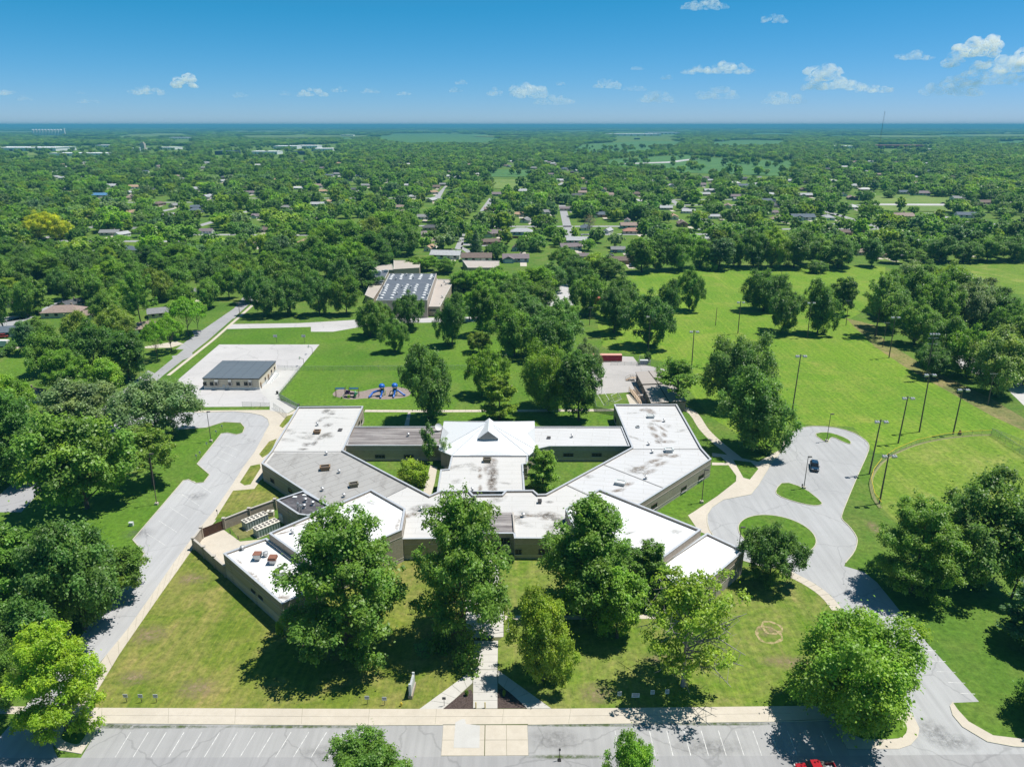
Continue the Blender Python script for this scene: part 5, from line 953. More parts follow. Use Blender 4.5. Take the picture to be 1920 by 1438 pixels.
# ------------------------------------------------------------------ suburb houses
WALLH = SIDING; DOORM = plain('house_door', (.3,.28,.26), .6)
def house_proto(kind, w_, d, h=2.9):
    rise = d*.24; o = .5; hwd, hd = w_/2, d/2; parts = []
    wb = MB().box((0,0,h/2), (w_,d,h))
    if kind == 'gable': wb.add([(-hwd,-hd,h),(-hwd,hd,h),(-hwd,0,h+rise),(hwd,-hd,h),(hwd,hd,h),(hwd,0,h+rise)], [(0,2,1),(3,4,5)])
    if kind == 'ell': wb.box((-w_*.28,-d*.62,h/2), (w_*.4,d*.5,h)); 
    parts.append(('wall', wb.mesh('wall', WALLH), None))
    r = MB(); k = rise/hd
    def gab(x0, x1, y0, y1):
        ym = (y0+y1)/2; zr = h+k*(y1-y0)/2; ze = h-k*o; t_ = .14
        for s_ in (0, 1):
            e = y0-o if s_ == 0 else y1+o
            q = [(x0-o, e, ze), (x1+o, e, ze), (x1+o, ym, zr), (x0-o, ym, zr)]; q2 = [(a, b_, c-t_) for a, b_, c in q]
            r.add(q+q2, [(0,1,2,3) if s_ == 0 else (3,2,1,0), (7,6,5,4) if s_ == 0 else (4,5,6,7), (0,4,5,1), (1,5,6,2), (3,7,4,0)])
    if kind == 'hip':
        ze = h-.1; zr = h+rise+.1; X, Y = hwd+o, hd+o; ridge = max(.5, hwd-hd*.9)
        r.add([(-X,-Y,ze),(X,-Y,ze),(X,Y,ze),(-X,Y,ze),(-ridge,0,zr),(ridge,0,zr),(-X,-Y,ze-.16),(X,-Y,ze-.16),(X,Y,ze-.16),(-X,Y,ze-.16)], [(0,1,5,4),(1,2,5),(2,3,4,5),(3,0,4),(0,6,7,1),(1,7,8,2),(2,8,9,3),(3,9,6,0),(6,9,8,7)])
    else:
        gab(-hwd, hwd, -hd, hd)
        if kind == 'ell':
            x0, x1 = -w_*.48, -w_*.08; xm = (x0+x1)/2; zr = h+k*(x1-x0)/2
            for s_ in (0, 1):
                e = x0-o if s_ == 0 else x1+o; q = [(e, -d*.87-o, h-k*o), (e, -d*.1, h-k*o), (xm, -d*.1, zr), (xm, -d*.87-o, zr)]; r.add(q+[(a, b_, c-.14) for a, b_, c in q], [(3,2,1,0) if s_ == 0 else (0,1,2,3), (4,5,6,7), (0,1,5,4), (0,4,7,3)])
            r.add([(x0,-d*.87,h),(x1,-d*.87,h),(xm,-d*.87,zr-.1)], [(0,1,2)])
    parts.append(('roof', r.mesh('roof', SHINGLE), None))
    parts.append(('chimney', MB().box((w_*.2, d*.12, h+rise), (.8,.8,1.6)).mesh('chimney', WALL_S), 'roof'))
    yf = -hd-.03
    for fx in ((-.34, -.1, .36) if kind != 'ell' else (.12, .38)): parts.append(('window', MB().box((fx*w_, yf, 1.7), (1.5,.08,1.1)).mesh('window', GLASS), 'wall'))
    for sx in (-1, 1): parts.append(('window', MB().box((sx*(hwd+.03), 0, 1.7), (.08,1.4,1.1)).mesh('window', GLASS), 'wall'))
    parts.append(('door', MB().box((.14*w_ if kind != 'ell' else .02*w_, yf, 1.05), (1.0,.08,2.1)).mesh('door', DOORM), 'wall'))
    if kind == 'ell': parts.append(('garage_door', MB().box((-w_*.28, -d*.87-.03, 1.15), (w_*.28,.08,2.2)).mesh('garage_door', SKIRT), 'wall'))
    return parts
HP = {'gable': house_proto('gable', 16, 8.5), 'hip': house_proto('hip', 17, 9.5), 'ell': house_proto('ell', 17, 9)}
house_xy = []
def house(px, py, kind, wpx, rc, wc, label, rz=0.0, world=None, sc=None):
    x, y = world or G(px, py); house_xy.append((x, y)); s = sc or max(.6, min(1.5, wpx/SC(x, y, 3)/17.0))
    t = thing('suburban_house', (x, y, 0), label, 'house', 'houses in the suburb', R(rz)); t.scale = (s, s, max(.9, min(1.15, s))); made = {}
    for nm, me, par in HP[kind]:
        o = bpy.data.objects.new(nm, me); COL.objects.link(o); o.parent = made[par] if par else t; made.setdefault(nm, o); o.color = (*(rc if nm == 'roof' else wc), 1)
    return t
BR, TAN, PNK, GRY, DGY, SLT, PRP, ORG, LGY, BLU = (.15,.115,.1), (.36,.25,.17), (.26,.2,.175), (.21,.215,.22), (.085,.09,.1), (.1,.125,.155), (.18,.15,.16), (.33,.18,.14), (.36,.37,.385), (.08,.2,.36)
WW, WC, WBW, WBL = (.62,.62,.6), (.5,.44,.36), (.26,.17,.13), (.3,.38,.46)
for a in ((28,628,'gable',60,SLT,WW,'slate roofed house with a white chimney at the left edge',15),(122,592,'hip',66,PNK,WC,'house with a broad brown-pink hipped roof behind the left trees',8),(137,577,'gable',40,DGY,WC,'house with a dark gable end behind the brown-pink hipped roof',70),(268,622,'hip',62,PNK,WW,'house with a tan-pink hipped roof beside the tall bare trunk',35),(308,592,'gable',56,GRY,WC,'house with a grey roof between honey locusts and tall tree',25),(50,752,'hip',60,PNK,WC,'small brown-pink hipped roof house deep in the left trees',20),(370,556,'hip',30,GRY,WC,'small grey pyramid roof at the top of the west street',10),
 (20,575,'gable',40,BR,WC,'brown roof at the far left behind street trees',20),(180,596,'gable',30,PNK,WC,'low pink-tan roof end peeping between left trees',30),
 (791,444,'gable',28,PRP,WC,'purple-brown roof half hidden beside the cul-de-sac trees',60),(807,458,'gable',30,PNK,WC,'tan-pink roofed house left of the short suburb street',75),(806,470,'gable',28,TAN,WW,'orange-tan roofed house with white walls left of the short street',75),(837,484,'gable',58,LGY,WW,'long pale grey roofed house at the foot of the short street',-8),(894,489,'gable',58,BR,WW,'long brown roofed house with a white porch near the old flat roof',0),(920,458,'gable',36,BR,WBW,'brown roofed brick house right of the conifer',8),(925,443,'ell',44,PRP,WC,'wide purple-brown roof behind the brick house',5),(978,440,'hip',40,LGY,WBL,'pale grey roofed house with blue walls beyond the red fence',0),(967,470,'gable',24,BR,WBL,'steep brown gable with blue-grey walls by the dark round trees',85),(967,490,'ell',48,PRP,WBL,'purple-brown roofed two-part house with blue-grey walls',0),
 (1082,456,'gable',42,LGY,LGY,'white and grey metal roofed house near the pylon pole',0),(1090,486,'gable',30,PRP,WC,'purple-grey roof beside the yellow-green tree',0),(1158,473,'gable',28,GRY,WBL,'grey-tan garage roof with two cars before it',0),(1163,494,'gable',46,BR,WBW,'long brown roofed ranch house at the field tree belt',0),(1181,428,'gable',38,PNK,WBL,'long pink-brown roofed house in the right suburb',0),(1176,418,'gable',22,PRP,WW,'small purple roof house above the long pink-brown one',80),(1185,438,'hip',34,ORG,WC,'house with an orange-pink roof beside the dark tree',0),(1140,437,'gable',24,LGY,WW,'pale grey and white house left of the dark round tree',60),
 (1315,452,'gable',36,LGY,WW,'white walled house with a grey roof left of the belt trees',0),(1455,415,'hip',22,PNK,WW,'small white house with a purple roof',0),(1503,412,'ell',42,SLT,WW,'grey-blue roofed house with a white drive',0),(1685,410,'ell',62,PNK,WBW,'long brown roofed ranch house below the open lawn',0),(1812,408,'gable',40,SLT,WW,'slate-blue roofed house right of the open lawn',-10),(1616,478,'gable',30,PNK,WC,'purple-pink roofed house behind the single dark tree',10),(1692,484,'gable',36,LGY,WW,'pale blue-grey roof at the field edge behind trees',20),(1643,482,'hip',32,PNK,WC,'tan hipped roof between the belt trees',0),(1725,366,'gable',32,PRP,WW,'purple roofed house across the far road',0),(1695,364,'gable',24,SLT,WC,'slate roof across the far road, left of the purple one',0),(1800,376,'gable',34,GRY,WW,'grey house beside the right end of the far road',0),(1850,384,'gable',34,BR,WC,'brown house at the right end of the far road',0),(1905,470,'gable',40,LGY,WW,'pale roof at the right edge above the field',10),(1908,400,'hip',34,BR,WC,'brown hip roof at the right edge',0),
 (208,441,'gable',36,GRY,WC,'grey roofed house in the left suburb near the pale drive',5),(230,444,'gable',28,LGY,WW,'pale roof just right of the left grey house',70),(270,438,'gable',40,GRY,WC,'wide grey roof under the left suburb oaks',-10),(252,474,'gable',44,SLT,WW,'white eaved house behind the flat umbrella tree',-8),(388,438,'gable',26,PRP,WW,'purple roof peeping in the middle left woods',0),(178,411,'gable',24,PNK,WC,'orange-brown roof beside the yellow trees',0),(190,370,'gable',28,BLU,WBL,'bright blue roofed building in the left suburb',0),(370,358,'gable',30,LGY,WW,'pale roof pair in the left distance',0),(455,356,'gable',26,PRP,WC,'purple roof in the middle distance',0),(205,352,'gable',30,LGY,WW,'white-grey roof above the blue one',0),(250,354,'gable',28,TAN,WW,'tan roof right of the blue roof',0),(130,358,'gable',26,LGY,WW,'pale gable far in the left woods',0),(600,352,'gable',26,PNK,WW,'pink-white house by the boulevard',0),(590,340,'gable',24,LGY,WW,'white house above the boulevard house',0),(610,362,'gable',22,TAN,WW,'tan roofed house below the boulevard house',0),(748,392,'gable',26,PNK,WW,'pink roof beside the yellow tree',0),(715,372,'gable',22,PRP,WC,'purple roof in the central woods',0),(770,372,'gable',22,LGY,WW,'pale roof by the boulevard lawn',0),(920,396,'gable',26,PNK,WBW,'red-brown roof in the centre suburb',0),(1062,395,'gable',26,PRP,WC,'purple-brown roof in the centre right suburb',0),(975,362,'gable',26,LGY,WW,'white roof beside the hay field',0),(935,368,'gable',26,PRP,WC,'purple roof beside the hay field',0),(1095,340,'hip',30,TAN,WW,'tan church-like roof in the centre distance',0),(1095,365,'gable',26,PNK,WW,'pink roof in the right woods',0),(1250,338,'gable',24,PNK,WW,'pink house near the crop field',0),(1275,336,'gable',20,BR,WC,'brown house near the crop field',0),(1310,350,'gable',26,PRP,WW,'purple house right of the crop field road',0),(1395,352,'gable',28,SLT,WW,'slate house in the right suburb',0),(1425,350,'ell',32,LGY,WW,'pale ell shaped house in the right suburb',0),(1290,400,'gable',26,LGY,WW,'white eaved house in the mid right woods',0),(1380,372,'gable',26,PRP,WC,'purple house in the mid right woods',0),(1440,380,'gable',26,SLT,WW,'slate-blue house with a white garage',0),(1340,410,'gable',24,LGY,WW,'pale house half hidden by dark trees',0),(1560,356,'gable',24,PRP,WC,'purple house in the far right woods',0),(1600,352,'gable',24,LGY,WW,'pale house in the far right woods',0)):
    house(*a[:7], rz=a[7])
PAL = [('white',(.5,.5,.5)),('light grey',(.42,.43,.45)),('brown',BR),('pink-tan',PNK),('grey',GRY),('dark grey',DGY),('slate',SLT),('purple-brown',PRP),('pale grey',LGY),('white-grey',LGY),('tan',TAN)]
NAMED = [(o.location.x, o.location.y, o['label']) for o in COL.objects if o.name.startswith('suburban_house')]
import re
def shorten(hl):
    t_ = re.split(r' (?:in|behind|beside|at|of|by|between|deep|with|near|left|right|across|below|before|peeping|half|under|above|beyond|among) ', hl)[0]; t_ = re.sub(r'^(?:the|small|wide|long) ', '', t_); return ' '.join(t_.split()[:4])
HLAB = set(); hr = random.Random(23); tries = 0; added = 0
while added < 165 and tries < 16000:
    tries += 1; Y = 430+1500*hr.random()**1.2; X = hr.uniform(-.62, .62)*Y; bx, by = PX(X, Y)
    if by > 474 or bx < 10 or bx > 1910 or any((X-a)**2+(Y-c)**2 < 27**2 for a, c in house_xy) or near_street(X, Y, 15) or (900 < bx < 1000 and 316 < by < 360) or (1115 < bx < 1500 and by < 335) or (1620 < bx < 1810 and 364 < by < 400): continue
    nm, rc_ = hr.choice(PAL); kd = hr.choice(['gable', 'gable', 'hip', 'ell']); hx, hy, hl = min(NAMED, key=lambda h: (h[0]-X)**2+(h[1]-Y)**2); rel = 'beyond' if Y > hy+20 else 'on the near side of' if Y < hy-20 else 'to the left of' if X < hx else 'to the right of'
    lb_ = f'{nm} {kd if kd != "ell" else "two-part"} roofed house {rel} the {shorten(hl)}'
    if lb_ in HLAB: continue
    HLAB.add(lb_); house(bx, by, kd, 0, rc_, hr.choice([WW, WC, WBW, WW]), lb_, rz=hr.choice([0, 0, 8, -8, 85, 75]), world=(X, Y), sc=hr.uniform(.8, 1.05)); added += 1
for i_, (hx, hy) in enumerate(house_xy):
    if hy > 380: MB().poly([(hx+3, hy-19), (hx+7.5, hy-19), (hx+7.5, hy-5), (hx+3, hy-5)], .03).build('driveway', CONC)['kind'] = 'structure'
hc = random.Random(5); CARC = [('white',(.6,.6,.6)),('black',(.02,.02,.022)),('silver',(.35,.36,.37)),('dark red',(.15,.02,.02)),('blue',(.03,.07,.16))]; named2 = set()
for hx, hy, lab in sorted(NAMED, key=lambda h: h[1])[9:64:3]:
    cn, cc = hc.choice(CARC); sh_ = shorten(lab)
    if sh_ in named2: continue
    named2.add(sh_); o = copy_tree(suv); o.location = (hx+5.2, hy-12-hc.uniform(0, 4), .05); o.rotation_euler = (0,0,R(90+hc.uniform(-4, 4))); tagp(o, f'{cn} car parked on the driveway of the {sh_}', 'car', cg); recolor(o, cc)
# ------------------------------------------------------------------ far industry
def shed(px, py, wpx, dep_m, h, c, label, rc=None, name='warehouse'):
    x, y = G(px, py); W_ = wpx/SC(x, y, h); t = thing(name, (x, y+dep_m/2, 0), label, 'warehouse', 'industrial sheds on the plain'); ww_ = MB().box((0,0,h/2), (W_,dep_m,h)).build('wall', c, t); MB().box((0,0,h+.2), (W_*1.01,dep_m*1.01,.5)).build('roof', rc or SHW, t)
    b = MB(); [b.box((-W_/2+W_*(i+.5)/8, -dep_m/2-.1, h*.3), (W_/24, .3, h*.5)) for i in range(8)]; b.build('dock_door', STEEL_D, ww_)['kind'] = 'stuff'; return t
SHW = plain('shed_roof_white', (.7,.71,.72), .6); SHG = plain('shed_grey_wall', (.72,.74,.75), .7); SHB = plain('shed_blue_wall', (.03,.16,.4), .6); SHD = plain('shed_navy_wall', (.03,.05,.09), .6); SHR = plain('brown_factory_wall', (.16,.07,.06), .8); SHT = plain('tan_tower', (.5,.45,.4), .8)
for a in ((30,284,150,130,12,SHG,'very long white warehouse at the far left edge',SHW),(98,283,34,60,10,SHB,'blue walled building at the end of the long white warehouse',SHB),(148,293,110,60,8,SHG,'low white shed row in front of the long warehouse',SHW),(205,277,50,60,9,SHG,'pale shed right of the long warehouse',SHW),(243,283,40,60,8,SHG,'white shed beside the grain tower',SHW),(290,267,46,80,9,SHG,'small white shed nearer the horizon on the left',SHW),(310,281,36,70,8,SHG,'white sheds right of the grain tower',SHW),(340,261,50,90,9,SHG,'distant white roof near the left horizon',SHW),(421,291,36,60,11,SHD,'navy walled hall left of the white works group',SHD),(495,290,50,60,9,SHG,'white shed at the front of the white works group',SHW),(535,280,44,80,11,SHG,'large white hall in the middle of the white works group',SHW),(575,279,40,80,11,SHG,'white hall at the right of the works group',SHW),(560,291,26,40,10,SHD,'dark fronted hall in the works group',SHD),(604,284,40,70,9,SHG,'pale shed at the right end of the works group',SHW),(650,256,24,80,10,SHG,'small white plant near the middle left horizon',SHW),(1190,255,100,260,14,SHG,'wide white plant on the right of the centre horizon',SHW),(1245,252,60,200,16,SHG,'white hall behind the wide white plant',SHW),(1690,279,96,90,12,SHR,'long brown factory in the right distance',SHR),(1728,285,40,60,9,SHG,'white shed at the end of the brown factory',SHW),(1585,279,30,70,9,SHG,'white shed left of the brown factory',SHW),(1545,277,26,60,9,SHD,'dark shed farther left of the brown factory',SHD),(1765,264,34,80,9,SHG,'pale farm sheds near the right horizon',SHW),(1130,309,22,30,7,SHB,'small blue-grey barn by the field road',SHW),(1345,266,24,60,8,SHG,'white farm house on the far right fields',SHW),(1195,262,10,30,8,SHD,'dark barn alone on the far crop field',SHD),(1530,275,26,40,8,SHG,'pale barn near the right woods',SHW)):
    shed(*a)
x, y = G(270, 285); t = thing('grain_tower', (x, y, 0), 'tan concrete tower between the left sheds', 'tower', 'industrial sheds on the plain'); MB().box((0,0,14), (14,14,28)).build('shaft', SHT, t); MB().box((0,0,30), (9,9,6)).build('head_house', SHT, t)
x, y = G(90, 254); W_ = 58/SC(x, y, 15); st = thing('grain_silos', (x, y, 0), 'row of pale grain silos on the left horizon', 'silo')
for i in range(10): MB().lathe((-W_/2+W_*(i+.5)/10*1.0,0,0), [(W_/20*.86,0),(W_/20*.86,46),(W_/40,52)], 12).build('silo', SHW if i % 3 else SHG, st)
MB().box((0,0,50), (W_*.9,6,3)).build('conveyor', SHG, st); MB().box((W_*.54,0,30), (16,16,60)).build('head_house', SHG, st)
x, y = 0, 880; x = (1655-CX)/SC(x, y, 90); t = thing('radio_mast', (x, y, 0), 'thin lattice radio mast standing above the right horizon', 'mast')
for z0, z1 in ((0,36),(36,72),(72,105)):
    b = MB()
    for a in range(3): an = a*2.094; b.tube(((.5*math.cos(an)),(.5*math.sin(an)),z0), ((.5*math.cos(an)),(.5*math.sin(an)),z1), .045, None, 4)
    for k in range(8): 
        for a in range(3): an, a2 = a*2.094, (a+1)*2.094; zA = z0+(z1-z0)*k/8; zB = z0+(z1-z0)*(k+1)/8; b.tube(((.5*math.cos(an)),(.5*math.sin(an)),zA), ((.5*math.cos(a2)),(.5*math.sin(a2)),zB), .02, None, 4)
    b.build('lattice_section', STEEL_D, t)
x, y = G(1127, 568); t = thing('red_shed', (x, y, 0), 'low red shed in the shade of the dark trees by the back lot', 'shed'); W_ = 27/SC(x,y,3); MB().box((0,0,1.5), (W_,6,3)).build('wall', plain('red_shed_wall', (.3,.07,.045), .8), t); MB().box((0,0,3.1), (W_+.6,6.6,.25)).build('roof', plain('red_shed_roof', (.42,.12,.08), .7), t); MB().box((-1,-3.05,1.1), (1.6,.1,2.1)).build('door', STEEL_D, t)
A, B = G(938, 447), G(1008, 449); fence([(938,447),(975,447.5),(1008,449)], 1.9, 'long red-brown board fence in the middle of the suburb', plain('red_board', (.17,.05,.035), .9), WOODP, 3, 'board_fence', 'board fences')
# ------------------------------------------------------------------ trees
CROWN_LIMBS, CROWN_EXT = {}, {}
def unit(v): return v/np.maximum(1e-9, np.linalg.norm(v, axis=-1, keepdims=True))
def crown_mesh(name, rng, kind, H, Rr, nclump, nleaf, leaf, base, mat, squash=.8, gap=.28, rc0=.25):
    """crown of leaf-sized faces gathered in clumps; returns the mesh and the clump centres"""
    limbs = []
    lo = base*H; ctr = np.array([0, 0, (H+lo)/2]); rz = (H-lo)/2; ph = rng.uniform(0, 6.28, 6); C = []; tries = 0
    while len(C) < nclump and tries < 6000:
        tries += 1; d = unit(rng.normal(size=3)); rad = rng.uniform(.0, 1)**.38*.9
        az = math.atan2(d[1], d[0]); lump = 1+.16*math.sin(2*az+ph[0])+.12*math.sin(3*az+ph[1]+2*d[2])+.1*math.sin(5*az+ph[2]-3*d[2])
        p = d*rad*lump
        if kind == 'cone':
            z = rng.uniform(0, 1)**1.25; rr_ = (1-z)*.98+.03; a = rng.uniform(0, 6.28); q = np.array([math.cos(a)*Rr*rr_*.85, math.sin(a)*Rr*rr_*.85, lo+z*(H-lo)])
        elif kind == 'umbrella':
            a = rng.uniform(0, 6.28); r_ = rng.uniform(0, 1)**.5; q = np.array([math.cos(a)*r_*Rr*lump, math.sin(a)*r_*Rr*lump, H*(.98-.3*r_**2)-rng.uniform(0, .16)*H])
        elif kind == 'tall':
            q = ctr+p*np.array([Rr, Rr, rz]); f = (q[2]-lo)/(H-lo); k = .55+.6*math.sin(math.pi*min(1, max(0, f*.8+.12))); q[:2] *= k
        elif kind == 'lumpy':
            q = ctr+p*np.array([Rr, Rr, rz]); f = (q[2]-lo)/(H-lo); q[:2] *= (.8+.3*math.sin(math.pi*f)); q[:2] += np.array([math.cos(ph[3]), math.sin(ph[3])])*Rr*.22*math.sin(5*f+ph[4])
        elif kind == 'oak':
            q = ctr+p*np.array([Rr, Rr, rz]); f = (q[2]-lo)/(H-lo); q[:2] *= (.72+.5*math.sin(math.pi*min(1, max(0, f*.85+.08))))
        else: q = ctr+p*np.array([Rr, Rr, rz])
        m = gap*Rr*(.75 if kind == 'cone' else 1)
        if any(np.linalg.norm((q-c)*[1,1,1.15]) < m for c in C): continue
        C.append(q)
    if kind in ('conic', 'wide', 'vase'):
        C, RC = [], []; nl_ = nclump
        for i in range(nl_):
            f = (i+.5)/nl_; az = i*2.39996+rng.uniform(-.35, .35); z0 = H*(base+(.74-base)*f**.9)
            if kind == 'conic': el = -10+78*f**1.15; L = Rr*(1.06-.08*f) if f < .6 else Rr*(1.0-.2*(f-.6)/.4)
            elif kind == 'wide': el = -12+92*f**1.25; L = Rr*(1.1-.42*f)
            else: el = 18+62*f; L = Rr*(.95+.15*math.sin(3*f))
            z0 += rng.uniform(-.07, .07)*H; el = math.radians(el+rng.uniform(-17, 17)); L *= rng.uniform(.82, 1.12); dv = np.array([math.cos(el)*math.cos(az), math.cos(el)*math.sin(az), math.sin(el)]); side = np.array([-math.sin(az), math.cos(az), 0]); p0 = np.array([0, 0, z0])
            zt = p0[2]+dv[2]*L
            if zt > H*.99: L *= (H*.99-z0)/(zt-z0)
            limbs.append((p0, p0+dv*L)); m_ = 5
            for k in range(m_):
                tt = .3+.7*(k+.4)/m_; c0_ = p0+dv*L*tt+rng.normal(size=3)*Rr*.03+np.array([0, 0, .03*Rr]); C.append(c0_); RC.append(Rr*rc0*(1.12-.45*tt)*rng.uniform(.6, 1.3))
                for sg in (-1, 1):
                    if rng.uniform() < gap: continue
                    C.append(c0_+side*sg*L*rng.uniform(.14, .3)*(1.15-.5*tt)+dv*L*.06+np.array([0, 0, rng.normal()*.05*Rr])); RC.append(Rr*rc0*(.95-.35*tt)*rng.uniform(.5, 1.3))
    C = np.array(C); n = len(C); rc = rc0*Rr*rng.uniform(.7, 1.3, n)
    if limbs: rc = np.array(RC)
    if kind == 'cone': rc = rc0*Rr*(.45+.9*(1-(C[:, 2]-lo)/(H-lo)))
    cnt = rng.multinomial(nleaf, rc**2/np.sum(rc**2)); idx = np.repeat(np.arange(n), cnt); N = len(idx)
    outw = unit(C-(ctr-[0, 0, rz*.5])); d = unit(rng.normal(size=(N, 3))+outw[idx]*.55+np.array([0, 0, .35]))
    k = .4+.75*rng.uniform(0, 1, (N, 1))**.7; ragged = 1+.35*np.sin(d[:, :1]*7+idx[:, None])*np.cos(d[:, 1:2]*6-idx[:, None]*2)
    P = C[idx]+d*rc[idx][:, None]*k*ragged*np.array([1, 1, squash])
    stray = rng.uniform(size=N) < .11; P[stray] += rng.normal(size=(stray.sum(), 3))*rc[idx][stray][:, None]*.5
    nr = unit(d*.6+rng.normal(size=(N, 3))*.42+np.array([.1, 0, .75])); t1 = unit(np.cross(nr, rng.normal(size=(N, 3)))); t2 = np.cross(nr, t1)
    s = leaf*rng.uniform(.6, 1.35, (N, 1)); V = np.empty((N, 4, 3)); bend = nr*s*.22
    V[:, 0] = P-t1*s-bend; V[:, 1] = P-t2*s*.62+bend*.3; V[:, 2] = P+t1*s-bend; V[:, 3] = P+t2*s*.62+bend*.3
    V[:, :, 2] = np.maximum(V[:, :, 2], .15)
    ct = rng.uniform(.78, 1.22, n); cy = np.clip(rng.normal(.12, .22, n), 0, 1); tint = ct[idx]*rng.uniform(.8, 1.2, N); yel = np.clip(cy[idx]+rng.normal(0, .1, N), 0, 1)
    me = bpy.data.meshes.new(name); me.vertices.add(N*4); me.vertices.foreach_set('co', V.astype('f').ravel()); me.loops.add(N*4); me.loops.foreach_set('vertex_index', np.arange(N*4, dtype='i'))
    me.polygons.add(N); me.polygons.foreach_set('loop_start', np.arange(0, N*4, 4, dtype='i')); me.polygons.foreach_set('loop_total', np.full(N, 4, dtype='i'))
    a = me.color_attributes.new('tint', 'FLOAT_COLOR', 'POINT'); col = np.ones((N*4, 4), 'f'); col[:, 0] = np.repeat(tint, 4); col[:, 1] = np.repeat(yel, 4); col[:, 2] = 0; a.data.foreach_set('color', col.ravel())
    me.materials.append(mat); me.update(calc_edges=True); me.validate(); CROWN_LIMBS[name] = limbs
    CROWN_EXT[name] = (float(np.percentile(np.linalg.norm(P[:, :2], axis=1), 96.5 if limbs else 98.7)), float(np.percentile(P[:, 2], 99.7))); return me, C
def trunk_mesh(name, rng, H, Rr, base, C, mat, r0, nl=16, dead=0, limbs=()):
    b = MB(); pts = []; top = H*(.72 if base < .5 else .8); off = np.zeros(2)
    for i in range(6): f = i/5; off = off+rng.normal(size=2)*.12*(i > 0); pts.append((off[0], off[1], f*top, r0*(1.25 if i == 0 else 1-.8*f)))
    for p, q in zip(pts, pts[1:]): b.tube(p[:3], q[:3], p[3], q[3], 7, False)
    for p0, p1 in limbs:
        f = min(1, p0[2]/top); j = min(4, int(f*5)); s_ = f*5-j; q0 = np.array([pts[j][k]*(1-s_)+pts[j+1][k]*s_ for k in range(3)]); q0[2] = min(p0[2], top); mid = q0*.5+p1*.5+rng.normal(size=3)*.25; rr_ = r0*.36*(1-.5*f)
        b.tube(q0, mid, rr_, rr_*.6, 5, False); b.tube(mid, p1, rr_*.6, .03, 4, False)
    order = rng.permutation(len(C))[:0 if len(limbs) else nl]
    for i in order:
        c = C[i]; z = min(top*.92, max(base*H*.55, c[2]-np.linalg.norm(c[:2])*.75)); f = z/top; j = min(4, int(f*5)); s = f*5-j; p0 = np.array([pts[j][k]*(1-s)+pts[j+1][k]*s for k in range(3)])
        mid = (p0+c)/2+np.array([0, 0, .06*H])*rng.uniform(-.2, 1); rr_ = r0*.42*(1-.55*f); b.tube(p0, mid, rr_, rr_*.65, 5, False); b.tube(mid, c, rr_*.65, rr_*.2, 5, False)
    for i in range(dead):
        a = rng.uniform(0, 6.28); z = rng.uniform(.2, .8)*H; f = min(1, z/top); L = Rr*rng.uniform(.6, 1.05); p0 = Vector((0, 0, min(z, top)*.9)); p1 = p0+Vector((math.cos(a)*L*.5, math.sin(a)*L*.5, L*.25)); p2 = Vector((math.cos(a)*L, math.sin(a)*L, p1.z-L*.05+rng.uniform(-.2,.3)*L)); b.tube(p0, p1, .12, .08, 4, False); b.tube(p1, p2, .08, .04, 4, False)
        for k in range(6): q = p1.lerp(p2, k/6); e = Vector(rng.normal(size=3))*L*.2; b.tube(q, q+e, .045, .02, 3, False)
    return b.mesh(name, mat, smooth=True)
PROTO = {}
def proto(key, kind, H, Rr, nclump, nleaf, leaf, base, seed, squash=.8, gap=.28, rc0=.25, r0=.4, dead=0, nl=16, bark=None):
    rng = np.random.default_rng(seed); cm, C = crown_mesh('crown', rng, kind, H, Rr, nclump, nleaf, leaf, base, LEAF, squash, gap, rc0)
    e = CROWN_EXT['crown']; PROTO[key] = (cm, trunk_mesh('trunk', rng, H, Rr, base, C, bark or BARK, r0, nl, dead, CROWN_LIMBS['crown']), e[1], e[0])
proto('maple', 'conic', 20, 8.2, 32, 54000, .205, .16, 1, .85, .25, .17); proto('maple2', 'wide', 20, 8.2, 36, 50000, .215, .14, 2, .9, .2, .17)
proto('oak', 'oak', 18, 9, 130, 32000, .29, .08, 3, .85, .165, .165); proto('oak2', 'lumpy', 19, 9, 120, 32000, .29, .07, 4, .85, .17, .175); proto('oak3', 'round', 17, 9, 95, 26000, .33, .16, 5, .75, .19, .185)
proto('fine', 'conic', 19, 8, 36, 42000, .22, .12, 6, .8, .15, .165); proto('dense', 'round', 15, 9, 170, 50000, .22, .06, 7, .8, .145, .165); proto('tall', 'tall', 20, 6, 110, 22000, .3, .15, 8, .9, .2, .22); proto('tall2', 'conic', 21, 6.5, 26, 20000, .32, .12, 9, .8, .3, .2)
proto('airy', 'vase', 18, 8.5, 20, 14000, .27, .3, 10, .65, .45, .15); proto('locust', 'umbrella', 11, 7.5, 80, 16000, .25, .4, 11, .4, .17, .17, .22, nl=30); proto('spruce', 'cone', 19, 4.5, 130, 12000, .34, .04, 12, .45, .16, .34, .3)
proto('halfdead', 'vase', 17, 8.6, 22, 13000, .23, .26, 13, .65, .5, .15, .35, 26, bark=BARK_G); proto('young', 'tall', 9, 2.2, 34, 5000, .2, .12, 14, .9, .24, .34, .1); proto('bush', 'round', 6, 4.3, 80, 13000, .19, .0, 15, .8, .17, .2, .12); proto('bare', 'oak', 16, 6.5, 40, 900, .3, .25, 16, .7, .25, .2, .3, 34, 60, BARK_G); proto('sparse', 'tall', 8, 2.3, 26, 1500, .18, .1, 17, .9, .25, .33, .09, nl=22)
TC = {k_: tuple(x*2.3 for x in v_) for k_, v_ in dict(mid=(.066,.13,.02), bright=(.085,.162,.018), deep=(.05,.108,.022), oakd=(.06,.118,.026), grey=(.085,.135,.055), yel=(.108,.168,.018), olive=(.09,.14,.02), lime=(.128,.195,.014), gold=(.19,.225,.012), pale=(.1,.16,.045), purple=(.03,.018,.02), locust=(.085,.17,.014), blue=(.055,.105,.045), dry=(.12,.1,.08)).items()}
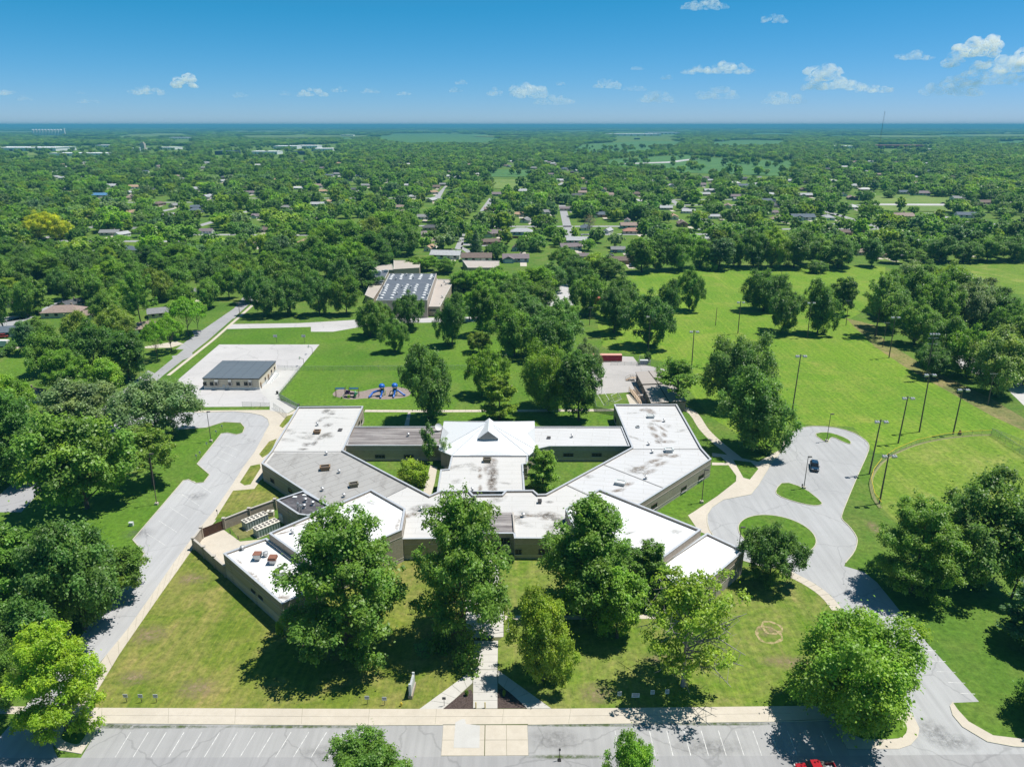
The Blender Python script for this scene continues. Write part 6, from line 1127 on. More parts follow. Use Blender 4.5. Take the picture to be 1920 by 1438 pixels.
ntree = 0; tree_xy = []; _tr = random.Random(11)
def tree(px, py, wpx, ty, key, tone, label, group=None, rz=None, world=None, size=None, name=None, cat='tree'):
    global ntree; ntree += 1; cm, tm, H0, R0 = PROTO[key]
    if world: x, y = world; H, Wm = size
    else:
        x, y = G(px, py); H = max(1.2, HT(px, py, ty)*.965); Wm = wpx/SC(x, y, H*.55)
    tree_xy.append((x, y, Wm/2)); nm = name or {'spruce': 'spruce_tree', 'bush': 'shrub', 'young': 'sapling', 'sparse': 'sapling'}.get(key, 'broadleaf_tree')
    rz = _tr.uniform(0, 6.28) if rz is None else rz; t = thing(nm, (x, y, 0), label, cat, group, rz); s = Wm/2/R0; t.scale = (s*_tr.uniform(.97, 1.03), s*_tr.uniform(.97, 1.03), H/H0)
    for n_, me in (('crown', cm), ('trunk', tm)): o = bpy.data.objects.new(n_, me); COL.objects.link(o); o.parent = t; 
    k = _tr.uniform(.9, 1.1); c = TC[tone]; t.children[0].color = (c[0]*k*_tr.uniform(.93, 1.07), c[1]*k, c[2]*k, 1); return t
# trees that stand alone or can be pointed at
for a in (
 (652,1215,232,966,'maple','mid','big bright green maple on the left front lawn before the white roofs'),
 (868,1198,184,920,'fine','mid','tall fine leaved tree at the left of the entrance walk, hiding the dark roof'),
 (1100,1148,176,930,'maple2','mid','big dark green maple right of the entrance, against the white roofs'),
 (1157,1195,100,1064,'tall','bright','small light green tree in front of the big dark maple'),
 (1212,1130,80,1014,'tall2','mid','tree squeezed between the big dark maple and the white roof corner'),
 (1018,1275,136,1108,'oak2','yel','yellow-green tree at the right of the entrance walk'),
 (1280,1285,178,1076,'halfdead','yel','half dead yellow-green tree with bare grey branches on the right lawn'),
 (1592,1338,244,1152,'dense','bright','round dense green tree on the corner of the east drive'),
 (1440,1094,130,978,'oak','deep','dark tree with a low crown beside the round island of the east lot'),
 (1706,1108,152,940,'maple','mid','mid green tree overhanging the east drive, front of the right corner trees'),
 (1826,1086,205,884,'oak2','oakd','large dark oak in the corner below the ball field'),
 (1897,1120,80,962,'tall','mid','slim leaning trunked tree at the right edge beside the large dark oak'),
 (1948,1215,130,1085,'tall2','blue','blue-green tree cut by the right edge over the east drive lawn'),
 (1990,1350,150,1190,'maple2','mid','tree outside the right edge whose branches reach the bottom right lawn'),
 (126,1368,162,1180,'maple','lime','vivid yellow-green maple on the corner island at the bottom left'),
 (160,1180,205,960,'oak2','oakd','wide dark tree over the west driveway, largest of the lower left wood'),
 (40,1170,170,985,'maple2','mid','broad mid green tree at the left edge of the lower left wood'),
 (222,1120,120,1030,'oak3','mid','low tree reaching the west driveway kerb, right tip of the lower left wood'),
 (70,1255,130,1110,'oak3','deep','deep green tree just above the yellow-green maple'),
 (5,1320,110,1190,'dense','mid','tree at the left edge beside the yellow-green maple'),
 (-40,1120,160,960,'oak','bright','light tree at the left edge above the lower left wood'),
 (164,953,196,772,'oak3','mid','big spreading oak with a visible trunk on the side lawn'),
 (40,900,120,732,'maple2','deep','tall dark tree at the left edge beside the west street'),
 (288,908,110,798,'airy','olive','light olive tree behind the tall pale lamp on the side lawn'),
 (298,820,165,698,'oak','grey','wide grey-green oak at the top end of the west driveway'),
 (170,815,150,712,'oak3','grey','pale grey-green tree left of the wide grey-green oak'),
 (95,700,88,612,'oak2','mid','tree below the slate roofed house in the left wood'),(182,700,112,596,'oak','deep','dark oak in the centre of the left wood'),(243,712,84,618,'tall','deep','dark columnar tree of the left wood facing the west street'),(205,735,78,668,'oak3','bright','bright low tree at the lower edge of the left wood'),(132,745,84,655,'maple','bright','bright tree beside the small brown-pink roof in the left wood'),(80,655,62,592,'oak','mid','rounded tree above the left lawn hedge'),(52,665,44,600,'tall','blue','blue-green tree beside the slate roofed house'),(18,800,110,690,'oak2','bright','bright tree in front of the small brown-pink roof'),(150,650,70,580,'oak2','olive','olive tree between the brown-pink roof and the dark oak'),(225,640,80,570,'oak','olive','grey olive oak right of the brown-pink hipped roof'),
 (296,676,52,600,'locust','locust','small honey locust nearest the court on the west street verge'),(322,660,58,590,'locust','locust','second honey locust along the west street verge'),(354,630,74,555,'locust','locust','largest honey locust on the west street verge'),(372,622,40,562,'locust','locust','slender honey locust at the pale drive of the west street'),
 (267,622,58,500,'airy','mid','tall tree with a long bare trunk before the tan-pink hipped roof'),(6,615,46,512,'tall','mid','street tree at the left edge with a dark trunk'),(53,595,50,520,'oak2','mid','street tree left of the brown-pink hipped roof'),(78,588,40,520,'tall2','mid','street tree beside the black car in the shade'),(120,562,56,500,'oak','deep','dark tree above the brown-pink hipped roof'),
 (803,787,108,638,'oak2','deep','dark upright oak beside the blue slide towers'),(937,788,66,700,'tall2','yel','yellow-green lower crown tree just behind the hipped hall roof'),(915,742,88,645,'oak','bright','bright lobed tree behind the hipped hall'),(1028,770,108,643,'dense','bright','bright rounded tree with yellow sprigs behind the right corridor'),(1085,788,84,655,'tall','deep','dark upright tree at the end of the rear walk'),(1095,720,70,632,'oak','grey','grey-green tree left of the red container'),
 (965,668,98,572,'oak2','mid','round oak left in the grove behind the school'),(1043,672,122,560,'oak','deep','largest dark oak in the grove behind the school'),(898,662,50,620,'oak3','olive','small olive tree left of the grove'),
 (695,632,68,560,'oak2','mid','tree with a bare trunk beside the slate roofed school wall'),(718,622,50,562,'oak2','mid','small tree close against the slate roofed school front'),(741,660,58,588,'oak','mid','small round tree on the back lawn in front of the slate roofed school'),(768,620,64,543,'oak','deep','dark tree hiding the front corner of the slate roofed school'),(848,648,64,546,'oak2','deep','dark tree with a dead branch before the low tan wing'),(905,628,56,530,'tall','mid','tall tree right of the low tan wing'),(930,615,60,540,'oak','mid','round tree behind the grove, right of the low tan wing'),
 (498,592,72,505,'oak','deep','dark oak at the west end of the school lane row'),(545,590,68,508,'oak2','deep','second dark oak in the school lane row'),(600,590,64,508,'oak','deep','third dark oak in the school lane row'),(650,590,62,515,'oak3','mid','fourth tree in the school lane row, next to the school wall'),(470,568,60,500,'oak2','deep','dark tree behind the west end of the school lane row'),(575,560,64,490,'oak','mid','tree behind the middle of the school lane row'),(640,552,60,480,'oak2','deep','tree behind the east end of the school lane row'),(430,560,50,500,'oak3','mid','tree across the west street from the school lane row'),
 (1215,650,98,540,'oak','deep','large dark tree casting the wide shade behind the red container'),(1152,625,74,535,'oak2','deep','dark tree left of the large shade tree'),(1105,590,84,505,'oak','mid','tree above the red shed'),(1165,600,78,510,'oak','deep','tree between the red shed and the field'),(1248,612,58,522,'oak2','deep','dark tree right of the large shade tree'),(1292,582,60,497,'oak','mid','round tree alone at the top left of the bright field'),(1060,630,60,560,'oak3','mid','tree left of the red shed'),
 (1432,582,84,503,'dense','deep','dark round tree at the back of the four tree clump'),(1468,624,78,530,'oak','oakd','left front tree of the four tree clump'),(1532,626,74,522,'oak2','oakd','right front tree of the four tree clump'),(1577,590,50,517,'tall','oakd','right rear tree of the four tree clump'),
 (1378,762,122,624,'dense','oakd','rear tree of the big dark pair on the field edge'),(1412,845,142,688,'oak2','oakd','front tree of the big dark pair on the field edge'),(1270,758,104,672,'airy','mid','leafy open tree over the portable classrooms'),
 (1641,630,60,508,'airy','pale','tall leaning tree at the left tip of the right forest'),
 (773,912,60,862,'bush','lime','round lime green shrub in the left courtyard'),(1018,918,58,838,'tall2','bright','bright green tree in the right courtyard'),(804,868,34,792,'young','deep','narrow dark sapling in front of the dark corridor roof'),(838,872,28,818,'sparse','pale','thin pale sapling beside the hall wall'),
 (695,1548,172,1392,'maple','mid','tree top rising from below the bottom edge left of centre'),(1183,1520,112,1384,'oak2','bright','small light tree top rising from the bottom edge right of centre'),
 (893,474,24,430,'spruce','blue','dark conical spruce by the short suburb street'),(1105,440,26,400,'bare','dry','leafless grey-brown tree in the middle of the suburb'),(1614,468,24,432,'oak','purple','purple leaved tree among the suburb houses'),(930,486,46,452,'oak','deep','dark round tree right of the spruce'),(978,478,26,446,'oak3','deep','dark small tree by the blue-grey gable'),(105,450,60,396,'oak2','gold','golden yellow tree in the left suburb'),(75,448,56,394,'oak','gold','second golden yellow tree, left of the brightest one'),(648,395,22,374,'oak3','gold','small golden tree beside the central woods'),
 (1530,512,38,488,'bush','mid','large round shrub at the field edge by the tree belt'),(1214,678,16,660,'bush','deep','small dark evergreen behind the fenced cabinet'),(875,1304,8,1298,'bush','mid','small green bush in the left planting bed'),(945,1304,7,1299,'bush','mid','small bush in the shaded right planting bed'),(940,1056,22,1038,'bush','olive','reddish olive bush under the entrance window'),(957,1054,16,1042,'bush','mid','green bush at the right of the entrance'),(527,1192,16,1160,'bush','lime','small bright shrub at the corner of the lower left white block'),(1667,372,26,356,'oak','deep','round dark tree alone on the open lawn by the far road'),
 (228,462,38,440,'locust','locust','flat umbrella shaped tree over the white eaved house'),(270,445,40,424,'locust','locust','second flat umbrella tree right of the white eaved house')):
    tree(*a)
# groups whose members cannot be told apart one by one
USED = {}
ORD = ['first','second','third','fourth','fifth','sixth','seventh','eighth','ninth','tenth','eleventh','twelfth','thirteenth','fourteenth','fifteenth','sixteenth','seventeenth','eighteenth','nineteenth','twentieth','twenty-first','twenty-second','twenty-third','twenty-fourth','twenty-fifth','twenty-sixth','twenty-seventh','twenty-eighth','twenty-ninth','thirtieth','thirty-first','thirty-second','thirty-third','thirty-fourth','thirty-fifth']
def grove(lst, rows, lab, group):
    """labels by row (front to back) and by place along the row, counted from the left"""
    L = sorted(lst, key=lambda a: -a[1]); n = -(-len(L)//len(rows))
    for r, rn in enumerate(rows):
        for i, a in enumerate(sorted(L[r*n:(r+1)*n])):
            cw = {"oakd":"dark","deep":"deep green","mid":"mid green","grey":"grey-green","bright":"bright green","olive":"olive","yel":"yellow-green","pale":"pale green","blue":"blue-green"}[a[5]]
            a = (a[0], a[1], a[2]*1.22, *a[3:])
            tree(*a, f'{cw} tree, {ORD[i]} from left, {rn}{lab}', group)
grove([(1714,647,72,558,'oak','mid'),(1768,684,74,588,'oak2','mid'),(1810,706,80,606,'oak','bright'),(1862,738,98,612,'oak2','pale'),(1918,722,74,650,'oak3','bright'),(1664,618,68,520,'oak','oakd'),(1720,602,78,500,'oak2','oakd'),(1752,618,76,514,'oak','mid'),(1786,598,76,503,'oak3','mid'),(1816,614,80,520,'oak','grey'),(1856,618,72,538,'oak2','oakd'),(1890,640,66,560,'oak','mid'),(1694,578,72,490,'oak3','grey'),(1772,572,66,487,'oak','olive'),(1832,592,70,520,'oak2','grey'),(1730,560,70,486,'oak','oakd'),(1668,590,60,505,'oak2','mid'),(1935,660,80,570,'oak','mid'),(1975,700,90,600,'oak2','mid'),(1880,690,70,620,'oak','deep'),(1660,600,40,560,'bush','mid'),(1745,705,60,640,'oak','deep')], ('front row', 'middle row', 'back row'), ' of the forest right of the field', 'trees of the right forest')
grove([(1347,506,46,445,'tall','blue'),(1376,500,52,440,'oak','mid'),(1412,502,62,428,'oak2','deep'),(1446,502,62,424,'oak','yel'),(1488,502,66,428,'oak2','oakd'),(1530,498,60,440,'oak3','mid'),(1571,502,66,438,'oak','oakd'),(1634,500,36,446,'tall','deep'),(1203,511,52,445,'tall','mid'),(1236,507,50,440,'oak','deep'),(1272,506,58,428,'oak2','mid'),(1312,502,50,440,'oak','bright'),(1680,494,44,452,'oak3','mid'),(1760,492,56,440,'oak2','deep'),(1806,492,52,446,'oak','deep'),(1850,490,56,440,'oak2','mid'),(1898,490,60,438,'oak','deep'),(1945,488,60,440,'oak','mid'),(1330,508,24,490,'bush','bright'),(1720,492,40,468,'oak3','mid')], ('',), 'belt along the far field edge', 'trees of the field edge belt')
grove([(1000,560,66,498,'oak3','bright'),(965,568,62,512,'oak','mid'),(930,556,60,500,'oak2','bright'),(1035,545,56,490,'oak','deep'),(1075,530,60,478,'oak2','deep'),(900,548,56,500,'oak','bright'),(870,545,54,505,'oak2','bright'),(1110,515,54,475,'oak3','yel'),(1140,520,58,478,'oak','mid'),(800,508,40,480,'oak3','bright'),(835,512,44,482,'oak','mid'),(775,505,36,482,'oak2','bright'),(1060,505,50,460,'oak','mid'),(985,608,70,545,'oak','deep'),(1010,590,66,525,'oak2','mid'),(955,600,60,540,'oak','mid'),(880,600,40,545,'oak3','bright')], ('front part', 'rear part'), ' of the thicket behind the slate-roofed school', 'trees of the middle thicket')
grove([(620,522,66,452,'oak2','mid'),(660,518,66,445,'oak','bright'),(700,506,62,432,'maple2','deep'),(735,492,62,420,'oak2','deep'),(765,478,56,410,'oak','mid'),(645,482,64,412,'oak3','mid'),(690,470,62,405,'oak2','olive'),(728,462,56,395,'maple','bright'),(757,452,52,388,'oak','mid'),(612,482,62,415,'oak','bright'),(588,505,62,440,'oak2','mid'),(560,528,60,470,'oak','deep'),(680,545,62,480,'maple2','deep'),(520,548,60,480,'oak2','mid')], ('near part', 'far part'), ' of the dense wood by the slate-roofed school', 'trees of the dense wood left of the slate roofed school')
grove([(205,612,62,545,'oak2','mid'),(240,592,60,525,'oak','bright'),(335,556,58,492,'oak2','mid'),(402,545,58,480,'oak','deep'),(392,578,46,522,'oak3','mid'),(345,572,40,525,'oak','bright'),(300,566,54,500,'oak2','olive'),(165,566,60,495,'oak','mid'),(105,545,62,478,'maple2','mid'),(62,548,58,480,'oak2','deep'),(18,552,60,482,'oak','mid'),(442,528,58,462,'oak2','mid'),(255,548,58,482,'oak','mid'),(212,552,56,486,'oak3','bright'),(140,530,60,462,'oak','deep'),(415,512,56,452,'oak','mid')], ('near part', 'far part'), ' of the gardens west of the street', 'garden trees west of the street')
# woods that fill the suburb
EXCL = [o for o in []]
def base_limit(px): return float(np.interp(px, [-900,-300,0,100,240,330,440,480,560,690,760,1000,1120,1200,1650,1920,2500], [720,680,600,588,578,545,540,540,545,480,472,472,476,482,488,482,482]))
FIELDS = [[(735,250.5),(900,251.5),(935,258),(925,268),(760,268),(700,259)],[(1063,287),(1090,272),(1200,265),(1280,266),(1275,275),(1190,288)],[(1325,269),(1370,262.5),(1480,263),(1470,272),(1330,274)],[(908,334),(913,318),(993,319),(995,335)],[(922,356),(928,337),(988,338),(984,358)],[(1124,306),(1140,300),(1280,291),(1400,300),(1490,302),(1484,333),(1300,326)],[(1634,372),(1636,366),(1790,372),(1800,398),(1636,397)],[(1860,264),(1920,264),(1960,268),(1880,270)],[(0,274),(210,274),(210,296),(0,296)],[(395,277),(640,270),(640,296),(395,297)],[(240,274),(360,274),(360,290),(240,290)],[(1147,248),(1275,248),(1275,262),(1147,262)],[(60,242),(122,242),(122,256),(60,256)],[(1640,272),(1750,272),(1750,290),(1640,288)],[(1560,270),(1610,272),(1610,282),(1560,282)],[(640,250),(665,250),(665,262),(640,262)],[(316,258),(362,258),(362,266),(316,266)],[(775,392),(848,340),(852,346),(800,400)]]+ROADS
HPX = [(*PX(hx, hy, 1.5), SC(hx, hy, 2)*9, hx, hy) for hx, hy in house_xy]
def noise2(x, y, s):
    from mathutils import noise
    return noise.noise(Vector((x/s, y/s, 3.7)))
cand = []; cell = 13.5; y = 235.0
while y < 3200:
    half = .78*y+60; x = -half
    c_ = cell if y < 1600 else 17
    while x < half:
        X = x+random.uniform(-.45, .45)*c_; Y = y+random.uniform(-.45, .45)*c_; x += c_
        bx, by = PX(X, Y)
        if by > base_limit(bx) or bx < -160 or bx > 2080: continue
        dens = noise2(X, Y, 70)+.55*noise2(X, Y, 260)
        sub = Y < 1250
        if random.random() > ((.84 if dens > -.12 else .48) if Y < 1900 else (.93 if dens > -.2 else .75)): continue
        H = random.uniform(9.5, 17.5)*(1.08 if dens > .2 else .95); W_ = H*random.uniform(.76, 1.14); tx_, ty_ = PX(X, Y, H*.9)
        jx, jy = 9*noise2(X, Y, 45), 3*noise2(X+500, Y, 60)
        if any(inside((bx+jx, by+jy), f) or (inside((tx_+jx, ty_+jy), f) and random.random() < .9) for f in FIELDS) and not (Y > 1300 and noise2(X, Y, 28) > .42): continue
        bad = near_street(X, Y, 8.5)
        for (ax, ay), (cx_, cy_) in STREETS:
            if abs(ay-cy_) < 20 and min(ax, cx_) < X < max(ax, cx_) and 0 < min(ay, cy_)-Y < 24 and random.random() < .6: bad = True; break
        if bad: continue
        for hx, hy, hw_, wx, wy in HPX:
            if abs(wx-X) < 9 and abs(wy-Y) < 8: bad = True; break
            if Y < wy and abs(bx-hx) < hw_*.8+3 and ty_ < hy+2 and random.random() < (.93 if wy < 700 else .88): bad = True; break
        if bad or any((X-a)**2+(Y-c)**2 < (r+W_*.3)**2 for a, c, r in tree_xy[-1:] ): continue
        cand.append((X, Y, H, W_, bx, by))
    y += c_*.92
near = [t_ for t_ in tree_xy if t_[1] < 700]
cand = [c for c in cand if not any((c[0]-a)**2+(c[1]-b_)**2 < (r*.7+c[3]*.3)**2 for a, b_, r in near)] 
cand.sort(key=lambda c: c[1])
NIND = 300-ntree
KEYS = ['oak','oak2','oak3','oak','maple2','dense','tall','oak2','maple','locust','oak3','fine']; TONES = ['mid','mid','deep','bright','oakd','mid','olive','deep','grey','bright','yel','mid']
FORM = {'oak':'round','oak2':'spreading','oak3':'broad','maple2':'tall oval','dense':'dense round','tall':'narrow','maple':'lobed','locust':'flat topped','fine':'fine leaved'}
TN = {'mid':'mid green','deep':'deep green','bright':'bright green','oakd':'dark','olive':'olive','grey':'grey-green','yel':'yellow-green'}
HL = NAMED
seen = {}
rows_ = []; RANK = {}
for X, Y, H, W_, bx, by in cand[:max(0, NIND)]:
    hx, hy, hl = min(HL, key=lambda h: (h[0]-X)**2+(h[1]-Y)**2); rel = 'behind' if Y > hy+8 else 'in front of' if Y < hy-8 else 'left of' if X < hx else 'right of'
    rows_.append((math.hypot(X-hx, Y-hy), X, Y, H, W_, hl, rel))
rows_.sort()
for d_, X, Y, H, W_, hl, rel in rows_:
    k = random.choice(KEYS); tn = random.choice(TONES); key_ = (hl, rel); RANK[key_] = RANK.get(key_, 0)+1; r_ = RANK[key_]; nth = 'nearest' if r_ == 1 else f'{ORD[min(34, r_-1)]} nearest'
    tree(0, 0, 0, 0, k, tn, f'{TN[tn]} {FORM[k]} tree, {nth} of those {rel} the {shorten(hl)}', 'trees of the wooded suburb', world=(X, Y), size=(H, W_))
rest = cand[max(0, NIND):]
FARF = []; fr = random.Random(77)
for k in range(30):
    px, py = fr.uniform(-60, 1980), 236.6+22*fr.random()**1.6; w2, h2 = fr.uniform(30, 110), max(.35, (py-235)*fr.uniform(.05, .11)); q = [(px+w2*math.cos(a)*fr.uniform(.8, 1.1), py+h2*math.sin(a)) for a in np.linspace(0, 2*math.pi, 9, endpoint=False)]
    if any(inside((px, py), f) for f in FIELDS): continue
    FARF.append(q); far('farm_field', q, GR[fr.choice(['crop', 'crop2', 'crop2'])], .7+k*.12)
SPECK = sorted((fr.uniform(10, 1910), 237.5+18*fr.random()**1.4) for k in range(30))
for k, (px, py) in enumerate(SPECK):
    x, y = G(px, py); t = thing('farm_shed', (x, y, 0), f'tiny white far building, {ORD[k]} from left on the hazy plain', 'building', 'tiny white buildings on the plain'); q = fr.uniform(4, 10)/SC(x, y, 5)
    MB().box((0,0,7), (q,30,14)).build('wall', SHG, t); MB().box((0,0,14.6), (q*1.02,31,1.2)).build('roof', SHW, t)
# the rest of the woods, and the forest out to the horizon: one mass each
def wood(name, pts, protos_key):
    """pts: rows x, y, sx, sz, r, g, b, index, rotation"""
    A = np.array(pts, 'f'); me = bpy.data.meshes.new(name); me.vertices.add(len(A)); co = np.zeros((len(A), 3), 'f'); co[:, :2] = A[:, :2]; me.vertices.foreach_set('co', co.ravel())
    sc_ = me.attributes.new('scl', 'FLOAT_VECTOR', 'POINT'); sc_.data.foreach_set('vector', np.stack([A[:, 2], A[:, 2], A[:, 3]], 1).ravel()); rt = me.attributes.new('rot', 'FLOAT_VECTOR', 'POINT'); rt.data.foreach_set('vector', np.stack([A[:, 8]*0, A[:, 8]*0, A[:, 8]], 1).ravel())
    ix = me.attributes.new('idx', 'INT', 'POINT'); ix.data.foreach_set('value', A[:, 7].astype('i')); cl = me.color_attributes.new('leafcol', 'FLOAT_COLOR', 'POINT'); cl.data.foreach_set('color', np.concatenate([A[:, 4:7], np.ones((len(A), 1), 'f')], 1).ravel())
    o = bpy.data.objects.new(name, me); COL.objects.link(o); o['kind'] = 'stuff'; md = o.modifiers.new('scatter', 'NODES'); ng = bpy.data.node_groups.new(name, 'GeometryNodeTree'); md.node_group = ng
    ng.interface.new_socket('Geometry', in_out='INPUT', socket_type='NodeSocketGeometry'); ng.interface.new_socket('Geometry', in_out='OUTPUT', socket_type='NodeSocketGeometry'); N = ng.nodes
    gi, go = N.new('NodeGroupInput'), N.new('NodeGroupOutput'); ip = N.new('GeometryNodeInstanceOnPoints'); ci = N.new('GeometryNodeCollectionInfo'); ci.inputs['Collection'].default_value = protos_key; ci.inputs['Separate Children'].default_value = True; ci.inputs['Reset Children'].default_value = True
    def attr(nm, ty): a = N.new('GeometryNodeInputNamedAttribute'); a.data_type = ty; a.inputs[0].default_value = nm; return a.outputs[0]
    L = ng.links.new; L(gi.outputs[0], ip.inputs['Points']); L(ci.outputs[0], ip.inputs['Instance']); ip.inputs['Pick Instance'].default_value = True; L(attr('idx', 'INT'), ip.inputs['Instance Index']); L(attr('scl', 'FLOAT_VECTOR'), ip.inputs['Scale']); L(attr('rot', 'FLOAT_VECTOR'), ip.inputs['Rotation']); L(ip.outputs[0], go.inputs[0]); return o
fc = bpy.data.collections.new('far_tree_shapes')
for i, (kind, H, Rr, ncl, nl_, lf, bs, sd) in enumerate((('oak',16,7.5,45,2600,.75,.12,31),('round',14,7.5,40,2400,.78,.1,32),('tall',17,6,40,2200,.75,.1,33),('oak',15,8,38,2300,.82,.1,34))):
    cm, C = crown_mesh(f'far_crown_{i}', np.random.default_rng(sd), kind, H, Rr, ncl, nl_, lf, bs, LEAF_I, .8, .24, .24); fc.objects.link(bpy.data.objects.new(f'far_tree_{i}', cm))
def leafcol(): c = TC[random.choice(TONES+['mid','deep','blue'])]; k = random.uniform(.72, 1.25); return (c[0]*k, c[1]*k, c[2]*k)
wood('suburb_woods', [(X, Y, W_/15, H/15.5, *leafcol(), random.randrange(4), random.uniform(0, 6.28)) for X, Y, H, W_, bx, by in rest], fc)
far_pts = []
def scatter(y0, y1, cell, wsc, hsc, keep):
    y = y0
    while y < y1:
        half = .8*y+100; x = -half
        while x < half:
            X, Y = x+random.uniform(-.5, .5)*cell, y+random.uniform(-.5, .5)*cell; x += cell; bx, by = PX(X, Y); tx_, ty_ = PX(X, Y, 13)
            jx, jy = 16*noise2(X, Y, 260), 1.6*noise2(X+900, Y, 300)
            if any(inside((bx+jx, by+jy), f) or inside((tx_+jx, ty_+jy), f) for f in FIELDS[:18]+FARF): continue
            if noise2(X, Y, cell*9) < keep: continue
            far_pts.append((X, Y, wsc*random.uniform(.8, 1.3), hsc*random.uniform(.75, 1.15), *leafcol(), random.randrange(4), random.uniform(0, 6.28)))
        y += cell*.9
scatter(3150, 5200, 27, 2.0, .95, -.34); scatter(5200, 9500, 60, 4.6, 1.0, -.22); scatter(9500, 20000, 190, 15, 1.05, -.1); scatter(20000, 45000, 520, 40, 1.3, -.05)
wood('distant_forest', far_pts, fc)
# clipped hedge by the left lawn
x0, y0 = G(10, 665); hb = MB()
A, B = G(4, 668), G(42, 640)
rng = np.random.default_rng(5); cm, C = crown_mesh('hedge_leaves', rng, 'round', 2.4, 2.2, 20, 1800, .22, 0, LEAF, .8, .3, .35)
hg = thing('garden_hedge', (*A, 0), 'dark clipped hedge between two lawns at the left edge', 'hedge')
for i in range(9): o = bpy.data.objects.new('hedge_clump', cm); COL.objects.link(o); o.parent = hg; o.location = ((B[0]-A[0])*i/8, (B[1]-A[1])*i/8, 0); o.rotation_euler = (0,0,i); o.color = (*TC['deep'], 1)
# ------------------------------------------------------------------ clouds (beyond and above the haze)
import bmesh
from mathutils import noise as mnoise
bm = bmesh.new(); bmesh.ops.create_icosphere(bm, subdivisions=3, radius=1); ICO_V = np.array([v.co[:] for v in bm.verts]); ICO_F = [tuple(v.index for v in f.verts) for f in bm.faces]; bm.free()
def cloudmat(name, dens, lo, hi):
    m = bpy.data.materials.new(name); m.use_nodes = True; t = m.node_tree; n = t.nodes; n.remove(n['Principled BSDF']); v = n.new('ShaderNodeVolumeScatter'); v.inputs['Color'].default_value = (1, 1, 1, 1); v.inputs['Anisotropy'].default_value = .0
    tc = n.new('ShaderNodeTexCoord'); no = n.new('ShaderNodeTexNoise'); no.inputs['Scale'].default_value = .0032; no.inputs['Detail'].default_value = 4; no.inputs['Roughness'].default_value = .62; t.links.new(tc.outputs['Object'], no.inputs['Vector'])
    mr = n.new('ShaderNodeMapRange'); mr.inputs['From Min'].default_value = lo; mr.inputs['From Max'].default_value = hi; mr.inputs['To Max'].default_value = dens; t.links.new(no.outputs['Fac'], mr.inputs['Value']); t.links.new(mr.outputs['Result'], v.inputs['Density']); t.links.new(v.outputs[0], n['Material Output'].inputs['Volume']); return m
CM = [cloudmat('thin_cloud', .0024, .4, .72), cloudmat('soft_cloud', .0046, .39, .72), cloudmat('thick_cloud', .0085, .37, .7)]
DC = 24000.0
def cloud(px, py, wpx, hpx, dens, label, seed, group='small clouds along the horizon'):
    d = Vector(ray(px, py)).normalized(); k = DC/d.y; c = Vector((0, 0, CAMH))+d*k; u = k/FPX*.98; W_, Hh = wpx*u, hpx*u; r_ = random.Random(seed); vs, fs = [], []
    n = max(10, int(wpx/hpx*11)); 
    for i in range(n):
        f = r_.uniform(-.5, .5); prof = (1-(2*f)**2)**.5; s = Hh*r_.uniform(.16, .36)*(.55+.5*prof); p = Vector((f*W_, r_.uniform(-.4, .4)*W_*.4, -Hh*.5+s*.5+r_.uniform(0, 1)**1.3*prof*Hh*.62)); st_ = r_.uniform(1.0, 1.7); b0_ = len(vs)
        for v in ICO_V:
            dd = Vector(v); q = 1+.28*mnoise.noise(dd*1.7+Vector((i*3.1, seed, 0)))+.2*mnoise.noise(dd*4.1+Vector((seed, i*1.7, 2))); w_ = dd*s*q; w_.x *= st_
            if w_.z < 0: w_.z *= .45
            vs.append(tuple(p+w_))
        fs += [tuple(a+b0_ for a in f_) for f_ in ICO_F]
    b = MB().add(vs, fs); o = bpy.data.objects.new('cloud', b.mesh('cloud', CM[dens], smooth=True)); COL.objects.link(o); o.location = c; tagp(o, label, 'cloud', group)
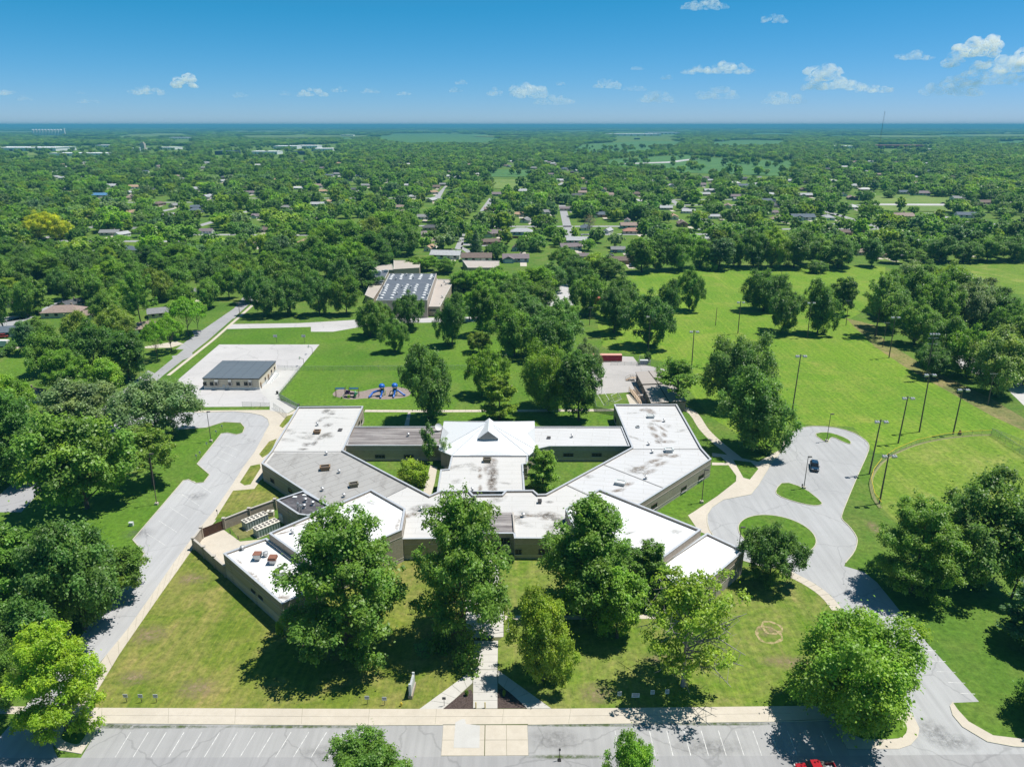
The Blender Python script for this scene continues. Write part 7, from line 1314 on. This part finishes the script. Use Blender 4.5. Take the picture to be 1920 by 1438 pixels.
for i, a in enumerate(((1320,8,70,18,1,'white cloud touching the top edge, right of centre'),(1450,36,38,14,1,'small cloud just right of and below the top edge cloud'),(345,153,34,22,2,'bright compact cloud alone in the left sky'),(275,171,52,14,1,'flat cloud pair low in the left sky'),(584,174,52,14,1,'flat wispy cloud left of centre'),(535,176,18,8,0,'tiny cloud left of the wispy one'),(636,168,26,10,1,'small bright cloud left of centre, right of the wispy one'),(694,171,32,9,1,'flat small cloud in the middle of a low cloud row'),(758,175,26,8,1,'faint flat cloud ending the middle row'),(864,154,22,9,1,'small cloud high in the centre row'),(855,169,22,9,1,'small cloud under the high centre one'),(928,173,24,14,1,'puffy small cloud right of the centre pair'),(992,170,64,28,1,'puffy double cloud just right of centre'),(1052,157,16,8,1,'tiny round cloud beside the double one'),(1140,158,42,18,1,'puffy cloud pair right of centre'),(1196,127,22,9,1,'small cloud higher than its neighbours, right of centre'),(1190,165,36,12,0,'faint cloud below the higher small one'),(1250,145,18,10,1,'tiny cloud between the long cloud and the pair'),(1345,128,120,20,1,'long ragged cloud in the right sky'),(1548,134,52,34,1,'upper heap of the tall cloud in the right sky'),(1566,156,100,24,1,'broad lower part of the tall heaped cloud in the right sky'),(1640,167,56,14,1,'low tail cloud right of the heaped one'),(1712,105,58,14,1,'flat white cloud left of the great cloud'),(1836,88,62,30,2,'bright crest of the great cloud near the right edge'),(1790,112,30,26,1,'small tower left of the great cloud crest'),(1880,122,84,26,1,'shelf of cloud below the great cloud crest'),(1850,145,110,24,0,'thin grey layer beneath the great cloud'),(1930,100,46,36,1,'bright cloud cut by the right edge'),(8,172,24,12,1,'small cloud at the left edge'),(46,184,22,9,0,'faint cloud near the left edge'),(150,174,14,6,0,'tiny faint cloud in the left sky'),(165,190,34,7,0,'faint streak of cloud low on the left'),(450,178,24,10,0,'very faint cloud in the left middle sky'),(1230,182,60,22,0,'pale cloud veil over the right horizon'),(1345,175,70,22,0,'pale cloud veil beneath the long ragged cloud'),(1470,185,70,22,0,'pale cloud veil beneath the heaped cloud'),(1040,188,70,18,0,'pale cloud veil beneath the double cloud'),(1790,165,90,26,0,'pale cloud veil beneath the great cloud'))):
    cloud(*a, seed=i+1)
# ------------------------------------------------------------------ haze
hm = bpy.data.materials.new('haze'); hm.use_nodes = True; hn = hm.node_tree.nodes; hn.remove(hn['Principled BSDF']); pv = hn.new('ShaderNodeVolumePrincipled')
pv.inputs['Color'].default_value = (.11,.38,.62,1); pv.inputs['Density'].default_value = 1.05e-4; pv.inputs['Anisotropy'].default_value = 0
hm.node_tree.links.new(pv.outputs[0], hn['Material Output'].inputs['Volume'])
hz = MB().box((0, 200, 54), (96400, 96400, 110)).build('haze', hm); hz['kind'] = 'stuff'
